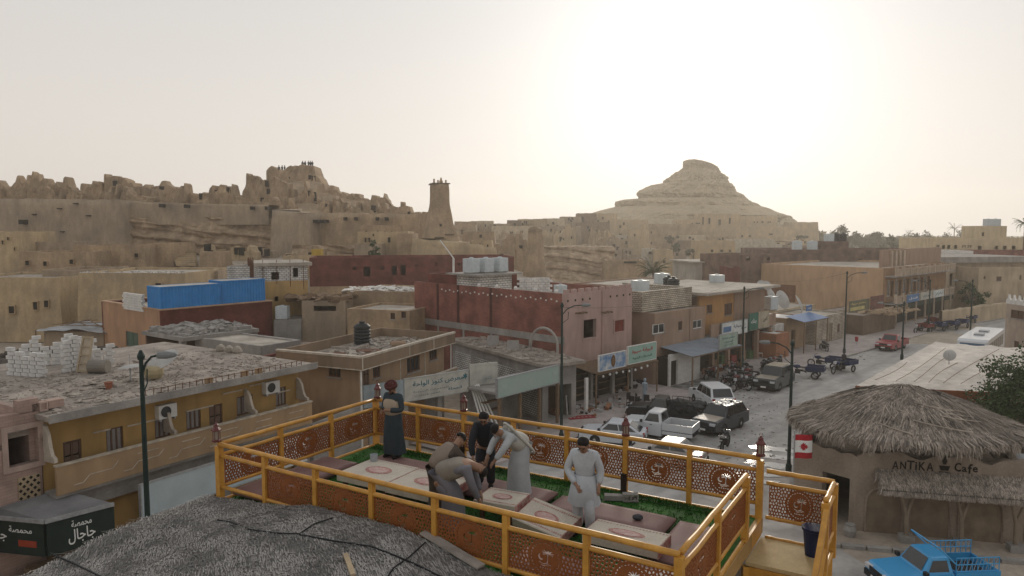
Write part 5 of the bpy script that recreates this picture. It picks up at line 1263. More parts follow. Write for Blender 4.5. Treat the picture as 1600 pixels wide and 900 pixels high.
# big shop signs standing in front
M_cream = mat('sign_cream', (.50, .49, .44), rough=.7, var=.25, scale=1.5); M_teal = mat('letter_teal', (.05, .16, .2)); M_blueg = mat('sign_blue_grey', (.30, .35, .37), var=.25)
sign_board('showroom_sign', 'blank blue grey end panel of the long showroom sign', (-8.7, 42.1), (-6.6, 43.8), 3.0, 4.35, M_blueg, .15)
sign_board('showroom_sign', 'long cream showroom sign with a teal Arabic headline', (-6.55, 43.85), (-2.85, 46.85), 3.0, 4.35, M_cream, .15,
    [(arabic('معرض كنوز الواحة'), M_teal, .52, .70, .80, .30, .012), (arabic('للمنتجات السيوية'), mat('letter_grey', (.25, .27, .27)), .40, .36, .55, .12), (arabic('تمور وزيوت'), MATS['letter_grey'], .34, .18, .4, .1), (arabic('الجملة'), M_teal, .78, .25, .22, .16), ('✱', M_teal, .95, .75, .07, .28)], rim=mat('grey_rim', (.4, .4, .38)))
sign_board('angled_sign', 'cream sign panel turned away beside the showroom sign', (-2.75, 46.95), (-.95, 47.9), 3.3, 4.7, M_cream, .15, [(arabic('كنوز'), M_blueg, .6, .3, .4, .25)])
sign_board('green_sign', 'long faded pale green shop sign with round emblem', (-.86, 44.4), (3.2, 49.1), 3.1, 4.25, mat('faded_green', (.30, .40, .36), rough=.7, var=.3, scale=1., tint=(.36, .42, .38)), .15, [('●', mat('pale_emblem', (.4, .48, .44)), .08, .45, .1, .45), ('●', MATS['pale_emblem'], .92, .55, .08, .4)], rim=M_metal)
sh2 = thing('carpet_shop', 'dark open fronted shop with wooden shelves under the green sign', 'shop', (-.7, 44.9, 0), math.atan2(4.7, 4.06))
MB().box(0, 6.2, .1, .3, 3.0, 3.09).build('lintel', M_wood, sh2); MB().wall((0, 3.4), (6.2, 3.4), -.1, 3.0, .2).build('back_wall', M_conc, sh2); MB().box(0, 6.2, .3, 3.6, 3.1, 3.25).build('roof', M_conc, sh2)
for x in (0, 2.0, 4.0, 6.0): MB().box(x, x + .18, .1, .28, 0, 2.99).build('post', M_wood, sh2)
for k in range(4): MB().box(.3, 1.9, 1.6, 2.0, .5 + k * .6, .56 + k * .6).build('shelf', M_wood, sh2)
sh3 = thing('showroom', 'dark open showroom under the long cream sign', 'shop', (-8.4, 42.6, 0), math.atan2(4.6, 5.6))
MB().wall((0, 3.2), (7.4, 3.2), -.1, 3.0, .2).build('back_wall', M_conc, sh3); MB().box(0, 7.4, .2, 3.4, 3.02, 3.2).build('roof', M_conc, sh3)
for x in (0, 2.4, 4.9, 7.1): MB().box(x, x + .3, .2, .5, 0, 3.0).build('pillar', M_conc, sh3)
# planks and pipes leaning there
rn = random.Random(9)
for k in range(5):
    a = AT(735 + k * 3, 600, 47.2); b = AT(762 + k * 7 - (60 if k == 4 else 0) * 0, 668, 44.6 + .2 * k); b.z = .02
    o = MB().beam(tuple(a), tuple(b), .10, .07).build('leaning_plank', M_white); tag(o, 'pale timber plank leaning against the showroom sign', 'plank', 'planks leaning on the sign')

# ------------------------------------------------------------------ red brick and pink corner building
kA = Vector((4, 55)); kB = Vector((10.1, 61.1)); kd = (kB - kA).normalized(); kn = Vector((-kd.y, kd.x))
M_pinkp = mat('pink_plaster', (.43, .30, .265), rough=.9, var=.2, scale=.6, tint=(.36, .25, .225))
rbk = building('red_brick_building', 'big red brick building with a pink plastered street front', kA, kB, 18.6, 8.6, wall=M_redbrick, front_mat=M_pinkp, parapet=.9, roof=M_concL,
    front=[('open', (911, 931, 499, 528)), ('redwood', (960, 975, 500, 518))])
w_ = rbk['_w']
MB().box(-.06, -.003, .0, 18.6, 4.75, 5.3).build('concrete_band', M_conc, rbk)
for y in (3.5, 8.0, 11.5, 15.0): MB().box(-.05, -.003, y, y + .22, -.1, 4.74).build('concrete_column', M_conc, rbk)
for y in (8.0, 12.2, 15.0): MB().box(-.04, -.003, y, y + .28, 5.31, 8.6).build('brick_slot', mat('slot_dark', (.09, .035, .03)), rbk)
for (px0, px1, py0, py1) in ((911, 931, 499, 528), (960, 975, 500, 518)): surround(rbk, Plane(kA, kB), (px0, px1, py0, py1), .12, M_pinkp)
for k in range(10):
    u = .35 + k * (w_ - .7) / 9; MB().cbox((u, .15, 8.75), .42, .3, .3).build('battlement', M_pinkp, rbk)
    if k not in (4,): MB().cbox((u, -.01, 8.05), .16, .03, .16).build('niche', M_dark, rbk)
for u, z in ((1.3, 7.05), (1.7, 7.05), (2.1, 7.05), (4.5, 6.85), (4.9, 6.85), (5.3, 6.85)): MB().tube([(u, -.5, z), (u, .05, z)], .07, 6).build('roof_beam_end', M_wood, rbk)
for k in range(26):
    y = .8 + k * .55; MB().cbox((-.03, y, 8.0 + .12 * (k % 2)), .06, .12, .12).build('white_peg', M_white, rbk)
for k in range(5): MB().lathe([(.12, 0), (.16, .15), (.08, .3)], 8, (.15, 1.0 + k * 2.2, 8.6)).build('white_knob', M_white, rbk)
MB().box(w_ * .52, w_ * .57, -.12, -.003, 3.4, 8.6).build('pilaster', M_pinkp, rbk)
up_ = lambda x, y, z: rbk.matrix_basis @ Vector((x, y, z))
# rooms and tanks on its roof
def box_room(label, u0, u1, v0, v1, z0, z1, m, name='roof_room'):
    o = thing(name, label, 'roof room', up_(u0, v0, z0), rbk.rotation_euler.z); w, d = u1 - u0, v1 - v0
    MB().wall((0, 0), (w, 0), 0, z1 - z0, .2).wall((w, .2), (w, d - .2), 0, z1 - z0, .2).wall((w, d), (0, d), 0, z1 - z0, .2).wall((0, d - .2), (0, .2), 0, z1 - z0, .2).build('wall', m, o)
    MB().box(.2, w - .2, .2, d - .2, z1 - z0 - .35, z1 - z0 - .2).build('roof', M_concL, o); return o
box_room('low red brick room at the back of the brick building roof', .8, 7, 12, 17.5, 7.7, 9.4, M_redbrick2)
box_room('cement block hut under the three pale tanks', .6, 4.5, 10.2, 13.2, 7.7, 9.5, M_wblock)
o = up_(2.5, 11.7, 9.56); sl = MB().cbox((0, 0, 0), 5.4, 4.2, .14).build('tank_platform', M_conc); sl.location = o; sl.rotation_euler.z = rbk.rotation_euler.z; tag(sl, 'thin concrete platform carrying the three pale tanks', 'platform')
for k in range(3): water_tank(['left', 'middle', 'right'][k] + ' one of three pale box tanks on the brick building', up_(.9 + k * 1.5, 11.6 - k * .25, 9.64), 'cube', 1.0, rbk.rotation_euler.z)
pw = thing('white_block_stack', 'pale perforated block wall piece on the brick building roof', 'wall', up_(1.2, 6.0, 7.7), rbk.rotation_euler.z - .6)
for r in range(9):
    for k in range(7): MB().cbox((k * .4 + (.2 if r % 2 else 0), 0, .1 + r * .2), .36, .2, .17).build('block', M_whiteb, pw)
mx = thing('white_mast', 'white leaning mast on the brick building roof', 'mast', up_(.4, 13.4, 9.63), 0)
MB().tube([(0, 0, 0), (0, 0, 1.3)], .1, 8).build('base', M_white, mx); MB().tube([(0, 0, 1.3), (-1.2, 0, 2.9)], .06, 6).build('arm', M_white, mx)
water_tank('low white tank on the rear corner of the brick roof', up_(5.2, 5.0, 7.7), 'cube', .8, .4)

# low stone infill shop block in front of the brick wall
lA = Vector((2.1, 49.7)); ldv = Vector((.85, .53)); lB = lA + ldv * 2.9
lb = building('stone_infill_block', 'low unfinished block with white stone infill and a debris covered roof', lA, lB, 13.5, 4.05, wall=M_conc, parapet=.02, roof=M_rubble_roof, front=[('open', (.5, 2.5, .3, 2.6), 'uz')], cat='building')
for y in (.6, 3.9, 7.2, 10.4): MB().box(-.05, -.003, 13.5 - y - 2.7, 13.5 - y, .4, 3.3).build('stone_infill', brick_mat('white_rubble_stone', (.64, .62, .58), (.52, .50, .47), (.2, .19, .18), bw=.28, bh=.16, ms=.03, bump=1.), lb)
MB().box(-.35, 3.3, -.6, 13.8, 4.053, 4.28).build('roof_slab', M_rubble_roof, lb)
o = lb.matrix_basis @ Vector((1.4, 6.5, 4.28)); clutter(None, 'roof_debris', 'broken boards and stones on the stone infill block', o, rn, 300, 1.6, 6.3, M_rubble_roof, .06, .5, rz=lb.rotation_euler.z, flat=.3)
for k in range(2):
    o = MB().cbox((0, 0, .4), .9, .08, .85, rx=-.35).build('cement_slab', M_conc); o.location = lb.matrix_basis @ Vector((1.0, 8.4 - k * 3.0, 4.28)); tag(o, ['cement slab propped at the far end of the debris roof', 'cement slab propped near the arch'][k], 'slab')
ar = MB(); 
pts = [(-1.25, .0), (-1.25, .6)] + [(-1.25 * math.cos(t), .6 + 1.25 * math.sin(t)) for t in [PI * k / 12 for k in range(13)]] + [(1.25, 0)]
ar.tube([(x, 0, z) for x, z in pts], .11, 6)
o = ar.build('brick_arch', mat('arch_grey', (.36, .33, .30))); o.location = lb.matrix_basis @ Vector((2.6, 3.6, 4.28)); o.rotation_euler.z = rbk.rotation_euler.z + PI / 2 + .1; tag(o, 'thin grey arch standing against the red brick wall', 'arch')

# ------------------------------------------------------------------ shop front under the pink wall
def awning(name, label, A, B, z0, z1, depth, m, post=True, slats=0):
    A, B = Vector(A[:2]), Vector(B[:2]); w = (B - A).length
    root = thing(name, label, 'awning', (A.x, A.y, 0), math.atan2(B.y - A.y, B.x - A.x))
    if slats:
        for k in range(slats):
            x0, x1 = w * k / slats, w * (k + .93) / slats; s = MB(); s.quad((x0, -depth, z0), (x1, -depth, z0), (x1, 0, z1), (x0, 0, z1)); s.quad((x0, 0, z1 - .03), (x1, 0, z1 - .03), (x1, -depth, z0 - .03), (x0, -depth, z0 - .03)); s.quad((x0, -depth, z0 - .03), (x1, -depth, z0 - .03), (x1, -depth, z0), (x0, -depth, z0)); s.build('sheet', m, root)
    else: MB().quad((0, -depth, z0), (w, -depth, z0), (w, 0, z1), (0, 0, z1)).quad((0, 0, z1 - .05), (w, 0, z1 - .05), (w, -depth, z0 - .05), (0, -depth, z0 - .05)).quad((0, -depth, z0 - .05), (w, -depth, z0 - .05), (w, -depth, z0), (0, -depth, z0)).build('sheet', m, root)
    MB().beam((0, -depth + .05, z0 - .1), (w, -depth + .05, z0 - .1), .07, .07).build('front_beam', M_wood, root)
    if post:
        for x in (0.1, w * .5, w - .1): MB().box(x - .05, x + .05, -depth + .02, -depth + .12, .1, z0 - .14).build('post', M_wood, root)
    return root
f1, f2 = kA - kn * .0 + kd * .6, kB + kd * .2
awning('shop_awning', 'brown board awning with bulbs below the pink wall', f1, f2, 2.75, 3.1, 2.6, M_wood, slats=9)
bulbs = thing('bulb_string', 'string of small white bulbs hung under the brown board awning', 'light string', (0, 0, 0))
for k in range(8): p = f1.lerp(f2, .1 + .1 * k) - kn * 2.62; MB().lathe([(.03, 0), (.09, .06), (.08, .15), (.03, .2)], 8, (p.x, p.y, 2.35 + .06 * math.sin(k))).build('bulb', M_lw, bulbs)
q1, q2 = f1 - kn * 2.75, f2 - kn * 2.75
M_mural = mat('mural_blue', (.10, .22, .42), rough=.6, var=.9, scale=1.8, tint=(.6, .62, .6))
ms_ = sign_board('mural_sign', 'blue and white painted sign with a brown oval figure', q1.lerp(q2, .02), q1.lerp(q2, .42), 2.95, 4.1, M_mural, .08, [('●', mat('figure_brown', (.20, .10, .05)), .52, .5, .16, .8), ('●', mat('figure_gold', (.4, .27, .12)), .52, .5, .08, .55)], rim=M_white)
sign_board('red_letter_sign', 'mint green shop sign with a red Arabic headline', q1.lerp(q2, .46), q1.lerp(q2, .92), 3.0, 4.35, mat('mint_green', (.30, .46, .40), rough=.6, var=.15), .1, [(arabic('البوابة سيوة'), mat('letter_red', (.45, .04, .04)), .5, .66, .74, .28), (arabic('للمنتجات اليدوية'), mat('letter_darkgreen', (.05, .16, .12)), .5, .28, .7, .18)], rim=M_white)
sh4 = thing('souvenir_shop', 'souvenir shop with painted dark depth under the pink wall', 'shop', (kA.x, kA.y, 0), math.atan2(kd.y, kd.x))
for x in (.3, 2.6, 5.4, 7.9): MB().box(x, x + .3, -.5, -.2, .1, 2.7).build('pillar', M_conc, sh4)
for k in range(4): MB().box(.8, 7.8, -.19, .0 - .003, .6 + k * .55, .66 + k * .55).build('shelf', M_wood, sh4)
MB().box(-.6, -.3, -2.6, -2.45, .13, 2.6).build('white_post', M_white, sh4)
for r in range(8):
    for k in range(3): MB().box(-3.6 + k * .9, -2.75 + k * .9, -.9, -.84, .3 + r * .28, .45 + r * .28).build('cane_slat', M_wood, sh4)
MB().box(-3.8, -.9, -1.0, -.95, .1, 2.6).build('back_board', M_brown, sh4); MB().box(.35, 8.4, -.06, -.02, .1, 2.72).build('painted_gloom', M_dark, sh4)  # dark sheet over the pink wall paints in the awning's shade

# ------------------------------------------------------------------ farther shops along the street
D45 = Vector((.707, .707)); N45 = Vector((-.707, .707))
M_brownp = mat('brown_plaster', (.34, .235, .175), rough=.9, var=.22, scale=.5, tint=(.275, .19, .14))
a, b = Vector((12.2, 62)), Vector((18.1, 67.9))
bs = building('brown_shop_house', 'brown house with a rough stone upper parapet above a white shop', a, b, 9, 6.3, wall=M_brownp, parapet=.1, roof=M_concL, front=[('white', (1021, 1039, 506, 521)), ('bars', (1060, 1066, 502, 516)), ('white', (1083, 1097, 500, 513))])
MB().wall((-.2, 1.2), (7.9, 1.2), 6.303, 8.1, .35).wall((7.9, 1.55), (7.9, 9), 6.303, 8.1, .35).wall((-.2, 9), (-.2, 1.55), 6.303, 8.1, .35).build('stone_parapet', M_stonew, bs)
MB().box(.15, 7.5, 1.6, 12, 7.4, 7.6).build('upper_roof', M_concL, bs)
MB().box(5.6, 5.8, -.06, -.003, 0, 6.3).build('rib', M_brownp, bs)
awning('steel_awning', 'blue grey steel awning over the white shop', a - N45 * .1 + D45 * .8, b - N45 * .1 + D45 * 1.0, 2.9, 3.35, 3.2, mat('blue_grey_sheet', (.25, .29, .34), rough=.5, var=.2), slats=12)
q = lambda t, o: (a.lerp(b, t) - N45 * o)
sign_board('pale_green_sign', 'pale green sign with three text lines on the steel awning', q(.62, 3.3), q(1.0, 3.3), 3.0, 4.2, mat('pale_green', (.36, .45, .38), var=.2), .1, [(arabic('مطعم الواحة'), M_teal, .5, .7, .7, .2), (arabic('المشويات'), M_teal, .5, .42, .5, .16), (arabic('كشري'), M_teal, .5, .2, .5, .12)], rim=M_metal)
ws = thing('white_shop', 'white painted shop front with a dark doorway', 'shop', (a.x, a.y, 0), PI / 4)
MB().wall((.3, -1.4), (5.2, -1.4), .1, 2.85, .2, [(.2, 1.3, .1, 2.3)]).build('wall', M_white, ws)
MB().box(.4, 5.2, -1.19, -.003, .1, 2.5).build('painted_dark', M_dark, ws)  # solid dark box, its colour standing for the shade inside the doorway
MB().box(5.3, 8.2, -.2, -.15, .1, 2.85).build('painted_gloom', M_dark, ws)  # dark sheet painting the shade under the steel awning
tl = thing('tiled_forecourt', 'diagonally striped tile forecourt before the white shop', 'forecourt', (a.x, a.y, .13), PI / 4)
for i in range(9):
    for j in range(4): MB().box(.3 + i * .75, .98 + i * .75, -5.2 + j * .95, -4.3 + j * .95, .003, .02).build('tile', [mat('tile_grey', (.28, .27, .26)), mat('tile_dark', (.17, .165, .16))][(i + j) % 2], tl)
a2, b2 = Vector((18.7, 68.3)), Vector((28.1, 77.7))
M_orange = mat('orange_plaster', (.50, .275, .115), rough=.9, var=.2, scale=.5, tint=(.40, .23, .11))
oh = building('orange_house', 'orange and brown house with a balcony of shop signs', a2 + N45 * 1.2, b2 + N45 * 1.2, 9, 7.3, wall=M_brownp, front_mat=M_orange, parapet=.02, roof=M_concL, front=[('brown', (1104, 1113, 476, 489)), ('brown', (1132, 1144, 474, 492)), ('open', (1152, 1166, 467, 488)), ('brown', (1185, 1191, 466, 482))])
w_ = oh['_w']; MB().box(-1.0, w_ + .9, -1.4, 10, 7.303, 7.55).build('roof_slab', M_concL, oh); MB().box(w_ * .5, w_, -.05, -.003, 3.3, 7.3).build('brown_cladding', M_brownp, oh)
MB().box(0, w_ + .2, -1.3, -1.15, 3.3, 4.5).build('balcony_parapet', M_brownp, oh); MB().box(0, w_ + .2, -1.148, -.003, 3.1, 3.28).build('balcony_floor', M_conc, oh)
sgn = lambda t: a2.lerp(b2, t) - N45 * .35
sign_board('white_blue_sign', 'white sign with blue panels on the orange house balcony', sgn(.12), sgn(.50), 3.2, 4.5, mat('white_print', (.62, .64, .62)), .1, [(arabic('صيدلية'), mat('letter_navy', (.04, .07, .16)), .6, .62, .3, .3), ('■', mat('print_blue', (.12, .22, .4)), .2, .5, .3, .4), (arabic('سيوة'), MATS['letter_navy'], .85, .4, .2, .3)], rim=M_metal)
sign_board('green_square_sign', 'dark green square sign beside the white and blue one', sgn(.53), sgn(.67), 3.3, 5.0, mat('deep_green', (.06, .17, .13)), .1, [(arabic('بنك'), M_lw, .5, .5, .6, .3)])
sign_board('beige_sign', 'beige sign with dark script at the balcony end', sgn(.68), sgn(.86), 3.3, 5.0, mat('sign_beige', (.42, .37, .28)), .1, [(arabic('الفرن'), M_dark, .6, .5, .4, .3)])
sgr = thing('bakery_front', 'dark open shop fronts with posts under the orange house', 'shop', (a2.x, a2.y, 0), PI / 4)
MB().box(.2, 12, 1.0, 1.19, .1, 3.05).build('painted_dark', mat('painted_gloom', (.05, .042, .035)), sgr)  # dark slab carries the shade of the open shops in its colour
for x in (.2, 3.2, 6.2, 9.2, 12.2): MB().box(x, x + .35, -.2, .2, .1, 3.09).build('pillar', M_brownp, sgr)
for k in range(6): MB().box(.8 + k * 1.9, 1.9 + k * 1.9, .2, .9, .13, .9 + .3 * (k % 2)).build('crate_stack', [M_wood, mat('green_goods', (.10, .17, .08)), mat('red_goods', (.28, .06, .05))][k % 3], sgr)
# flat pale roofs with tanks behind these houses
building('pale_roof_house', 'pale flat roofed house carrying white tanks behind the orange house', Vector((14, 75)), Vector((23.5, 84.5)), 10, 7.5, wall=M_brownp, parapet=.15, roof=M_concL)
for k, (px, py, Y, kd_, lab) in enumerate([(1000, 458, 68, 'cube', 'white box tank on the rough stone parapet'), (1034, 444, 80, 'cube', 'white box tank next to two black tanks'), (1045, 452, 76, 'round', 'left of two black round tanks on the pale roof'), (1052, 455, 74, 'round', 'right of two black round tanks on the pale roof'), (1120, 446, 82, 'cube', 'white box tank on the orange house roof'), (1203, 480, 80, 'cube', 'small white tank on the brown balcony end')]):
    p = AT(px, py, Y); water_tank(lab, (p.x, Y, p.z - .3), kd_, 1.15, .6)
for k, (px, py, Y, lab) in enumerate([(1191, 444, 84, 'small dish on the roof edge of the orange house'), (1200, 445, 85, 'twin small dish at the roof corner of the orange house'), (1226, 474, 88, 'round mesh dish below the big orange wall'), (1210, 470, 86, 'large white dish beside the orange wall'), (1252, 480, 90, 'low white dish on the pale sheds')]):
    p = AT(px, py, Y); dish(lab, (p.x, Y, p.z - .9), .6 if k < 2 else 1.2, PI + .3 * k, .4)
# small huts
h1, h2 = Vector((30.2, 79.6)), Vector((33.6, 82.9))
building('blue_awning_hut', 'small tan hut under a bright blue sheet awning', h1, h2, 6, 3.7, wall=M_tan, parapet=.1, roof=M_white, front=[('open', (1.2, 2.2, .1, 2.3), 'uz')], cat='hut')
awning('blue_awning', 'bright blue sheet awning on the small tan hut', h1 - D45 * .5, h2 + D45 * 1.0, 3.55, 4.0, 2.2, mat('sheet_blue', (.08, .17, .36), rough=.5), slats=8)
sign_board('small_blue_sign', 'little blue sign standing on the blue awning', h2 + D45 * .2, h2 + D45 * 1.6, 4.1, 4.8, mat('sheet_blue', (.08, .17, .36)), .1, [(arabic('بيت'), M_lw, .5, .5, .6, .4)])
building('stone_hut', 'rough stone hut with a wooden door and porch posts', Vector((35.0, 83.6)), Vector((41.2, 89.6)), 6, 3.3, wall=M_stonew, parapet=.2, roof=M_concL, front=[('ltwood', (3.8, 4.9, .1, 2.3), 'uz'), ('brown', (6.3, 7.1, 1.0, 2.0), 'uz')], cat='hut')
building('white_sheet_hut', 'hut patched with white plastic sheets beside the orange house', Vector((28.0, 77.0)), Vector((29.6, 78.8)), 5, 3.3, wall=mat('white_sheet', (.6, .58, .55), var=.4, scale=2), parapet=.1, cat='hut')
building('small_shop_hut', 'brown low shop with a white lintel at the end of the balcony', Vector((27.2, 74.4)), Vector((29.2, 76.2)), 3, 2.7, wall=mat('terracotta_wall', (.34, .16, .09)), parapet=.1, roof=M_white, cat='hut')
mh_a, mh_b = Vector((44.2, 91.2)), Vector((51.5, 97.5))
building('mud_hut', 'low dark mud hut with a ragged reed roof', mh_a, mh_b, 7, 2.6, wall=mat('dark_mud_wall', (.17, .12, .085)), parapet=.05, roof=M_rubble_roof, cat='hut', right_mat=M_mud2)
p = AT(1385, 492, 96); clutter(None, 'reed_roof', 'ragged reed thatch covering the low dark mud hut', (p.x, 97.5, 2.62), random.Random(5), 260, 5, 3.2, M_mud, .3, 1.2, rz=.7, flat=.15)
sign_board('yellow_shop_sign', 'dark and yellow shop sign above the huts', Vector((41.2, 88.6)), Vector((45.6, 92.6)), 3.3, 4.7, mat('sign_olive', (.16, .15, .10)), .1, [(arabic('مطعم سيوة'), mat('letter_yellow', (.6, .5, .2)), .45, .7, .7, .3), ('■', mat('sign_yellow', (.5, .44, .2)), .4, .28, .7, .3)])
sign_board('picture_sign', 'reddish picture board next to the yellow shop sign', Vector((45.9, 92.8)), Vector((49.0, 95.6)), 3.2, 4.9, mat('picture_red', (.20, .085, .07), var=.5, scale=2, tint=(.09, .06, .05)), .1)
building('pale_sheds', 'row of pale low roofs below the big orange wall', Vector((33, 90)), Vector((41, 98)), 6, 3.4, wall=M_mud2, parapet=.1, roof=M_concL, cat='shed')
# hotel with the big orange side wall
hc, hd_ = Vector((51.8, 101)), Vector((70.5, 118.5)); dh = (hd_ - hc).normalized()
M_sandor = mat('sandy_orange', (.50, .335, .21), rough=.92, var=.15, scale=.3, tint=(.44, .295, .185))
ho_ = building('balcony_hotel', 'two-storey hotel with pale balconies and a huge blank orange side wall', hc, hd_, 18.5, 8.1, wall=M_sandor, front_mat=mat('hotel_brown', (.34, .21, .125)), parapet=.3, roof=M_concL,
    front=[('white', (.8 + k * 3.0, 1.9 + k * 3.0, 4.1, 6.3), 'uz') for k in range(6)] + [('open', (2.2 + k * 3.0, 3.3 + k * 3.0, 4.0, 6.2), 'uz') for k in range(6)])
MB().box(-.03, -.003, 12.8, 18.5, 0, 5.0).build('brown_patch', mat('brown_render', (.235, .115, .065), var=.2), ho_)
w_ = ho_['_w']; M_balc = mat('balcony_cream', (.50, .40, .31), var=.2)
for z in (3.2, 7.0):
    MB().box(-.3, w_ + .2, -1.5, -.003, z - .15, z).build('balcony_floor', M_conc, ho_)
    for k in range(10):
        u = k * w_ / 10; MB().box(u, u + .35, -1.55, -1.2, z + .003, z + 1.25).build('balcony_pier', M_balc, ho_)
        MB().box(u + .36, u + w_ / 10 - .01, -1.5, -1.4, z + .9, z + 1.02).build('balcony_rail', M_balc, ho_)
        for j in range(5): x = u + .6 + j * (w_ / 10 - .7) / 5; MB().box(x, x + .14, -1.49, -1.41, z + .003, z + .9).build('baluster', M_balc, ho_)
for k in range(3): sign_board('hotel_sign', ['blue sign with white letters under the hotel balcony', 'pale sign under the middle of the hotel balcony', 'third, whitish sign under the hotel balcony'][k], hc + dh * (4 + k * 5.5) + Vector((1.15, -1.1)), hc + dh * (8.8 + k * 5.5) + Vector((1.15, -1.1)), 3.1, 4.2, [mat('print_blue', (.12, .22, .4)), MATS['sign_cream'], MATS['white_print']][k], .1, [(arabic(['فندق', 'سوبر ماركت', 'بازار'][k]), [M_lw, M_teal, M_teal][k], .5, .5, .7, .4)])
MB().box(.3, w_, -1.3, -1.2, 2.3, 2.9).build('dark_awning', mat('awning_dark', (.06, .075, .06)), ho_); MB().box(.3, w_, -.06, -.004, .1, 2.8).build('painted_gloom', M_dark, ho_)  # flat dark sheet puts the shop-front shade on the hotel wall
for k in range(7): MB().box(.4 + k * 3.9, .6 + k * 3.9, -1.5, -1.3, 0, 3.04).build('column', M_balc, ho_)
MB().box(.5, w_ + .1, .8, 1.1, 8.11, 10.6).build('upper_storey', M_brownp, ho_)
for k in range(4): MB().box(3.5 + k * 1.6, 4.1 + k * 1.6, .5, .78, 8.11, 10.4).build('pale_pilaster', M_balc, ho_)
hb1, hb2 = hd_ + dh * .3, hd_ + dh * 13
building('cream_terrace_house', 'cream house with arched opening beyond the hotel', hb1, hb2, 12, 7.4, wall=mat('cream_plaster', (.47, .375, .265), var=.2, scale=.4), parapet=.9, roof=M_concL, front=[('open', (2.0, 4.2, 3.6, 6.2), 'uz'), ('brown', (6.5, 7.3, 4.0, 5.2), 'uz'), ('brown', (8.2, 8.8, 4.0, 5.0), 'uz')])
M_creamp = MATS['cream_plaster']
# blocks behind
building('brown_brick_row', 'long flat brown brick block behind the orange wall', AT(1196, 400, 128), AT(1450, 400, 128), 14, ZAT(390, 128), z0=0, wall=M_brownbrick, parapet=.4, roof=M_conc, front=[('open', (1340, 1347, 404, 412))])
building('grey_brick_house', 'grey brown unfinished brick house left of the orange wall', AT(1154, 440, 112), AT(1204, 440, 116), 8, ZAT(398, 112), z0=0, wall=M_brownbrick, parapet=.4, roof=M_conc, front=[('open', (1166, 1172, 401, 407)), ('open', (1198, 1203, 402, 407))])
building('white_lime_house', 'white limewashed house with a flat grey roof slab', AT(1086, 440, 118), AT(1157, 440, 120), 8, ZAT(411, 118), z0=0, wall=mat('limewash', (.47, .435, .38), var=.25, scale=.5), parapet=.1, roof=M_concL, slab=(.5, .25))
building('dark_brick_stub', 'small dark red brick room next to the limewashed house', AT(1139, 450, 110), AT(1156, 450, 110), 6, ZAT(418, 110), z0=0, wall=M_redbrick2, parapet=.1, cat='house')
building('roof_stair_house', 'brown brick stair tower carrying white and black tanks', AT(1284, 385, 130), AT(1326, 385, 130), 6, ZAT(377, 130), z0=4, wall=M_brownbrick, parapet=.2, cat='house')
for k, (px, kd_, lab) in enumerate([(1295, 'cube', 'white tank on the brown stair tower'), (1306, 'round', 'first black tank on the brown stair tower'), (1317, 'round', 'second black tank on the brown stair tower'), (1245, 'cube', 'left of two white tanks on the long brown block'), (1269, 'cube', 'right of two white tanks on the long brown block')]):
    Y = 133 if k < 3 else 131; p = AT(px, 378 if k < 3 else 389, Y); water_tank(lab, (p.x, Y, p.z - .2), kd_, 1.25)
building('cream_long_building', 'long cream public building with many small square windows', AT(1460, 400, 150), AT(1640, 400, 150), 14, ZAT(372, 150), z0=0, wall=mat('warm_cream', (.58, .47, .31), var=.12, scale=.3), parapet=.5, roof=M_concL,
    front=[('open', (x, x + 5, 383, 389)) for x in (1463, 1472, 1480, 1491)] + [('open', (x, x + 2, 383, 387)) for x in (1503, 1507, 1512, 1516)] + [('open', (x, x + 6, 384, 390)) for x in (1528, 1554, 1567, 1581)])
building('cream_tower', 'cream stair tower rising above the long cream building', AT(1529, 380, 152), AT(1572, 380, 152), 6, ZAT(353, 152), z0=5, wall=MATS['warm_cream'], parapet=.3, roof=M_concL, cat='tower', front=[('open', (1534, 1538, 363, 369))])
for k, px in enumerate((1544, 1555)): p = AT(px, 353, 154); water_tank(['left', 'right'][k] + ' one of twin pale tanks on the cream tower', (p.x, 154, p.z - .3), 'cube', 1.35)
building('grey_roof_house', 'wide low house with a dark grey overhanging roof', AT(1450, 425, 122), AT(1600, 418, 126), 10, ZAT(411, 122), z0=0, wall=M_creamp, parapet=.1, roof=M_conc, slab=(.9, 1.0), front=[])
building('red_parapet_house', 'red brick parapet in front of the cream building', AT(1538, 412, 140), AT(1640, 412, 140), 8, ZAT(392, 140), z0=0, wall=M_redbrick, parapet=.4, cat='house')
building('white_low_house', 'white low house with two small windows before the cream building', AT(1476, 412, 138), AT(1520, 412, 138), 8, ZAT(392, 138), z0=0, wall=M_white, parapet=.3, cat='house', front=[('open', (1505, 1509, 398, 404))])
building('tan_corner_house', 'tan house with three tiny windows in the far street corner', AT(1527, 470, 118), AT(1620, 466, 121), 9, ZAT(418, 118), z0=0, wall=M_creamp, parapet=.4, front=[('open', (1537, 1540, 432, 436)), ('brown', (1557, 1565, 432, 439)), ('open', (1593, 1596, 430, 437))])
yw = plaster_wall('yard_wall', [(58.5, 98.6), (66, 104), (75, 110)], -.2, [2.4, 2.4, 2.4], M_creamp, 'plain cream yard wall along the far street', seed=3, amp=.05, batter=.0, thick=.4)
yw = plaster_wall('yard_wall', [(76.5, 111), (84, 115), (95, 121)], -.2, [2.5, 2.6, 2.6], M_creamp, 'second cream yard wall beyond the gap', seed=4, amp=.05, batter=.0, thick=.4)
for k, (x, y, r) in enumerate(((74, 117, 2.2), (90, 124, 3), (70, 109.5, 1.4), (84, 121, 2))): leafy('yard_bush', ['rounded bush behind the far yard wall', 'big dark bush above the second yard wall', 'small conical bush at the hotel end', 'bush in the gap of the yard walls'][k], 'shrub', (x, y, 0), 3.4 + r * .5, r, r, 1.6, 700, .2, M_leaf, seed=k, clumps=10)
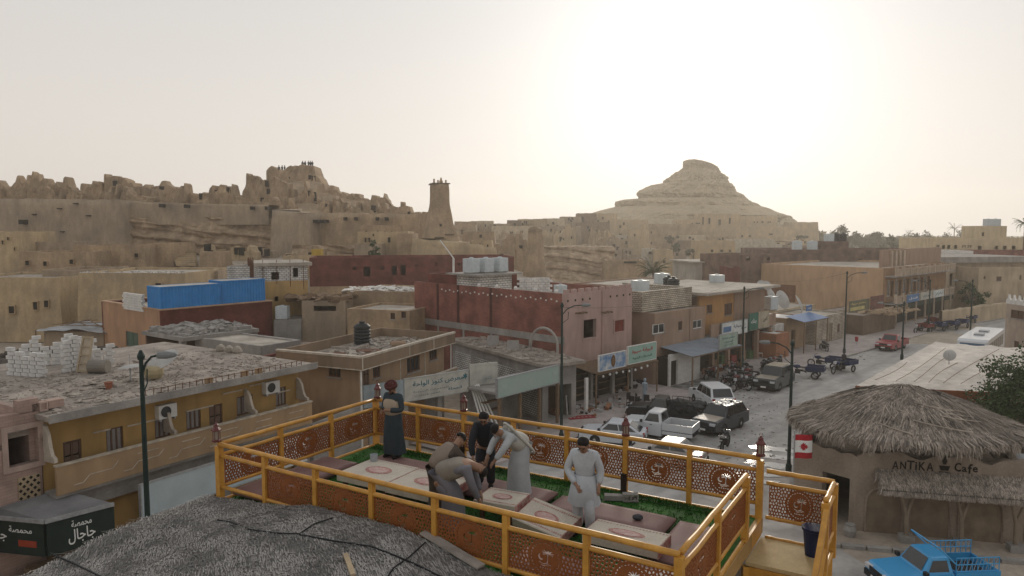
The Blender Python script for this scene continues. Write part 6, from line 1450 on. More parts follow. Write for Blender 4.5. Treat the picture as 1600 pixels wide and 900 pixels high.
# right side of the street: cream house with white battlements
ca, cb = AT(1568, 560, 66), AT(1650, 560, 60)
cw = building('battlement_house', 'cream house with white pierced battlements at the picture edge', (ca.x, 66), (cb.x, 60), 12, ZAT(474, 66), wall=mat('pink_cream', (.46, .37, .30), var=.15), parapet=.4, roof=M_concL, front=[('brown', (1579, 1600, 485, 498)), ('brown', (1584, 1592, 533, 552))])
for k in range(11):
    u = .2 + k * .62; b_ = MB(); pr = [(-.28, 0), (.28, 0), (.28, .35), (.1, .5), (0, .85), (-.1, .5), (-.28, .35)]
    b_.v = [(u + x, 0, z) for x, z in pr] + [(u + x, .2, z) for x, z in pr]; n = 7; b_.f = [tuple(range(n)), tuple(range(2 * n - 1, n - 1, -1))] + [((i + 1) % n, i, n + i, n + (i + 1) % n) for i in range(n)]; b_.mi = [0] * len(b_.f)
    o = b_.build('battlement', M_white, cw); o.location = (0, 0, ZAT(474, 66))
# tent-like beige roof next to the cafe
t0, t1, t2, t3 = G(1338, 602, 4.0), G(1558, 612, 4.0), G(1640, 545, 4.6), G(1462, 534, 4.6)
tn_ = thing('canvas_hall', 'low hall under a sagging beige canvas roof with a red brown rim', 'hall', (0, 0, 0))
cv = MB(); n = 18
P4 = lambda s, t: (t0.lerp(t1, s)).lerp(t3.lerp(t2, s), t)
for j in range(n + 1):
    for i in range(n + 1):
        p = P4(i / n, j / n); cv.v.append((p.x, p.y, p.z + .22 * math.sin(PI * i / n) * math.sin(PI * j / n) - .12 * abs(math.sin(PI * i / n * 4)) + .06 * noise.noise(Vector((p.x * .6, p.y * .6, 0)))))
cv.f = [(j * (n + 1) + i, j * (n + 1) + i + 1, (j + 1) * (n + 1) + i + 1, (j + 1) * (n + 1) + i) for j in range(n) for i in range(n)]; cv.mi = [0] * len(cv.f)
cv.build('canvas_roof', mat('beige_canvas', (.60, .55, .49), rough=.9, var=.2, scale=.4, tint=(.50, .455, .40), bump=.15, bscale=2.), tn_, smooth=True)
for k in range(7):
    pts = [P4(.1 + .13 * k + .03 * math.sin(k + t * 3), .05 + t * .9 * (.4 + .6 * ((k * 37) % 10) / 10)) for t in [i / 6 for i in range(7)]]
    MB().tube([(p.x, p.y, p.z + .2) for p in pts], .018, 4).build('rope', M_wood, tn_)
M_rim = mat('red_brown_rim', (.27, .10, .05), var=.2)
for a_, b_ in ((t0, t1), (t3, t0)): MB().beam((a_.x, a_.y, a_.z - .35), (b_.x, b_.y, b_.z - .35), .12, .6).build('rim', M_rim, tn_)
for a_, b_ in ((t0, t1), (t1, t2), (t3, t0), (t2, t3)): MB().wall((a_.x, a_.y), (b_.x, b_.y), 0, 3.3, .15).build('wall', mat('hall_wall', (.16, .10, .07)), tn_)
p = P4(.42, .45); dish('small grey satellite dish on the beige canvas roof', (p.x, p.y, p.z + .1), .4, 2.4, .5)
for k, (px, py, z, h) in enumerate(((1408, 640, 0, 0),)): pass

# ------------------------------------------------------------------ roof terrace in front of the camera
DECK, RT = 8.46, 9.53
C0, C1, C2, C3 = (G(*p, RT).to_2d() for p in ((342, 694), (587, 624), (1188, 716), (1062, 866)))
E1, E2 = (C2 - C1).normalized(), (C0 - C1).normalized()
LS, LT = (C2 - C1).length, (C0 - C1).length
def ST(s, t, z=DECK): p = C1 + E1 * s + E2 * t; return Vector((p.x, p.y, z))
RZT = math.atan2(E1.y, E1.x)
M_wal = mat('terrace_render', (.33, .29, .25), var=.25)
tb = thing('terrace_building', 'building that carries the wooden roof terrace', 'building', (0, 0, 0))
foot = [C1 - E1 * .25 - E2 * .25, C2 + E1 * .1 - E2 * .25, C3 + E1 * .1 + E2 * 9, C0 - E1 * .25 + E2 * 11]
MB().prism([tuple(p) for p in foot], -.1, 7.9).build('wall', M_wal, tb)
dk = [C1 - E1 * .06 - E2 * .06, C2 + E1 * .06 - E2 * .06, C3 + E1 * .06 + E2 * .06, C0 - E1 * .06 + E2 * .06]
MB().prism([tuple(p) for p in dk], 8.2, DECK - .006).build('deck', mat('deck_wood', (.40, .25, .10), rough=.7), tb)
M_turf = mat('artificial_turf', (.032, .135, .016), rough=.85, var=.3, scale=3., fine=.3, bscale=60, bump=.6, tint=(.014, .055, .008))
tf = MB(); ins = [p + (ST(LS / 2, LT / 2).to_2d() - p).normalized() * .12 for p in dk]
tf.poly([(p.x, p.y, DECK) for p in ins][::-1]); 
tfo = tf.build('turf_carpet', M_turf); tag(tfo, 'bright green artificial turf laid over the terrace deck', 'turf', kind='stuff')
rn = random.Random(2); bl = MB()
for i in range(16000):      # turf pile, thickest where it curls up along the rails
    s, t = rn.uniform(.1, LS - .1), rn.uniform(.1, LT - .05); 
    if i % 3 == 0: t = rn.uniform(.08, .3)
    p = ST(s, t); lift = .07 * max(0, 1 - t / .25); a = rn.uniform(0, 6.28); d = Vector((math.cos(a), math.sin(a), 0)) * .012; h = Vector((rn.gauss(0, .01), rn.gauss(0, .01), rn.uniform(.02, .04)))
    p.z += lift * .7; bl.poly([p - d, p + d, p + h])
bo = bl.build('turf_pile', M_turf); tag(bo, 'short green pile of the artificial turf', 'turf', kind='stuff')

# carved panel: lattice, medallion with palm and script, cut through a thin board
def carved_mesh():
    W, H, nx, ny = 1.14, .54, 172, 82
    rn = random.Random(11); pts = []
    for i in range(23):
        for j in range(12): pts.append((-.62 + i * .055 + rn.uniform(-.014, .014) + (.027 if j % 2 else 0), -.31 + j * .055 + rn.uniform(-.014, .014)))
    pts = np.array(pts)
    def stroke(x, y, a, b, w): 
        dx, dy = b[0] - a[0], b[1] - a[1]; t = max(0, min(1, ((x - a[0]) * dx + (y - a[1]) * dy) / (dx * dx + dy * dy))); return math.hypot(x - a[0] - t * dx, y - a[1] - t * dy) < w
    fr = [((.045, .075), (.045 + .085 * math.cos(t), .075 + .06 * math.sin(t))) for t in (.1, .7, 1.3, 1.9, 2.5, 3.05, -.45, 3.6)]
    def solid(x, y):
        if abs(x) > W / 2 - .016 or abs(y) > H / 2 - .014: return True
        r = math.hypot(x, y)
        if r < .258:
            if .205 < r < .222: return int((math.atan2(y, x) + PI) / (2 * PI) * 56) % 2 == 0
            for a, b in fr:
                if stroke(x, y, a, b, .0075): return False
            if stroke(x, y, (.045, .075), (.035, -.07), .0075): return False
            if math.hypot(x + .06, y - .01) < .045 and math.hypot(x + .045, y - .022) > .036: return False
            for yy, l in ((-.075, .09), (-.1, .06)):
                if abs(y - yy - .008 * math.sin(x * 60)) < .0065 and abs(x) < l: return False
            if -.152 < y < -.128 and abs(x) < .1: return int((x + .1) / .013) % 3 == 0 or abs(y + .14) > .009 + .003 * math.sin(x * 90)
            return True
        d = np.sort(np.hypot(pts[:, 0] - x, pts[:, 1] - y))[:2]
        return d[1] - d[0] < .021
    g = [[solid(-W / 2 + (i + .5) * W / nx, -H / 2 + (j + .5) * H / ny) for j in range(ny)] for i in range(nx)]
    m = MB(); dx, dz = W / nx, H / ny; T = .008
    idx = {}
    def V(i, j, k):
        if (i, j, k) not in idx: idx[(i, j, k)] = len(m.v); m.v.append((-W / 2 + i * dx, (-T, T)[k], -H / 2 + j * dz))
        return idx[(i, j, k)]
    for i in range(nx):
        for j in range(ny):
            if not g[i][j]: continue
            m.f.append((V(i, j, 0), V(i + 1, j, 0), V(i + 1, j + 1, 0), V(i, j + 1, 0))); m.f.append((V(i + 1, j, 1), V(i, j, 1), V(i, j + 1, 1), V(i + 1, j + 1, 1)))
            if i == 0 or not g[i - 1][j]: m.f.append((V(i, j, 1), V(i, j, 0), V(i, j + 1, 0), V(i, j + 1, 1)))
            if i == nx - 1 or not g[i + 1][j]: m.f.append((V(i + 1, j, 0), V(i + 1, j, 1), V(i + 1, j + 1, 1), V(i + 1, j + 1, 0)))
            if j == 0 or not g[i][j - 1]: m.f.append((V(i, j, 1), V(i + 1, j, 1), V(i + 1, j, 0), V(i, j, 0)))
            if j == ny - 1 or not g[i][j + 1]: m.f.append((V(i, j + 1, 0), V(i + 1, j + 1, 0), V(i + 1, j + 1, 1), V(i, j + 1, 1)))
    m.mi = [0] * len(m.f); return m
M_carve = mat('carved_brown_board', (.235, .075, .018), rough=.55, var=.2, scale=3., spec=.35, tint=(.17, .05, .012))
_p = carved_mesh().build('panel', M_carve); CARVED = _p.data; bpy.data.objects.remove(_p)
M_hon = mat('honey_varnished_pine', (.56, .285, .05), rough=.4, var=.3, scale=5., fine=.1, bscale=22, spec=.4, tint=(.42, .20, .035))
def railing(label, A, B, bays, za=RT, zb=None, ends=(True, True), base=DECK, skip=(), low=0.80, name='wooden_railing'):
    """pine railing from A to B: posts, three rails, carved panels; one thing per side"""
    A, B = Vector(A), Vector(B); root = thing(name, label, 'railing', (A.x, A.y, 0), math.atan2(B.y - A.y, B.x - A.x), 'pine railings of the terrace'); w = (B - A).length; T = za
    for k in range(bays + 1):
        if (k == 0 and not ends[0]) or (k == bays and not ends[1]): continue
        s = .055 if k in (0, bays) else .042; x = w * k / bays; MB().box(x - s, x + s, -s, s, base - .1, T - .03).build('post', M_hon, root)
    def rail(z, r, nm, x0=0., x1=w):
        m = MB(); n = 10; m.tube([(x0 + (x1 - x0) * i / n, .004 * math.sin(i * 1.9), z + .004 * math.sin(i * 2.3)) for i in range(n + 1)], r, 8); m.build(nm, M_hon, root, smooth=True)
    rail(T, .042, 'top_rail'); rail(T - .21, .036, 'middle_rail'); rail(T - low, .036, 'bottom_rail'); rail(base + .0, .035, 'floor_rail')
    for k in range(bays):
        if k in skip: continue
        x0, x1 = w * k / bays + .05, w * (k + 1) / bays - .05; o = shared('carved_panel', CARVED, root, ((x0 + x1) / 2, .0, T - .21 - (low - .21) / 2), (0, 0, 0), ((x1 - x0) / 1.14, 1, (low - .26) / .54))
        o.rotation_euler = (0, 0, random.Random(k).uniform(-.01, .01))
    return root
rl_b = railing('long pine railing with carved panels on the street side of the terrace', C1, C2, 7, ends=(True, True))
rl_l = railing('short pine railing with carved panels at the left end of the terrace', C0 + (C1 - C0) * .012, C1 + (C0 - C1) * .012, 3, ends=(False, False))
rl_f = railing('long pine railing with carved panels nearest the reed roof', C0, C3, 7, skip=(0,))
gate = C3.lerp(C2, .77)
rl_r = railing('pine railing beside the wooden landing', C3 + (C2 - C3) * .015, gate, 2, ends=(False, True))
# landing: floor boards, steps, its own railings
LZ = 8.15; n2 = E1; p0, p1 = gate + E1 * .08, C2 + E1 * .08
ld = thing('wooden_landing', 'small pale plywood landing with steps beside the terrace', 'landing', (0, 0, 0))
M_ply = mat('pale_plywood', (.52, .40, .21), rough=.75, var=.3, scale=2.5, tint=(.40, .29, .14))
q0, q1, q2, q3 = gate + E1 * .06 + E2 * .15, C2 + E1 * .06 + E2 * .06, C2 + E1 * 1.15 + E2 * .06, gate + E1 * 1.15 + E2 * .15
MB().prism([tuple(p) for p in (q0, q1, q2, q3)], LZ - .06, LZ).build('floor', M_ply, ld)
MB().beam((q0.x, q0.y, LZ - .2), (q3.x, q3.y, LZ - .2), .04, .26).build('front_board', M_hon, ld)
MB().beam((q0.x - .02, q0.y, DECK - .13), (q1.x - .02, q1.y, DECK - .13), .04, .3).build('riser', M_hon, ld)
for k in range(4):
    a, b = q0 + E2 * (.3 + .3 * k), q3 + E2 * (.3 + .3 * k); MB().prism([tuple(p) for p in (a, a - E2 * .28, b - E2 * .28, b)], LZ - .27 - .22 * k, LZ - .23 - .22 * k).build('step', M_ply, ld)
for p in (q0, q3, q2):
    MB().box(p.x - .05, p.x + .05, p.y - .05, p.y + .05, 5.5, LZ - .07).build('prop', M_hon, ld)
railing('low pine railing with one carved panel behind the landing', C2 + E1 * .12 + E2 * .02, C2 + E1 * 1.2 + E2 * .02, 1, za=9.33, base=LZ, ends=(False, True), low=.82)
railing('pine railing with one carved panel at the outer side of the landing', gate + E1 * 1.2, C2 + E1 * 1.2 + E2 * .1, 1, za=9.33, base=LZ, ends=(True, False), low=.82)
hr = thing('stair_handrail', 'sloping pine handrail of the landing steps', 'handrail', (0, 0, 0)); a = gate + E1 * 1.22 - E2 * .0; b = a + E2 * 1.5
MB().beam((a.x, a.y, 9.2), (b.x, b.y, 8.0), .08, .1).build('rail', M_hon, hr); MB().beam((b.x, b.y, 6.4), (b.x, b.y, 8.02), .08, .08).build('post', M_hon, hr); MB().beam((a.x, a.y, 8.6), (b.x, b.y, 7.4), .05, .06).build('lower_rail', M_hon, hr)
# lanterns on the posts
M_mar = mat('maroon_tin', (.11, .018, .016), rough=.4, spec=.5); M_lglass = glossy('lantern_glass', (.30, .25, .2), rough=.15)
def lantern(label, loc, k=1.0):
    root = thing('lantern', label, 'lantern', loc, .4, 'small tin lanterns on the railing')
    S = lambda pr: [(r * k, z * k) for r, z in pr]
    MB().lathe(S([(.085, 0), (.085, .03), (.07, .04)]), 6).build('base', M_mar, root); MB().lathe(S([(.052, .042), (.052, .2)]), 6).build('glass', M_lglass, root)
    for i in range(6): t = PI / 3 * i; MB().tube([(.062 * k * math.cos(t), .062 * k * math.sin(t), .04 * k), (.062 * k * math.cos(t), .062 * k * math.sin(t), .21 * k)], .008 * k, 4).build('bar', M_mar, root)
    MB().lathe(S([(.09, .205), (.088, .225), (.05, .275), (.045, .3), (.05, .31), (.02, .34), (.012, .36)]), 6).build('cap', M_mar, root)
    rg = MB().tube([(.03 * k * math.cos(t), 0, .385 * k + .03 * k * math.sin(t)) for t in [2 * PI * i / 10 for i in range(11)]], .005 * k, 4).build('ring', M_mar, root)
for (s, t, lab) in ((-.06, LT + .0, 'maroon tin lantern on the corner post above the reed roof'), (.06, .0, 'maroon tin lantern behind the turbaned man at the far corner'), (LS * 2 / 7, 0, 'maroon tin lantern on the second post from the far corner'), (LS * 5 / 7, 0, 'maroon tin lantern on the middle post before the white car'), (LS, 0, 'maroon tin lantern on the corner post by the landing')):
    lantern(lab, ST(s, t, RT + .043), 1.0)
for (s,) in ((LS * 2 / 7,), (LS * 5 / 7,)):
    MB().box(s - .05, s + .05, -.11, -.045, DECK, DECK + .38).build('post_sleeve', mat('charred_wood', (.03, .02, .015)), rl_b)
# floor cushions
M_mauve = mat('mauve_leatherette', (.21, .118, .108), rough=.55, var=.15, scale=2., spec=.35, tint=(.19, .115, .105))
def cushion(label, s0, s1, t0, t1, h=.17, z=DECK + .01, name='floor_cushion', m=None, group='mauve floor cushions', rot=0., tilt=0.):
    w, d = s1 - s0, t1 - t0; nx, ny = 14, 8; me = MB(); r = .07
    def prof(u): return (1 - max(0, (abs(u) - (1 - .12)) / .12) ** 2) 
    for k in (1, -1):
        for j in range(ny + 1):
            for i in range(nx + 1):
                u, v = -1 + 2 * i / nx, -1 + 2 * j / ny; e = math.sqrt(max(0, prof(u) * prof(v))); me.v.append((u * w / 2 * (1 - .0), v * d / 2, k * h / 2 * (.35 + .65 * e) * (1 + .05 * noise.noise(Vector((u * 2 + s0, v * 2, t0)))) + h / 2))
    W = nx + 1; N_ = W * (ny + 1)
    for j in range(ny):
        for i in range(nx): q = (j * W + i, j * W + i + 1, (j + 1) * W + i + 1, (j + 1) * W + i); me.f.append(q); me.f.append(tuple(N_ + x for x in q[::-1]))
    for i in range(nx): me.f.append((i + 1, i, N_ + i, N_ + i + 1)); a_ = ny * W + i; me.f.append((a_, a_ + 1, N_ + a_ + 1, N_ + a_))
    for j in range(ny): me.f.append((j * W, (j + 1) * W, N_ + (j + 1) * W, N_ + j * W)); a_ = j * W + nx; me.f.append((a_ + W, a_, N_ + a_, N_ + a_ + W))
    me.mi = [0] * len(me.f); o = me.build(name, m or M_mauve, None, smooth=True); o.location = ST((s0 + s1) / 2, (t0 + t1) / 2, z); o.rotation_euler = (tilt, 0, RZT + PI + rot)
    return tag(o, label, 'cushion', group)
cushion('long mauve floor cushion behind the two joined tables', .95, 3.2, .8, 1.62); cushion('long mauve floor cushion behind the stooping men', 3.25, 5.3, .95, 1.85)
cushion('mauve floor cushion behind the standing man in pale grey', 5.45, 7.6, 1.05, 1.9); cushion('mauve floor cushion along the landing side', 7.7, 8.5, 1.1, 2.7)
cushion('mauve floor cushion at the left end of the terrace', .05, .9, 1.55, 2.95); cushion('second mauve cushion in the near left corner', .05, .9, 3.0, 4.0)
cushion('small mauve cushion under the near railing', 6.0, 7.15, 3.3, 4.0); cushion('mauve cushion with a white cloth in the near right corner', 7.55, 8.5, 2.95, 3.9)
# low tables with painted cloth-like tops
M_tab = mat('cream_table_cloth', (.53, .475, .395), rough=.8, var=.12, scale=4); M_tred = mat('table_red_pattern', (.36, .13, .12), var=.4, scale=14, tint=(.5, .36, .3)); M_tpink = mat('table_pink', (.50, .29, .27), var=.5, scale=11, tint=(.58, .46, .4))
def low_table(label, s, t, w, d, z=DECK + .37, rot=0., tilt=(0, 0), legs=True):
    root = thing('low_table', label, 'table', ST(s, t, z), 0, 'low tables with oval patterns'); root.rotation_euler = (tilt[0], tilt[1], RZT + rot)
    MB().box(-w / 2, w / 2, -d / 2, d / 2, -.05, 0).build('top', M_tab, root)
    def oval(a, b, zz, m, nm, e=0): MB().poly([(a * math.cos(x) * (1 + e * math.cos(2 * x)), b * math.sin(x), zz) for x in [2 * PI * i / 28 for i in range(28)]]).build(nm, m, root)
    oval(w * .25, d * .2, .004, M_tred, 'oval_border'); oval(w * .19, d * .145, .008, M_tpink, 'oval_centre')
    b = MB()
    for i in range(22):
        for (x, y) in ((-w / 2 + w * (i + .5) / 22, -d / 2 + .06), (-w / 2 + w * (i + .5) / 22, d / 2 - .06)): b.poly([(x - .02, y, .004), (x, y - .022, .004), (x + .02, y, .004), (x, y + .022, .004)])
    b.build('edge_pattern', M_tred, root, label=None)['kind'] = 'stuff'
    for (x0, x1, y0, y1) in ((-w / 2 - .012, w / 2 + .012, -d / 2 - .016, -d / 2 - .003), (-w / 2 - .012, w / 2 + .012, d / 2 + .003, d / 2 + .016)): MB().box(x0, x1, y0, y1, -.15, -.004).build('cloth_drop', M_tab, root)
    for x in (-w / 2 - .016, w / 2 + .003): MB().box(x, x + .013, -d / 2, d / 2, -.17, -.004).build('cloth_end', M_tred, root)
    if legs:
        for x in (-w / 2 + .1, w / 2 - .1):
            for y in (-d / 2 + .1, d / 2 - .1): MB().box(x - .035, x + .035, y - .035, y + .035, -.36, -.051).build('leg', M_brown, root)
    return root
low_table('cream low table with a cup, left of two joined tables', 2.08, 2.25, 1.18, 1.0); low_table('cream low table joined to the right of the cup table', 3.3, 2.28, 1.18, 1.0)
low_table('cream table being lifted by the stooping men', 4.95, 2.35, .75, .65, z=DECK + .42, rot=.1); low_table('cream table tipped over beside the man in pale grey', 5.9, 2.5, .95, .6, z=DECK + .30, rot=-.15, tilt=(.28, .1), legs=False)
low_table('cream low table in front of the landing side cushion', 7.3, 2.5, 1.2, .6, z=DECK + .33)
o = MB().lathe([(.05, 0), (.055, .1), (.05, .1), (.045, .02)], 14).build('cup', mat('grey_cup', (.42, .45, .48))); o.location = ST(1.6, 1.85, DECK + .373); o.scale = (1.4, 1.4, 1.3); tag(o, 'pale grey cup standing on the left joined table', 'cup')
o = MB().lathe([(.04, 0), (.09, .02), (.09, .05), (.05, .07)], 12).build('ashtray', mat('dark_ashtray', (.05, .05, .06))); o.location = ST(7.1, 1.55, DECK + .185); tag(o, 'small dark ashtray on the mauve cushion', 'ashtray')
bk_ = thing('hollow_block', 'grey hollow concrete block on the turf by a post', 'block', ST(6.5, .42, DECK + .02), RZT + .5); bk_.scale = (.75,) * 3
MB().box(-.19, .19, -.09, .09, 0, .04).box(-.19, .19, -.09, .09, .15, .19).box(-.19, -.15, -.09, .09, .04, .15).box(.15, .19, -.09, .09, .04, .15).box(-.02, .02, -.09, .09, .04, .15).build('shell', M_conc, bk_)
o = MB().cbox((0, 0, .05), .34, .14, .09, rz=.4).cbox((.25, .1, .04), .2, .12, .08, rz=1).build('broken_block', M_conc); o.location = ST(6.2, .5, DECK + .01); o.rotation_euler.z = RZT; tag(o, 'broken piece of concrete beside the hollow block', 'block')
cl = grid_sheet(-.35, .35, -.22, .22, 18, 12, lambda x, y: .16 + .10 * noise.noise(Vector((x * 5, y * 5, 3))) + .06 * noise.noise(Vector((x * 12, y * 12, 1))) - .25 * max(0, abs(x) - .22)); o = cl.build('white_cloth', M_white, None, smooth=True); o.location = ST(8.0, 3.6, DECK + .1); tag(o, 'crumpled white cloth on the near right cushion', 'cloth')
bn = thing('plastic_bin', 'dark blue plastic bin standing on the landing', 'bin', ST(LS + .95, .35, LZ), RZT); MB().lathe([(.12, 0), (.16, .42), (.18, .43), (.18, .46), (.15, .45), (.11, .05)], 14).build('body', mat('bin_blue', (.015, .025, .075), rough=.4), bn); MB().lathe([(.185, .463), (.185, .475), (.155, .475)], 14).build('rim', MATS['bin_blue'], bn)
# reed mat roof between the camera and the railing
F1 = (C3 - C0).normalized()
def mat_pt(a, b):
    p = C0 - F1 * .12 + F1 * a + E2 * (b + .1)
    z = 8.56 + .36 * sst(0, 3.2, a) - .30 * sst(4.3, 7.2, a) - .13 * sst(.2, 3, b) * (1 - sst(0, 3.5, a)) + .05 * math.sin(b * 1.1 + a * .7) * sst(.3, 2, b) - .26 * sst(.5, 7, b) + .05 * noise.noise(Vector((a * .8, b * .8, 0))) + .03 * noise.noise(Vector((a * 2.5, b * 2.5, 7)))
    return Vector((p.x, p.y, z))
nn_, mm_ = 64, 76; mr = MB(); mr.v = [tuple(mat_pt(-.05 + 7.3 * i / nn_, 9.5 * j / mm_)) for j in range(mm_ + 1) for i in range(nn_ + 1)]
mr.f = [(j * (nn_ + 1) + i, (j + 1) * (nn_ + 1) + i, (j + 1) * (nn_ + 1) + i + 1, j * (nn_ + 1) + i + 1) for j in range(mm_) for i in range(nn_)]; mr.mi = [0] * len(mr.f)
M_reed0 = mat('reed_underlay', (.20, .19, .175), var=.2, scale=5)  # darker grey sheet beneath the reed stalks
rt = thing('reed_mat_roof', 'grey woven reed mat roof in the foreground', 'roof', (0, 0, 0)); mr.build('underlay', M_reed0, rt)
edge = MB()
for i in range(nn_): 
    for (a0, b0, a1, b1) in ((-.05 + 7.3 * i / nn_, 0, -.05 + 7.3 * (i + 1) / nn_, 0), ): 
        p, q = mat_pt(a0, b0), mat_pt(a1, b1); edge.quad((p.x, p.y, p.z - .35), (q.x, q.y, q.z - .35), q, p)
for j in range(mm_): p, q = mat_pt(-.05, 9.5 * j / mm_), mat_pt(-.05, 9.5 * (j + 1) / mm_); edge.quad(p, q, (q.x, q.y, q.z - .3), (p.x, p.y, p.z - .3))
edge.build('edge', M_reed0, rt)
rd = [MB(), MB(), MB()]
for i in range(53000):
    b = (i // 300) * .05 + rn.gauss(0, .007); a = -.1 + (i % 300) * .0243 + rn.gauss(0, .006); L_ = rn.uniform(.07, .15) * (2 if rn.random() < .05 else 1); ang = rn.gauss(.62, .11) + (PI / 2 if rn.random() < .1 else 0); da, db = math.cos(ang) * L_, math.sin(ang) * L_
    p, q = mat_pt(a, b), mat_pt(a + da, b + db); h = rn.uniform(.003, .022); w = Vector((-(q - p).y, (q - p).x, 0)).normalized() * rn.uniform(.004, .0075); up = Vector((0, 0, h)); tl_ = Vector((0, 0, rn.uniform(-.004, .02)))
    cn = noise.noise(Vector((a * 2.2, b * 2.2, 1))) + .6 * noise.noise(Vector((a * .9, b * .9, 4))) + rn.gauss(0, .3) - (.8 if (b % 1.15) < .035 else 0); rd[1 if cn < -.12 else 2 if cn > .3 else 0].quad(p - w + up, q - w + up + tl_, q + w + up + tl_, p + w + up)
for k, c in enumerate(((.35, .33, .31), (.21, .20, .188), (.42, .40, .375))): o = rd[k].build('reed_stalks', mat('reed_grey_%d' % k, c, var=.2, scale=6), rt); o['kind'] = 'stuff'
M_rope = mat('black_cable', (.02, .02, .022), rough=.6)
def on_mat(pts, r, label, name='cable', z=.03):
    P = [mat_pt(a, b) for a, b in pts]; o = MB().tube([(p.x, p.y, p.z + z) for p in P], r, 5).build(name, M_rope, None); tag(o, label, 'cable', 'thin cables lying on the reed roof')
def mp(px, py):
    z = 8.7
    for _ in range(4):
        p = G(px, py, z).to_2d() - (C0 - F1 * .12); M2 = Matrix(((F1.x, E2.x), (F1.y, E2.y))); v = M2.inverted() @ p; z = mat_pt(v.x, max(0, v.y - .1)).z
    return (v.x, v.y - .1)
on_mat([mp(*p) for p in ((340, 815), (360, 818), (390, 830), (430, 836), (468, 837), (490, 822), (520, 812))], .012, 'black cable curling across the upper reed roof')
on_mat([mp(*p) for p in ((468, 838), (520, 848), (580, 857), (615, 870), (650, 885), (690, 905))], .014, 'black cable running to the bottom edge of the reed roof')
on_mat([mp(*p) for p in ((665, 850), (640, 872), (615, 890), (605, 905))], .012, 'short black cable beside the grey plank'); on_mat([mp(*p) for p in ((80, 868), (120, 885), (160, 905))], .014, 'black cable at the lower left of the reed roof')
def plank(label, p0, p1, w, m):
    a, b = mat_pt(*mp(*p0)), mat_pt(*mp(*p1)); a.z += .06; b.z += .06; tag(MB().beam(tuple(a), tuple(b), w, .03).build('plank', m), label, 'plank')
plank('long grey weathered plank lying on the reed roof', (662, 837), (752, 892), .16, mat('grey_plank', (.33, .295, .26), var=.2, scale=5)); plank('short pale stick lying on the reed roof', (540, 872), (552, 905), .07, mat('pale_stick', (.46, .36, .24)))

# ------------------------------------------------------------------ mud cafe with the great thatched roof
M_cmud = mat('cafe_mud', (.29, .235, .185), rough=.97, var=.22, scale=.8, fine=.12, bump=.5, bscale=10, tint=(.215, .17, .13))
fA, fB, lfB = Vector((15.4, 31.8)), Vector((21.9, 30.3)), Vector((13.5, 34.2))
cf_ = thing('mud_cafe', 'rounded mud cafe with a great shaggy palm thatch roof', 'cafe', (0, 0, 0))
# front wall with scalloped top and arched niches, side wall with the entrance
def scallop(A, B, z0, fz, th, nm, holes=()):
    d = (B - A).normalized(); w = (B - A).length; n = Vector((-d.y, d.x)); k = 40; me = MB()
    for i in range(k):
        u0, u1 = w * i / k, w * (i + 1) / k; um = (u0 + u1) / 2; zb = z0
        for (h0, h1, hz) in holes:
            if h0 < um < h1: zb = hz
        P = lambda u, t, z: (A.x + d.x * u + n.x * t, A.y + d.y * u + n.y * t, z)
        za, zc = fz(u0 / w), fz(u1 / w)
        me.quad(P(u0, 0, zb), P(u1, 0, zb), P(u1, 0, zc), P(u0, 0, za)); me.quad(P(u1, th, zb), P(u0, th, zb), P(u0, th, za), P(u1, th, zc)); me.quad(P(u0, 0, za), P(u1, 0, zc), P(u1, th, zc), P(u0, th, za))
        if zb > z0: me.quad(P(u0, th, zb), P(u1, th, zb), P(u1, 0, zb), P(u0, 0, zb))
    for (h0, h1, hz) in holes:
        for u in (h0, h1): me.quad(P(u, 0, z0), P(u, th, z0), P(u, th, hz), P(u, 0, hz))
    for u in (0, w): me.quad(P(u, 0, z0), P(u, th, z0), P(u, th, fz(u / w)), P(u, 0, fz(u / w)))
    return me.build(nm, M_cmud, cf_)
scallop(fA, fB, -.1, lambda t: 3.42 + .26 * abs(math.sin(t * PI * 2.5)) + .06 * math.sin(t * 31), .4, 'front_wall')
scallop(lfB, fA, -.1, lambda t: 3.5 - .1 * t + .05 * math.sin(t * 23), .4, 'entrance_wall', holes=((1.45, 2.75, 2.3),))
bkc = [fB, Vector((24.2, 36.4)), Vector((19.0, 40.2)), Vector((16.6, 38.9)), lfB]
for a_, b_ in zip(bkc, bkc[1:]): MB().wall(a_, b_, -.1, 3.4, .35).build('side_wall', M_cmud, cf_)
MB().prism([tuple(p + (Vector((18.6, 34.9)) - p) * .12) for p in (fA, fB, *bkc[1:])], 2.75, 2.9).build('ceiling', M_wood, cf_)
fd = (fB - fA).normalized(); fn = Vector((fd.y, -fd.x)); RZC = math.atan2(fd.y, fd.x)
FP = lambda u, o, z: Vector((fA.x + fd.x * u + fn.x * o, fA.y + fd.y * u + fn.y * o, z))
for k, (u, wd) in enumerate(((1.15, 1.5), (3.0, 1.6), (5.0, 1.7))):     # plastered niches behind the forked posts
    ar = MB(); pts = [(u - wd / 2, 0), (u + wd / 2, 0)] + [(u + wd / 2 * math.cos(t), 1.35 + .75 * math.sin(t)) for t in [PI * i / 10 for i in range(11)]]
    ar.poly([FP(x, .012, z) for x, z in pts]); ar.build('niche', mat('niche_mud', (.24, .185, .13), var=.3, scale=1.5), cf_)
    rim = MB(); rim.tube([FP(x, .03, z) for x, z in pts[1:] + [pts[0]]], .06, 6); rim.build('niche_rim', M_cmud, cf_)
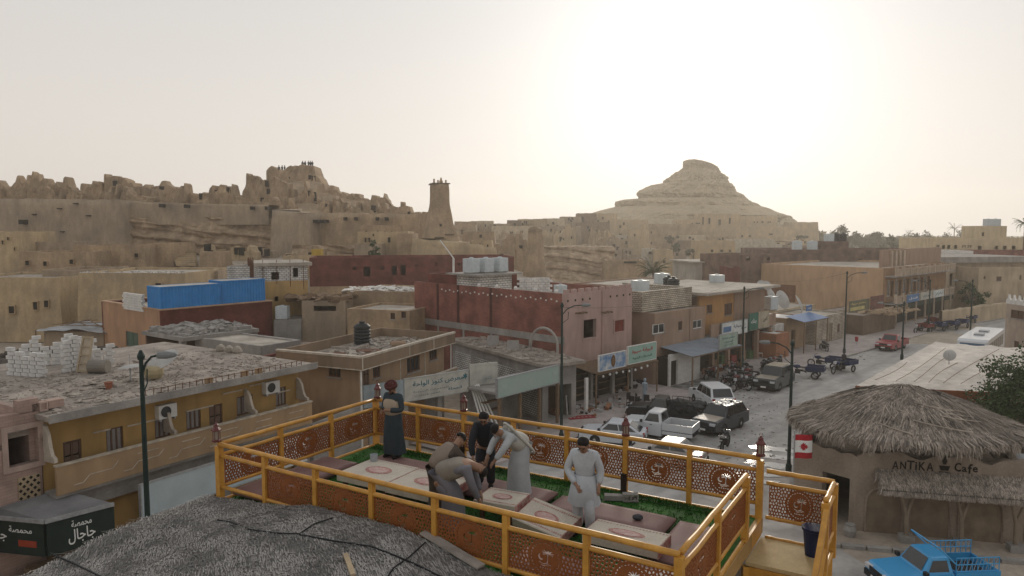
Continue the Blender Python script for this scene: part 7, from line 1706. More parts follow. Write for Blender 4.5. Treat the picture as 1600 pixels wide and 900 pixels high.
for u in (1.9, 4.05, 6.1):        # forked trunk posts
    t = MB(); t.tube([FP(u, .75, 0), FP(u - .03, .75, 1.2), FP(u - .28, .72, 2.25)], [.10, .085, .05], 7); t.tube([FP(u - .03, .75, 1.15), FP(u + .3, .74, 2.3)], [.075, .045], 7); t.build('forked_post', mat('bare_trunk', (.27, .215, .16), var=.3), cf_)
    MB().prism([tuple(FP(u + x, .75 + y, 0).to_2d()) for x, y in ((-.28, -.25), (.28, -.25), (.28, .25), (-.28, .25))], 0, .3).build('footing', M_conc, cf_)
# door leaf and lamp-like jar
MB().cbox((14.35, 33.6, 1.15), .06, .75, 2.1, rz=.5).build('door', mat('carved_door', (.22, .11, .055), var=.3, scale=4), cf_)
text_rot = (PI / 2, 0, RZC); M_char = mat('charred_letters', (.018, .013, .01), rough=.9)
def cafe_text(s, u, z, w, h): 
    t = text_part('lettering', s, M_char, cf_, w, h, FP(u, .02, z), text_rot, bold=.02); return t
for i, (ch, u, z, w, h) in enumerate((('Λ', 1.55, 3.12, .26, .36), ('-', 1.55, 3.06, .16, .05), ('N', 1.86, 3.14, .24, .34), ('T', 2.16, 3.18, .30, .40), ('i', 2.38, 3.15, .08, .36), ('K', 2.62, 3.16, .27, .38), ('Λ', 2.93, 3.15, .27, .36), ('-', 2.93, 3.1, .16, .05), ('C', 4.02, 3.22, .26, .40), ('a', 4.28, 3.14, .20, .24), ('f', 4.50, 3.17, .18, .46), ('e', 4.70, 3.16, .20, .24))): cafe_text(ch, u, z, w, h)
cp = MB(); c_ = FP(3.5, .03, 3.05)
for pr in ([(-.22, .2), (.22, .2), (.15, -.02), (-.15, -.02)], [(-.24, -.06), (.24, -.06), (.18, -.12), (-.18, -.12)], [(-.06, .25), (.06, .25), (.1, .42), (.04, .55), (.05, .7), (-.05, .7), (-.04, .55), (-.1, .42)]): cp.poly([FP(3.5 + x, .03, 3.05 + z) for x, z in pr])
cp.build('cup_emblem', M_char, cf_)
o = MB().lathe([(.16, 0), (.22, .2), (.17, .4), (.1, .46)], 10).build('planter', M_cmud); o.location = (13.9, 31.9, 0); tag(o, 'round mud planter by the cafe entrance', 'planter')
o = MB().lathe([(.2, 0), (.28, .3), (.2, .5), (.22, .56)], 10).build('planter', M_conc); o.location = (14.9, 31.2, 0); tag(o, 'grey stone planter at the cafe corner', 'planter')
# thatch: dark cone below, thousands of dry fronds above
RC = Vector((18.8, 34.6)); 
co = MB().lathe([(4.2, 4.1), (3.2, 4.65), (1.5, 5.35), (.2, 5.8)], 40, (RC.x, RC.y, 0)); co.v = [(RC.x + .05 + (x - RC.x) * 1.15, y, z) for x, y, z in co.v]; co.build('thatch_core', mat('thatch_dark', (.10, .085, .07)), cf_)
rn = random.Random(14); tm = [MB(), MB(), MB()]
def roof_z(r): return 6.05 - .30 * r - .027 * r * r
for i in range(15000):
    tier = rn.random(); r0 = 4.1 * math.sqrt(rn.random()); a = rn.uniform(0, 2 * PI); L_ = rn.uniform(.35, 1.0); a1 = a + rn.gauss(0, .10) / max(.5, r0 * .6); rr = r0 + L_
    lump = .09 * noise.noise(Vector((math.cos(a) * 5, math.sin(a) * 5, r0 * .8))) + (.10 if (int(r0 * .75) % 2) else 0)
    z0, z1 = roof_z(r0) + lump + rn.uniform(.0, .09), roof_z(min(rr, 4.3)) + lump + rn.uniform(-.04, .10)
    if rr > 4.2: z1 -= (rr - 4.2) * .5
    p = Vector((RC.x + r0 * math.cos(a), RC.y + r0 * math.sin(a), z0)); q = Vector((RC.x + min(rr, 4.5) * math.cos(a1), RC.y + min(rr, 4.5) * math.sin(a1), z1)); w = Vector((-math.sin(a), math.cos(a), rn.uniform(-.4, .4))) * rn.uniform(.010, .028)
    tm[i % 3].quad(p - w, p + w, q + w * .35, q - w * .35)
for i in range(3400):      # hanging fringe in uneven bunches
    b = int(rn.random() * 46); a = (b + .5 + rn.gauss(0, .22)) * 2 * PI / 46; dr = .05 + .8 * noise.noise(Vector((b * .7, 0, 3))) + rn.uniform(-.15, .3); r0 = rn.uniform(3.8, 4.25); z0 = roof_z(r0) + .05
    p = Vector((RC.x + r0 * math.cos(a), RC.y + r0 * math.sin(a), z0)); m_ = Vector((RC.x + 4.5 * math.cos(a), RC.y + 4.5 * math.sin(a), z0 - .15 - .12 * rn.random())); q = Vector((RC.x + (4.55 + rn.uniform(-.1, .15)) * math.cos(a + rn.gauss(0, .012)), RC.y + (4.55 + rn.uniform(-.1, .15)) * math.sin(a), z0 - .28 - max(.05, dr))); w = Vector((-math.sin(a), math.cos(a), 0)) * rn.uniform(.012, .035)
    t_ = tm[i % 3]; t_.quad(p - w, p + w, m_ + w, m_ - w); t_.poly([m_ - w, m_ + w, q])
MT = [mat('dry_frond_%d' % k, c, rough=.9, var=.3, scale=4) for k, c in enumerate(((.33, .28, .235), (.20, .17, .145), (.45, .39, .325)))]
for t_ in tm: t_.v = [(RC.x + .05 + (x - RC.x) * 1.17, y, z) for x, y, z in t_.v]
for k in range(3): o = tm[k].build('thatch', MT[k], cf_); o['kind'] = 'stuff'
for k in range(10):      # bent ribs lying over the thatch
    a = rn.uniform(PI, 2 * PI); r0 = rn.uniform(1, 3.5); P = []
    for i in range(7): aa = a + i * .11; r = r0 + .12 * i; P.append((RC.x + r * math.cos(aa), RC.y + r * math.sin(aa), roof_z(r) + .2))
    MB().tube(P, .025, 5).build('frond_rib', MT[2], cf_)
aw = [MB(), MB(), MB()]
for i in range(5200):
    u = rn.uniform(.75, 6.6); o0 = rn.uniform(0, 1.15); o1 = min(1.35, o0 + rn.uniform(.25, .6)); z0 = 2.92 - .42 * o0 + rn.uniform(0, .07); z1 = 2.92 - .46 * o1 + rn.uniform(-.05, .05) - (.12 if o1 > 1.2 else 0); p, q = FP(u, o0, z0), FP(u + rn.gauss(0, .12), o1, z1); w = Vector((fd.x, fd.y, rn.uniform(-.3, .3))) * rn.uniform(.008, .022); aw[i % 3].quad(p - w, p + w, q + w * .4, q - w * .4)
for k in range(3): o = aw[k].build('porch_thatch', MT[k], cf_); o['kind'] = 'stuff'
MB().quad(FP(.75, .02, 2.86), FP(6.6, .02, 2.86), FP(6.6, 1.25, 2.36), FP(.75, 1.25, 2.36)).build('porch_underlay', MATS['thatch_dark'], cf_)
MB().tube([FP(.7, 1.1, 2.36), FP(6.7, 1.1, 2.36)], .06, 6).build('porch_beam', MATS['bare_trunk'], cf_)
# flag and people-sized clutter at the entrance
fl = thing('flag', 'red and white flag with a red leaf hanging by the cafe', 'flag', (AT(1241, 700, 33.0).x, 33.0, -.35)); M_fr = mat('flag_red', (.42, .02, .03)); 
MB().tube([(0, 0, 0), (0, 0, 4.6)], .03, 6).build('pole', M_metal, fl)
fz = [(0, .28, M_fr, 'red_band'), (.28, .84, M_lw, 'white_field'), (.84, 1.12, M_fr, 'red_band')]
for z0, z1, m_, nm in fz: 
    g_ = MB()
    for i in range(8): x0, x1 = .04 + .1 * i, .14 + .1 * i; y0, y1 = .05 * math.sin(x0 * 8), .05 * math.sin(x1 * 8); g_.quad((x0, y0, 4.4 - z1), (x1, y1, 4.4 - z1), (x1, y1, 4.4 - z0), (x0, y0, 4.4 - z0))
    g_.build(nm, m_, fl)
lf = [(0, .2), (.04, .12), (.09, .14), (.08, .04), (.16, .07), (.14, 0), (.19, -.03), (.09, -.1), (.1, -.14), (.01, -.12), (.01, -.2), (-.01, -.2), (-.01, -.12), (-.1, -.14), (-.09, -.1), (-.19, -.03), (-.14, 0), (-.16, .07), (-.08, .04), (-.09, .14), (-.04, .12)]
MB().poly([(.44 + z * 1.0, .05 * math.sin((.44 + z) * 8) - .02, 3.84 + x) for x, z in lf]).build('leaf_emblem', M_fr, fl)
# tree and lean-to at the right edge
p = AT(1592, 620, 39); leafy('acacia_tree', 'dense dark green tree at the right picture edge', 'tree', (p.x + .6, 39, 0), AT(1590, 552, 39).z, 3.3, 3.0, 2.3, 12000, .095, M_leaf, seed=3, clumps=46)
lt = thing('lean_to', 'grey sloping metal lean-to right of the cafe', 'lean-to', (22.4, 30.4, 0), -.2); MB().quad((0, -.5, 2.5), (4, -.5, 2.5), (4, 3, 3.1), (0, 3, 3.1)).quad((0, 3, 3.05), (4, 3, 3.05), (4, -.5, 2.45), (0, -.5, 2.45)).build('roof', M_metal, lt)
for x in (.1, 2, 3.8): MB().box(x, x + .1, -.4, -.3, 0, 2.44).build('post', M_wood, lt)
MB().box(0, 4, 2.6, 2.8, 0, 2.9).build('back_wall', mat('painted_gloom', (.05, .042, .035)), lt)  # back wall coloured dark for the shade under the lean-to
for k in range(5): o = MB().box(-.3, .3, -.25, .25, 0, .5 + .15 * (k % 3)).build('crate', [M_wood, M_tankb, mat('blue_crate', (.1, .2, .3))][k % 3]); o.location = (22.9 + k * .7, 30.8 - k * .1, 0); o.rotation_euler.z = k; tag(o, ['wooden crate nearest the cafe wall under the lean-to', 'black crate under the lean-to beside the cafe', 'blue crate under the metal lean-to', 'second wooden crate under the lean-to', 'black crate at the picture edge under the lean-to'][k], 'crate')
cd = thing('cafe_pavement_edge', 'broken grey kerb in front of the cafe', 'kerb', (0, 0, 0))
for k in range(9): p = FP(-1.5 + k * 1.0, 2.0, 0); MB().cbox((p.x, p.y, .06), .92, .3, .2, rz=RZC + .02 * (k % 3)).build('kerb_stone', M_conc, cd)

# ------------------------------------------------------------------ vehicles
M_glass = glossy('car_glass', (.02, .024, .027), rough=.06, spec=.6); M_chrome = glossy('chrome', (.5, .5, .5), rough=.2, metal=.9); M_lamp = glossy('headlamp', (.55, .56, .58), rough=.12, spec=.6); M_tail = glossy('tail_lamp', (.3, .02, .02), rough=.2); M_blk = mat('black_plastic', (.025, .025, .027), rough=.6)
def slab(m, prof, y0, y1, inset=.05, bev=.07, top_in=0., zref=None):
    """side profile (x, z) given depth between y0 and y1 with softened edges; top_in leans the sides inwards"""
    n = len(prof); cx = sum(p[0] for p in prof) / n; cz = sum(p[1] for p in prof) / n; zs = [p[1] for p in prof]; zl, zh = min(zs), max(zs)
    def ring(y, ins, s):
        i0 = len(m.v)
        for x, z in prof:
            lean = top_in * (z - zl) / max(1e-6, zh - zl); dx, dz = cx - x, cz - z; l = math.hypot(dx, dz); m.v.append((x + dx / l * ins, y - s * lean, z + dz / l * ins))
        return i0
    rs = [ring(y0, inset, -1), ring(y0 + bev, 0, -1), ring(y1 - bev, 0, 1), ring(y1, inset, 1)]
    for a, b in zip(rs, rs[1:]):
        for k in range(n): q = (k + 1) % n; m.f.append((a + k, a + q, b + q, b + k)); m.mi.append(m.cur)
    m.f.append(tuple(rs[0] + k for k in range(n - 1, -1, -1))); m.f.append(tuple(rs[3] + k for k in range(n))); m.mi += [m.cur] * 2
def wheel(root, x, y, r, w, name='wheel'):
    t = MB(); pr = [(r * .62, -w / 2), (r * .9, -w / 2), (r, -w * .35), (r, w * .35), (r * .9, w / 2), (r * .62, w / 2)]; t.lathe(pr, 22); M = Matrix.Translation((x, y, r)) @ Matrix.Rotation(PI / 2, 4, 'X'); t.v = [tuple(M @ Vector(v)) for v in t.v]
    wh = t.build(name, M_tyre, root); ri = MB(); ri.lathe([(.02, -.55 * w), (r * .2, -.52 * w), (r * .56, -.46 * w), (r * .6, -.3 * w), (r * .6, .3 * w), (r * .56, .46 * w), (r * .2, .52 * w), (.02, .55 * w)], 14); ri.v = [tuple(M @ Vector(v)) for v in ri.v]; ri.build('rim', M_chrome if r > .3 else M_metal, wh)
def car(name, label, loc, rz, L, W, H, paint, kind='suv', hood=None, cat='car', dark_low=False):
    root = thing(name, label, cat, loc, rz); h = L / 2; y = W / 2; gc = .24; r = .36 if kind != 'hatch' else .31
    belt = {'suv': .60, 'hatch': .62, 'pickup': .60, 'sedan': .64}[kind] * H; hz = belt + .04
    xf, xr = h * .5, -h * .52; wa = r * 1.12
    def arch(cx, sgn=1): return [(cx + wa * math.cos(t), r + wa * math.sin(t)) for t in ([PI * i / 7 for i in range(8)] if sgn < 0 else [PI - PI * i / 7 for i in range(8)])]
    bed = kind == 'pickup'
    lower = [(h, gc + .12), (h - .03, belt * .75), (h - .22, belt - .06), (h * .36, hz)] + [(-h * .18 if bed else -h + .1, belt + .02), (-h if not bed else -h * .19, belt * .98 if not bed else belt - .02), (-h if not bed else -h * .19, gc + .1)]
    body = MB(); lowp = lower + ([(xr - wa, gc + .05)] + arch(xr) + [(xr + wa, gc)] if not bed else [(-h * .19, gc)]) + [(xf - wa, gc)] + arch(xf) + [(xf + wa, gc + .03)]
    slab(body, lowp, -y, y, .04, .08); body.build('body', paint, root)
    if hood: MB().poly([(h - .25, -y + .16, belt - .035), (h - .25, y - .16, belt - .035), (h * .38, y - .13, hz + .012), (h * .38, -y + .13, hz + .012)]).build('bonnet', hood, root)
    cr = {'suv': [(h * .38, hz - .02), (h * .16, H), (-h * .74, H - .02), (-h * .95, belt)], 'hatch': [(h * .40, hz - .02), (h * .08, H), (-h * .5, H - .03), (-h * .92, belt)], 'pickup': [(h * .38, hz - .02), (h * .2, H), (-h * .13, H - .01), (-h * .185, belt)], 'sedan': [(h * .38, hz), (h * .1, H), (-h * .4, H), (-h * .75, belt)]}[kind]
    cab = MB(); slab(cab, cr, -y + .05, y - .05, .05, .08, .14); cab.build('cabin', paint, root)
    def side(s, t): (x0, z0), (x1, z1) = cr[0], cr[1]; return None
    zl, zh = min(p[1] for p in cr), max(p[1] for p in cr)
    Y = lambda z: (y - .05) - .14 * (z - zl) / (zh - zl) + .012
    z0, z1 = belt + .09, H - .12; fx = lambda z, a, b: a[0] + (b[0] - a[0]) * (z - a[1]) / (b[1] - a[1])
    xs0, xs1 = fx(z0, cr[0], cr[1]) - .16, fx(z1, cr[0], cr[1]) - .10; xe0, xe1 = fx(z0, cr[3], cr[2]) + .14, fx(z1, cr[3], cr[2]) + .12
    nwin = 1 if bed else (3 if kind == 'suv' else 2)
    for s in (-1, 1):
        for k in range(nwin):
            a, b = k / nwin, (k + 1) / nwin; X = lambda p, q, t: p + (q - p) * t; e = .03
            q = [(X(xs0, xe0, a) - e, s * Y(z0), z0), (X(xs0, xe0, b) + e, s * Y(z0), z0), (X(xs1, xe1, b) + e, s * Y(z1), z1), (X(xs1, xe1, a) - e, s * Y(z1), z1)]; MB().poly(q if s > 0 else q[::-1]).build('side_window', M_glass, root)
        MB().cbox((h * .36, s * (y + .08), belt + .1), .12, .2, .15).build('mirror', M_blk, root)
        MB().cbox((h - .07, s * (y - .25), belt * .78), .14, .38, .15).build('headlight', M_lamp, root)
        if not bed: MB().cbox((-h + .02, s * (y - .16), belt * .9), .1, .2, .3).build('tail_light', M_tail, root)
        for k in range(1 if bed else 2): MB().cbox((h * .1 - k * 1.0, s * (y + .01), belt - .1), .16, .03, .03).build('door_handle', M_blk, root)
    def screen(nm, a, b, e):
        (x0, q0), (x1, q1) = a, b; za, zb = q0 + (q1 - q0) * .14, q0 + (q1 - q0) * .9; dx = e * .014
        P = [(fx(za, a, b) + dx, -(y - .2), za + .01), (fx(za, a, b) + dx, y - .2, za + .01), (fx(zb, a, b) + dx, y - .28, zb + .01), (fx(zb, a, b) + dx, -(y - .28), zb + .01)]; MB().poly(P).build(nm, M_glass, root)
    screen('windscreen', cr[0], cr[1], 1.5); screen('rear_window', cr[3], cr[2], -1.5)
    MB().box(h - .04, h + .05, -y + .1, y - .1, gc + .1, gc + .33).build('front_bumper', M_blk, root); MB().box(h - .01, h + .02, -.4, .4, belt * .68, belt * .88).build('grille', M_blk, root); MB().box(h + .052, h + .06, -.22, .22, gc + .15, gc + .28).build('number_plate', M_lw, root)
    if bed:
        b0, b1 = -h * .2, -h; fl_ = .62
        MB().box(b1, b0, -y, y, fl_, fl_ + .06).build('bed_floor', M_blk, root)
        for nm, (x0, x1, ya, yb) in (('bed_side', (b1, b0, -y, -y + .05)), ('bed_side', (b1, b0, y - .05, y)), ('tailgate', (b1, b1 + .05, -y + .06, y - .06)), ('bed_front', (b0 - .05, b0, -y + .06, y - .06))): MB().box(x0, x1, ya, yb, fl_ + .062 if nm != 'bed_side' else .42, belt + .08).build(nm, paint, root)
        MB().box(b1, b0, -.5, .5, .4, .6).build('chassis', M_blk, root)
    else: MB().box(-h - .05, -h + .04, -y + .1, y - .1, gc + .1, gc + .33).build('rear_bumper', M_blk, root); MB().box(-h - .058, -h - .052, -.22, .22, belt * .6, belt * .75).build('number_plate', M_lw, root)
    for x in (xf, xr):
        for s in (-1, 1): wheel(root, x, s * (y - .12), r, .22)
    return root
pn = lambda n, c, r=.3: glossy(n, c, rough=r, spec=.5, coat=.4)
R_ = math.radians
gz = .004
def veh(px, py): p = G(px, py, gz); return p
nv_ = car('parked_car', 'dark navy off-road car with pale litter on its roof', (14.1, 48.5, gz), R_(225), 4.6, 1.85, 1.75, pn('navy_paint', (.012, .016, .025)), 'suv', pn('bonnet_reflection', (.42, .36, .29)))  # pale bonnet colour stands in for a reflection on the navy paint
o = nv_.matrix_basis @ Vector((-.6, 0, 1.76)); clutter(None, 'roof_litter', 'pale paper litter on the navy car roof', o, random.Random(4), 40, .9, .6, M_lw, .1, .35, rz=R_(225), flat=.1)
car('parked_car', 'white off-road car seen from behind near the navy one', (15.2, 54.8, gz), R_(97), 4.8, 1.9, 1.85, pn('white_paint_car', (.62, .64, .66)), 'suv')
gc_ = car('parked_car', 'dark green off-road car with a beige roof facing the camera', (22.4, 61.5, gz), R_(230), 4.8, 1.9, 1.9, pn('dark_green_paint', (.02, .028, .028)), 'suv', pn('beige_bonnet', (.34, .29, .23)))
MB().box(-1.7, .35, -.66, .66, 1.904, 1.93).build('roof_panel', mat('beige_roof', (.42, .36, .28)), gc_)
car('parked_car', 'white hatchback parked below the terrace railing', (6.4, 45.3, gz), R_(161), 4.1, 1.7, 1.5, pn('silver_white', (.55, .58, .62)), 'hatch')
car('parked_car', 'dusty grey car mostly hidden by the terrace railing', (9.0, 41.3, gz), R_(150), 4.3, 1.7, 1.45, pn('dusty_grey', (.32, .29, .27), .6), 'sedan')
wt = car('pickup_truck', 'white pickup with a dark empty load bed', (9.6, 46.8, gz), R_(150), 4.9, 1.75, 1.75, MATS['white_paint_car'], 'pickup', cat='pickup')
def truck_rack(root, m, b0, b1, y, z0, hgt, nb=5):
    for s in (-1, 1):
        for z in (0, .5, 1): MB().tube([(b1, s * y, z0 + hgt * z), (b0, s * y, z0 + hgt * z)], .022, 5).build('rack_rail', m, root)
        for k in range(nb + 1): x = b0 + (b1 - b0) * k / nb; MB().tube([(x, s * y, z0), (x, s * y, z0 + hgt)], .018, 5).build('rack_bar', m, root)
dt = car('pickup_truck', 'dark pickup piled with folded chairs and tables', (10.7, 50.8, gz), R_(158), 5.0, 1.8, 1.7, pn('black_paint', (.015, .015, .017)), 'pickup', cat='pickup')
truck_rack(dt, M_blk, -.5, -2.5, .85, 1.1, .5)
o = dt.matrix_basis @ Vector((-1.5, 0, 1.0)); clutter(None, 'chair_pile', 'heap of dark folded chairs and tables on the dark pickup', o, random.Random(6), 120, .95, .75, M_blk, .3, 1.1, rz=R_(158), flat=.5)
M_sky = pn('sky_blue_paint', (.03, .30, .60), .35)
bp_ = car('pickup_truck', 'bright sky blue pickup with a raised cargo rack', (15.75, 26.5, gz), R_(184), 4.3, 1.6, 1.5, M_sky, 'pickup', cat='pickup'); truck_rack(bp_, M_sky, -.45, -2.1, .75, 1.0, .5, 8)
for s in (-1, 1):
    for k in range(10): MB().tube([(-.5 - k * .155, s * .75, 1.0), (-.65 - k * .155, s * .75, 1.5)], .012, 4).build('rack_mesh', mat('mesh_blue_grey', (.28, .34, .42)), bp_)
MB().tube([(-.4, -.8, 1.3), (.3, -.8, 1.95)], .03, 5).tube([(-.4, .8, 1.3), (.3, .8, 1.95)], .03, 5).tube([(.3, -.8, 1.95), (.3, .8, 1.95)], .03, 5).build('rack_bow', M_sky, bp_)
rp_ = car('pickup_truck', 'red pickup parked farther up the street', (42.9, 81.6, gz), R_(222), 5.0, 1.8, 1.7, pn('red_paint', (.30, .025, .03)), 'pickup', cat='pickup')
# bus
bu = thing('coach_bus', 'white coach with a blue windscreen band behind the canvas hall', 'bus', (46.6, 71.8, 0), R_(229.5)); b = MB(); slab(b, [(5.6, .5), (5.75, 1.3), (5.3, 3.0), (5.0, 3.2), (-5.6, 3.2), (-5.8, 3.0), (-5.8, .5)], -1.25, 1.25, .1, .15); b.build('body', MATS['white_paint_car'], bu)
MB().poly([(5.80, -1.05, 1.4), (5.80, 1.05, 1.4), (5.42, 1.0, 2.85), (5.42, -1.0, 2.85)]).build('windscreen', glossy('blue_band', (.03, .09, .17), rough=.1), bu)
for s in (-1, 1):
    for k in range(7): q = [(4.6 - k * 1.4, s * 1.262, 1.7), (3.3 - k * 1.4, s * 1.262, 1.7), (3.3 - k * 1.4, s * 1.262, 2.75), (4.6 - k * 1.4, s * 1.262, 2.75)]; MB().poly(q if s > 0 else q[::-1]).build('side_window', M_glass, bu)
    for x in (3.6, -3.2): wheel(bu, x, s * 1.1, .48, .28)
for x in (1.5, -1.5): MB().box(x - .5, x + .5, -.4, .4, 3.203, 3.36).build('roof_vent', M_metal, bu)
# motorcycles and cargo tricycles
def ring_wheel(root, x, y, r, t=.05):
    m = MB(); n, k = 20, 6
    for i in range(n):
        for j in range(k): a, b_ = 2 * PI * i / n, 2 * PI * j / k; m.v.append((x + (r + t * math.cos(b_)) * math.cos(a), y + t * math.sin(b_), r + t + (r + t * math.cos(b_)) * math.sin(a)))
    m.f = [(i * k + j, ((i + 1) % n) * k + j, ((i + 1) % n) * k + (j + 1) % k, i * k + (j + 1) % k) for i in range(n) for j in range(k)]; m.mi = [0] * len(m.f); w = m.build('wheel', M_tyre, root)
    s = MB(); 
    for i in range(5): a = PI * i / 5; s.tube([(x + r * math.cos(a), y, r + t + r * math.sin(a)), (x - r * math.cos(a), y, r + t - r * math.sin(a))], .01, 4)
    s.build('spokes', M_metal, w)
def bike_front(root, col):
    MB().tube([(.62, 0, .33), (.42, 0, .85), (.36, 0, 1.0)], .035, 6).build('fork', M_metal, root); MB().tube([(.28, -.36, 1.06), (.36, 0, 1.02), (.28, .36, 1.06)], .018, 5).build('handlebar', M_blk, root); MB().cbox((.48, 0, .88), .14, .18, .18).build('headlamp', M_lamp, root)
    tk = MB().lathe([(.02, -.28), (.12, -.2), (.15, 0), (.11, .2), (.03, .28)], 10); M = Matrix.Translation((.12, 0, .82)) @ Matrix.Rotation(PI / 2, 4, 'Y'); tk.v = [tuple(M @ Vector(v)) for v in tk.v]; tk.build('fuel_tank', col, root, smooth=True)
    MB().cbox((.05, 0, .45), .38, .24, .32).build('engine', M_blk, root); MB().tube([(.38, 0, .8), (0, 0, .6), (-.3, 0, .55), (-.6, 0, .35)], .03, 5).build('frame', M_blk, root)
def motorcycle(label, col, group='parked motorcycles'):
    root = thing('motorcycle', label, 'motorcycle', (0, 0, 0), 0, group); ring_wheel(root, .65, 0, .27); ring_wheel(root, -.62, 0, .27); bike_front(root, col)
    MB().cbox((-.38, 0, .78), .7, .26, .1, ry=-.06).build('seat', M_blk, root); MB().tube([(.05, .16, .25), (-.7, .17, .3)], .045, 6).build('exhaust', M_chrome, root); MB().cbox((-.8, 0, .62), .25, .16, .05, ry=.3).build('mudguard', col, root); MB().tube([(-.85, -.18, .9), (-.6, -.18, .88), (-.6, .18, .88), (-.85, .18, .9)], .015, 4).build('rack', M_metal, root)
    return root
def tricycle(label, col, group='cargo tricycles parked along the street'):
    root = thing('cargo_tricycle', label, 'tricycle', (0, 0, 0), 0, group); ring_wheel(root, 1.15, 0, .27); 
    sub = thing('x', 'x', 'x'); bike_front(sub, col)
    for c in list(sub.children): c.parent = root; c.location = (.5, 0, 0)
    bpy.data.objects.remove(sub)
    MB().cbox((.15, 0, .8), .5, .3, .1).build('seat', M_blk, root)
    for s in (-1, 1): ring_wheel(root, -.75, s * .52, .24, .06)
    MB().box(-1.35, -.1, -.55, .55, .62, .68).build('bed_floor', col, root)
    for (x0, x1, y0, y1) in ((-1.35, -.1, -.58, -.552), (-1.35, -.1, .552, .58), (-1.38, -1.352, -.58, .58), (-.098, -.07, -.58, .58)): MB().box(x0, x1, y0, y1, .62, .98).build('bed_side', col, root)
    MB().beam((-.9, 0, .5), (.6, 0, .5), .1, .08).build('chassis', M_blk, root)
    return root
def put(proto, label, px, py, rz, first, lean=.06):
    o = proto if first else copy_tree(proto); p = G(px, py, .005); o.location = p; o.rotation_euler = (lean, 0, R_(rz)); o['label'] = label; o.scale = (1.2,) * 3 if 'tricycle' in label else (1.2,) * 3
mc = motorcycle('m', mat('bike_red', (.14, .02, .02), rough=.3)); mk = motorcycle('m', M_blk); tc_ = tricycle('t', mat('trike_blue', (.012, .026, .085), rough=.4)); tr_ = tricycle('t', mat('trike_red', (.17, .03, .025), rough=.4))
put(mk, 'black motorcycle standing alone in the road by the navy car', 1132, 703, 60, True); put(mc, 'dark red motorcycle parked on the tiled forecourt', 1111, 594, 40, True)
for k, (px, py, rz, lab) in enumerate([(1148, 607, 15, 'motorcycle at the near edge of the packed cluster'), (1158, 612, 200, 'motorcycle behind the first in the packed cluster'), (1140, 602, 30, 'motorcycle leaning inside the packed cluster'), (1166, 605, 10, 'motorcycle at the road side of the packed cluster'), (1152, 590, 120, 'motorcycle under the street lamp by the shops'), (1166, 586, 100, 'motorcycle beside the one under the lamp'), (1143, 586, 80, 'motorcycle nearest the white plastic chair'), (1176, 608, 190, 'outermost motorcycle of the packed cluster'), (1150, 598, 160, 'motorcycle in the middle of the packed cluster'), (1170, 596, 140, 'motorcycle at the back of the packed cluster'), (1192, 580, 60, 'first motorcycle in the row before the orange house'), (1200, 578, 55, 'second motorcycle in the row before the orange house'), (1208, 577, 62, 'third motorcycle in the row before the orange house'), (1217, 574, 58, 'last motorcycle in the row before the orange house'), (1287, 549, 90, 'lone motorcycle on the footway by the stone hut'), (1470, 513, 60, 'far motorcycle in front of the hotel')]):
    put(mk if k % 3 else mc, lab, px, py, rz, False)
put(tc_, 'blue cargo tricycle nearest the dark green car', 1258, 590, 150, True, 0); put(tr_, 'red cargo tricycle at the head of the far row', 1440, 520, 210, True, 0)
for k, (px, py, rz, red, lab) in enumerate([(1290, 575, 140, 0, 'blue cargo tricycle by the footway with its bed turned'), (1315, 582, 215, 0, 'blue cargo tricycle standing out on the road'), (1462, 518, 215, 0, 'blue cargo tricycle beside the red one in the far row'), (1482, 516, 215, 0, 'third tricycle of the far row, blue'), (1500, 513, 220, 0, 'fourth tricycle of the far row, blue'), (1452, 510, 215, 1, 'red tricycle behind the far row'), (1495, 505, 225, 0, 'blue tricycle by the cream yard wall'), (1512, 506, 220, 0, 'last blue tricycle before the bus'), (1526, 502, 220, 1, 'red tricycle near the yard wall gap')]):
    put(tr_ if red else tc_, lab, px, py, rz, False, 0)
# street lamps
for (px, pyb, pyt, rz, arm, lab) in ((877, 690, 480, .1, 1.3, 'dark street lamp post before the green sign'), (1232, 740, 540, PI * .9, 1.2, 'tall street lamp post rising beside the cafe'), (1160, 570, 452, -.1, 1.4, 'street lamp post before the orange house'), (1319, 553, 428, .2, 1.9, 'street lamp post in front of the stone hut'), (1409, 562, 475, PI, 2.2, 'street lamp post beside the red pickup'), (1450, 520, 440, PI, 1.8, 'street lamp post before the hotel'), (1515, 540, 440, PI, 1.8, 'street lamp post standing by the coach'), (1573, 470, 412, 0, 1.2, 'distant lamp post at the far street corner')):
    p = G(px, pyb, 0); h = AT(px, pyt, p.y).z; street_lamp(lab, (p.x, p.y, 0), h, rz, arm)

# ------------------------------------------------------------------ people on the terrace
def skinned(name, pts, edges, m, parent, sub=2):
    """one smooth continuous body grown round a skeleton: pts = {joint: (position, radius)}"""
    ks = list(pts); ix = {k: i for i, k in enumerate(ks)}; me = bpy.data.meshes.new(name); me.from_pydata([pts[k][0] for k in ks], [(ix[a], ix[b]) for a, b in edges], [])
    o = bpy.data.objects.new(name, me); C.objects.link(o); sk = o.modifiers.new('s', 'SKIN'); sk.use_smooth_shade = True
    for i, k in enumerate(ks): r = pts[k][1]; sv = me.skin_vertices[0].data[i]; sv.radius = r if isinstance(r, tuple) else (r, r); sv.use_root = i == 0
    sb = o.modifiers.new('u', 'SUBSURF'); sb.levels = sb.render_levels = sub
    bpy.context.view_layer.update(); dg = bpy.context.evaluated_depsgraph_get(); nm = bpy.data.meshes.new_from_object(o.evaluated_get(dg)); bpy.data.objects.remove(o)
    nm.materials.clear(); nm.materials.append(m); nm.polygons.foreach_set('use_smooth', [True] * len(nm.polygons)); r = bpy.data.objects.new(name, nm); C.objects.link(r); r.parent = parent
    return r
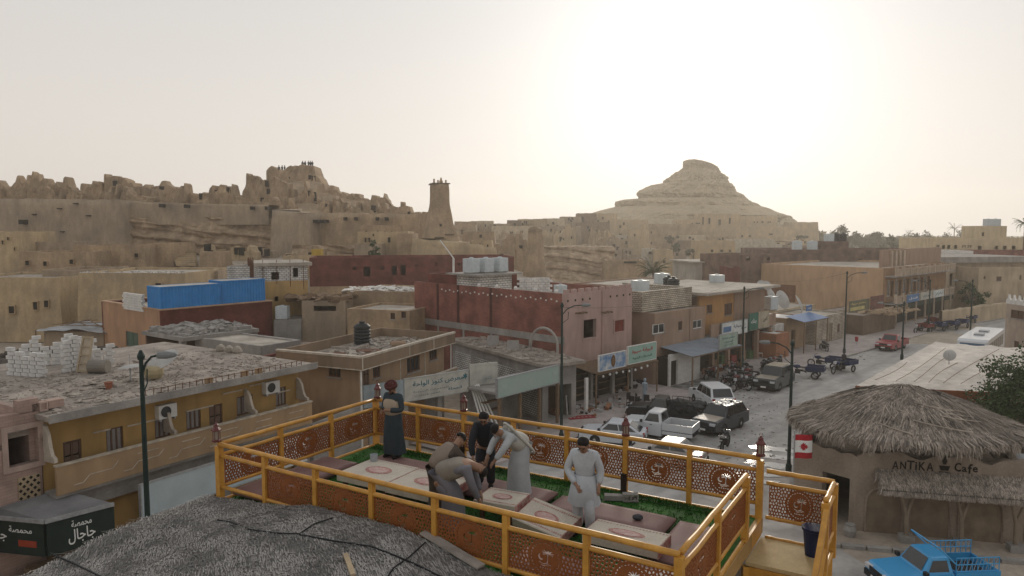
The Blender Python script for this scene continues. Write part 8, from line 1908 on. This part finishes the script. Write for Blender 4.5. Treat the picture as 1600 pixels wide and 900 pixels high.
M_skin = mat('skin', (.27, .155, .10), rough=.6, var=.08, fine=.05, spec=.35); M_hair = mat('black_hair', (.012, .010, .009), rough=.6)
def person(label, loc, rz, J, robe, vest=None, hair=True, turban=None, skirt=None, trousers=None, k=1.0, beard=False):
    root = thing('person', label, 'person', loc, rz, 'men on the roof terrace')
    D = dict(pel=(0, 0, .95), wai=(0, 0, 1.1), che=(0, 0, 1.32), nec=(0, 0, 1.5), hea=(0, .03, 1.61), shL=(-.19, 0, 1.42), shR=(.19, 0, 1.42), elL=(-.26, -.03, 1.14), elR=(.26, -.03, 1.14), wrL=(-.26, .09, .9), wrR=(.26, .09, .9), hiL=(-.1, 0, .9), hiR=(.1, 0, .9), knL=(-.12, .03, .5), knR=(.12, .03, .5), anL=(-.12, -.02, .09), anR=(.12, -.02, .09), toL=(-.14, .14, .04), toR=(.14, .14, .04)); D.update(J); V_ = {a: Vector(b) * k for a, b in D.items()}
    R0 = dict(pel=.13, wai=.12, che=.14, nec=.055, hea=.09, hi=.085, kn=.06, an=.04, to=.035, sh=.06, el=.042, wr=.03)
    pts = {a: (tuple(v), R0.get(a) or R0[a[:2]]) for a, v in V_.items()}; nk = V_['nec']; hd = V_['hea']; ax = (hd - nk).normalized(); pts['top'] = (tuple(hd + ax * .09), .075)
    E = [('pel', 'wai'), ('wai', 'che'), ('che', 'nec'), ('nec', 'hea'), ('hea', 'top')]
    for s in 'LR':
        E += [('che', 'sh' + s), ('sh' + s, 'el' + s), ('el' + s, 'wr' + s), ('pel', 'hi' + s), ('hi' + s, 'kn' + s), ('kn' + s, 'an' + s), ('an' + s, 'to' + s)]
        w = V_['wr' + s]; d = (w - V_['el' + s]).normalized(); sd = d.cross(Vector((0, 1, .3))).normalized(); cu = d.cross(sd); pts['pa' + s] = (tuple(w + d * .07), (.034, .022)); E.append(('wr' + s, 'pa' + s))
        for f, (a, l) in enumerate(((-.03, .065), (-.01, .08), (.012, .075), (.032, .06))):
            b = w + d * .09 + sd * a; t1 = b + d * l * .5; t2 = t1 + (d * .8 + cu * .5).normalized() * l * .5; pts['f%d%s' % (f, s)] = (tuple(t1), .009); pts['g%d%s' % (f, s)] = (tuple(t2), .008); E += [('pa' + s, 'f%d%s' % (f, s)), ('f%d%s' % (f, s), 'g%d%s' % (f, s))]
        pts['th' + s] = (tuple(w + d * .05 + sd * .05 * (1 if s == 'L' else -1)), .010); E.append(('pa' + s, 'th' + s))
    skinned('body', pts, E, M_skin, root)
    fw = ax.cross(Vector((1, 0, 0))); fw = -fw if fw.y < 0 else fw; fw.normalize(); rt = Vector((1, 0, 0)); P = lambda a, b, c: hd + rt * a + fw * b + ax * c
    MB().tube([P(0, .088, .015), P(0, .115, -.025), P(0, .09, -.03)], [.008, .016, .008], 6).build('nose', M_skin, root, smooth=True)
    for s in (-1, 1): MB().lathe([(.004, -.007), (.012, 0), (.004, .007)], 8, P(s * .034, .088, .012)).build('eye', M_hair, root); MB().beam(P(s * .055, .085, .034), P(s * .018, .094, .034), .012, .008).build('eyebrow', M_hair, root); MB().lathe([(.008, -.03), (.02, 0), (.008, .03)], 6, P(s * .095, .0, -.005)).build('ear', M_skin, root)
    MB().beam(P(-.025, .088, -.056), P(.025, .088, -.056), .012, .009).build('mouth', mat('lips', (.16, .06, .05)), root)
    if beard: MB().tube([P(-.06, .05, -.06), P(0, .075, -.085), P(.06, .05, -.06)], .024, 6).build('beard', M_hair, root, smooth=True)
    def cap(nm, m, z0, r, hgt, back=-.02):
        c = MB(); n = 14
        for j in range(6):
            t = j / 5 * PI / 2
            for i in range(n): a = 2 * PI * i / n; c.v.append(tuple(P(r * math.cos(t) * math.cos(a), back + r * math.cos(t) * math.sin(a), z0 + hgt * math.sin(t))))
        c.f = [(j * n + i, j * n + (i + 1) % n, (j + 1) * n + (i + 1) % n, (j + 1) * n + i) for j in range(5) for i in range(n)]; c.mi = [0] * len(c.f); c.build(nm, m, root, smooth=True)
    if hair and not turban: cap('hair', M_hair, .04, .102, .10, -.035)
    if turban:
        cap('turban', turban, .05, .11, .11)
        for q in range(3): MB().tube([P(.108 * math.cos(t), -.01 + .112 * math.sin(t), .055 + .025 * q + .02 * math.sin(t + q)) for t in [2 * PI * i / 16 for i in range(17)]], .03, 6).build('turban_fold', turban, root, smooth=True)
    g = {a: (tuple(V_[a]), r) for a, r in (('pel', .17), ('wai', .165), ('che', .175), ('nec', .075), ('shL', .09), ('shR', .09), ('elL', .068), ('elR', .068))}
    for s in 'LR': g['wr' + s] = (tuple(V_['el' + s].lerp(V_['wr' + s], .93)), .056)
    skinned('tunic', g, [('pel', 'wai'), ('wai', 'che'), ('che', 'nec'), ('che', 'shL'), ('shL', 'elL'), ('elL', 'wrL'), ('che', 'shR'), ('shR', 'elR'), ('elR', 'wrR')], robe, root)
    if vest: skinned('vest', {'pel': (tuple(V_['pel'].lerp(V_['wai'], .1)), .215), 'wai': (tuple(V_['wai']), .21), 'che': (tuple(V_['che']), .215), 'nec': (tuple(V_['che'].lerp(V_['nec'], .75)), .10), 'a': (tuple(V_['shL'] * .96 + V_['che'] * .04), .105), 'b': (tuple(V_['shR'] * .96 + V_['che'] * .04), .105)}, [('pel', 'wai'), ('wai', 'che'), ('che', 'nec'), ('che', 'a'), ('che', 'b')], vest, root)
    if skirt:
        z1 = skirt; c = MB(); n = 24; rows = 9
        for j in range(rows):
            t = j / (rows - 1); cen = V_['pel'].lerp((V_['anL'] + V_['anR']) / 2, t); kn = (V_['knL'] + V_['knR']) / 2; cen = cen.lerp(Vector((kn.x, kn.y, cen.z)), .6 * math.sin(PI * t)); z = V_['pel'].z + .1 + (z1 - V_['pel'].z - .1) * t; sp = abs(V_['anL'].x - V_['anR'].x) / 2
            for i in range(n): a = 2 * PI * i / n; fo = 1 + .06 * t * math.sin(a * 5 + j * .2); c.v.append((cen.x + (.185 + (.03 + sp * .5) * t) * fo * math.cos(a), cen.y + (.16 + .05 * t) * fo * math.sin(a), z))
        c.f = [(j * n + (i + 1) % n, j * n + i, (j + 1) * n + i, (j + 1) * n + (i + 1) % n) for j in range(rows - 1) for i in range(n)]; c.mi = [0] * len(c.f); c.build('robe_skirt', robe, root, smooth=True)
    trousers = trousers or robe
    for s in 'LR':
        if trousers: skinned('trouser_leg', {a: (tuple(V_[a + s]), r) for a, r in (('hi', .115), ('kn', .095), ('an', .085))}, [('hi', 'kn'), ('kn', 'an')], trousers, root)
        a, b = V_['an' + s], V_['to' + s]; MB().tube([(a.x, a.y - .06, .045), (a.x, a.y + .02, .055), (b.x, b.y, .04), (b.x, b.y + .05, .03)], [.04, .05, .048, .03], 8).build('shoe', M_hair, root, smooth=True)
    return root
cm = lambda n, c: mat(n, c, rough=.9, var=.12, scale=5, fine=.08, bscale=40)
tq = person('man in a dark red turban, beige vest and long dark robe, holding a phone', ST(1.35, .95, DECK + .17), R_(148), dict(elL=(-.27, .02, 1.13), elR=(.27, .02, 1.13), wrL=(-.09, .27, 1.16), wrR=(.10, .27, 1.13), hea=(0, .05, 1.60)), cm('slate_robe', (.04, .055, .065)), cm('beige_vest', (.38, .31, .235)), turban=cm('dark_red_turban', (.085, .028, .026)), skirt=.1, k=.93, beard=True)
o = MB().cbox((0, 0, 0), .075, .012, .15, rx=-.9).build('phone', M_glass); o.location = tq.matrix_basis @ Vector((0, .36, 1.12)); o.rotation_euler.z = R_(148); tag(o, 'dark phone held by the turbaned man', 'phone')
pg = cm('pale_grey_cotton', (.47, .50, .53))
person('man in pale grey tunic and trousers standing between the tables', ST(6.42, 2.15), R_(160), dict(che=(0, .06, 1.30), nec=(0, .1, 1.47), hea=(0, .16, 1.57), shL=(-.19, .06, 1.39), shR=(.19, .06, 1.39), wrR=(.10, .22, .92), elR=(.3, .08, 1.12), elL=(-.27, 0, 1.12), knL=(-.13, .22, .55), anL=(-.13, .12, .1), toL=(-.14, .28, .05)), pg, trousers=pg, skirt=.55, k=.98)
bent = dict(pel=(0, -.12, .92), wai=(0, -.02, 1.06), che=(0, .15, 1.22), nec=(0, .28, 1.33), hea=(0, .38, 1.40), shL=(-.19, .2, 1.28), shR=(.19, .2, 1.28), elL=(-.22, .4, 1.04), elR=(.22, .4, 1.04), wrL=(-.15, .55, .82), wrR=(.15, .55, .82), hiL=(-.1, -.12, .87), hiR=(.1, -.12, .87))
pw_ = person('man in a pale quilted vest bending over the table', ST(4.75, 1.5, DECK + .1), R_(118), {**bent, 'che': (0, .2, 1.16), 'nec': (0, .34, 1.25), 'hea': (0, .44, 1.30), 'shL': (-.19, .25, 1.21), 'shR': (.19, .25, 1.21)}, cm('light_grey_robe', (.44, .46, .47)), cm('quilted_vest', (.47, .455, .41)), skirt=.12, k=1.0)
for q in range(6): v = Vector((0, -.12, .96)).lerp(Vector((0, .18, 1.26)), q / 5); MB().tube([(.205 * math.cos(t), v.y + .14 * math.sin(t) * .9 - .05, v.z + .16 * math.sin(t)) for t in [2 * PI * i / 16 for i in range(17)]], .024, 5).build('quilt_ridge', MATS['quilted_vest'], pw_, smooth=True)
MB().tube([(-.12, .17, 1.38), (0, .10, 1.40), (.12, .17, 1.38)], .055, 7).build('hood', MATS['quilted_vest'], pw_, smooth=True).location = (0, .06, -.08)
person('smiling man in a black shirt behind the stooping men', ST(4.0, 1.45, DECK + .12), R_(172), {**bent, 'che': (0, .05, 1.26), 'nec': (0, .1, 1.42), 'hea': (0, .15, 1.52), 'shL': (-.19, .07, 1.36), 'shR': (.19, .07, 1.36)}, cm('black_shirt', (.02, .022, .027)), trousers=cm('dark_trousers', (.03, .03, .035)), k=.9)
person('man in a taupe vest stooping with his back to the reed roof', ST(4.1, 2.95), R_(-58), bent, cm('brown_robe', (.075, .058, .048)), cm('taupe_vest', (.225, .18, .145)), skirt=.12, k=.98)
person('man in a grey quilted vest bent double over the table', ST(4.55, 3.15), R_(-92), dict(pel=(0, -.3, .92), wai=(0, -.14, 1.06), che=(0, .12, 1.16), nec=(0, .3, 1.14), hea=(0, .42, 1.08), shL=(-.2, .2, 1.13), shR=(.2, .2, 1.13), elL=(-.22, .32, .86), elR=(.22, .3, .86), wrL=(-.14, .4, .62), wrR=(.14, .4, .6), hiL=(-.1, -.28, .87), hiR=(.1, -.28, .87)), cm('lilac_grey_robe', (.17, .165, .185)), cm('grey_vest', (.235, .21, .175)), skirt=.12, k=1.0)
# people and goods on the street
for px, py, lab, c, f in ((1007, 626, 'man in a pale blue robe outside the souvenir shop', (.36, .42, .48), 2), (932, 622, 'person in dark clothes sitting at the souvenir shop edge', (.04, .04, .05), 1), (1262, 712, 'person in a red top by the cafe flag', (.16, .03, .03), 0), (1318, 577, 'rider beside the blue cargo tricycle', (.05, .05, .06), 4), (1158, 585, 'man standing among the parked motorcycles', (.06, .10, .09), 2)):
    p = G(px, py, .13); o = far_person(px, py, p.y, 0, lab, None, mat('cloth_%d' % px, c), f); o.location = p
rn = random.Random(44)
def goods(label, px, py, n, rx, ry, cols, smin=.15, smax=.6, name='shop_goods', z=.14):
    for k, c in enumerate(cols): p = G(px, py, z); clutter(None, name, label + (' in %s tones' % ['dark', 'warm', 'pale'][k % 3]), (p.x, p.y, z), rn, n, rx, ry, mat('goods_%d%d' % (px, k), c), smin, smax, rz=.8, flat=.8, cat='goods')
GC = ((.05, .045, .045), (.27, .13, .07), (.42, .41, .40))
goods('baskets and bundles heaped before the souvenir shop', 975, 602, 55, 3.0, 1.3, GC); goods('bags, boxes and vegetables before the white shop', 1062, 588, 26, 2.2, .9, GC); goods('goods stacked under the orange house', 1130, 575, 26, 3.2, .8, GC)
goods('crates and bundles along the souvenir shop wall', 955, 596, 40, 3.4, .7, GC, .2, .8); goods('sacks and crates beside the white shop door', 1085, 584, 30, 2.4, .7, GC, .2, .7); goods('junk and furniture pieces before the carpet shop', 872, 640, 22, 1.6, .8, GC); goods('scattered scrap and planks on the footway', 945, 636, 18, 3.0, 1.2, GC, .05, .5)
for k, (px, py, rz, w, h, lab) in enumerate(((985, 654, .75, 4.2, 1.1, 'long red patterned rug spread on the footway'), (908, 652, .3, 2.0, .9, 'short red patterned rug beside the mirror frame'))):
    p = G(px, py, .135); r = thing('red_rug', lab, 'rug', p, rz); MB().box(-w / 2, w / 2, -h / 2, h / 2, 0, .02).build('field', mat('rug_red', (.30, .045, .05), var=.3, scale=6), r)
    for q in range(int(w / .3)): MB().cbox((-w / 2 + .2 + q * .3, 0, .023), .14, .14, .004, rz=.78).build('motif', mat('rug_cream', (.42, .33, .30)), r)
p = G(893, 650, .13); mf = thing('mirror', 'white framed mirror leaning outside the carpet shop', 'mirror', p, .3); MB().box(-.35, .35, -.03, 0, 0, 1.5).build('frame', M_white, mf); MB().box(-.25, .25, -.045, -.031, .1, 1.4).build('glass', M_glass, mf); mf.rotation_euler = (-.22, 0, .3)
def chair(label, px, py, rz, m, group, first=[None]):
    p = G(px, py, .13)
    r = thing('cafe_chair', label, 'chair', p, rz, group); MB().box(-.22, .22, -.22, .22, .42, .46).build('seat', m, r); MB().box(-.22, .22, .19, .22, .5, .9).build('backrest', m, r)
    for x in (-.2, .2):
        for y in (-.2, .2): MB().tube([(x, y, 0), (x, y, .42 if y < 0 else .9)], .018, 5).build('leg', m, r)
for k in range(9): chair('black metal chair in the rows before the souvenir shop', 985 + k % 5 * 13, 632 + k // 5 * 6 + k % 5, .7 + k, M_blk, 'black chairs on the footway')
chair('white plastic chair on the tiled forecourt', 1068, 588, .5, M_white, None); chair('white plastic chair in front of the orange house', 1187, 558, .2, M_white, None)
p = G(1338, 540, .02); lb_ = thing('litter_bin', 'small red litter bin by the lamp post', 'bin', tuple(p)); MB().lathe([(.16, .5), (.2, 1.0), (.21, 1.02)], 10).build('body', mat('bin_red', (.35, .04, .04)), lb_); MB().tube([(0, 0, 0), (0, 0, .5)], .03, 5).build('stand', M_metal, lb_)
p = G(1150, 640, 0); clutter(None, 'road_litter', 'scattered stones and litter on the dusty street', (16, 50, .006), rn, 420, 7, 9, mat('street_stones', (.34, .31, .28)), .02, .16, rz=.4, flat=.4); clutter(None, 'road_litter', 'stones and rubbish along the far kerb', (27, 68, .006), rn, 260, 2.2, 14, MATS['street_stones'], .03, .2, rz=-.76, flat=.4)
# overhead wires between the lamp posts
def wire(a, b, sag, lab): P = [Vector(a).lerp(Vector(b), t) - Vector((0, 0, sag * 4 * t * (1 - t))) for t in [i / 14 for i in range(15)]]; tag(MB().tube(P, .012, 4).build('overhead_wire', M_rope), lab, 'wire', 'wires over the street')
wire((3.1, 45.6, 8.6), (23, 72, 8.6), .9, 'thin wire sagging from the green sign lamp to the orange house lamp'); wire((23, 72, 8.6), (36.2, 78.8, 8.8), .6, 'thin wire between the orange house lamp and the stone hut lamp')

# ------------------------------------------------------------------ the dusty air over the oasis
hz = MB().box(-700, 700, -60, 950, -2, 60)
hz = hz.build('haze', None)
hz.data.materials.clear()
hm = bpy.data.materials.new('dusty_air'); hm.use_nodes = True
hn = hm.node_tree; hn.nodes.clear()
ho = hn.nodes.new('ShaderNodeOutputMaterial'); hv = hn.nodes.new('ShaderNodeVolumePrincipled')
hv.inputs['Color'].default_value = (.97, .93, .86, 1)
hv.inputs['Density'].default_value = 0.0005
hv.inputs['Anisotropy'].default_value = 0.6
hn.links.new(hv.outputs[0], ho.inputs['Volume'])
hz.data.materials.append(hm)
tag(hz, 'pale dusty haze hanging over the whole town', 'haze', kind='stuff')
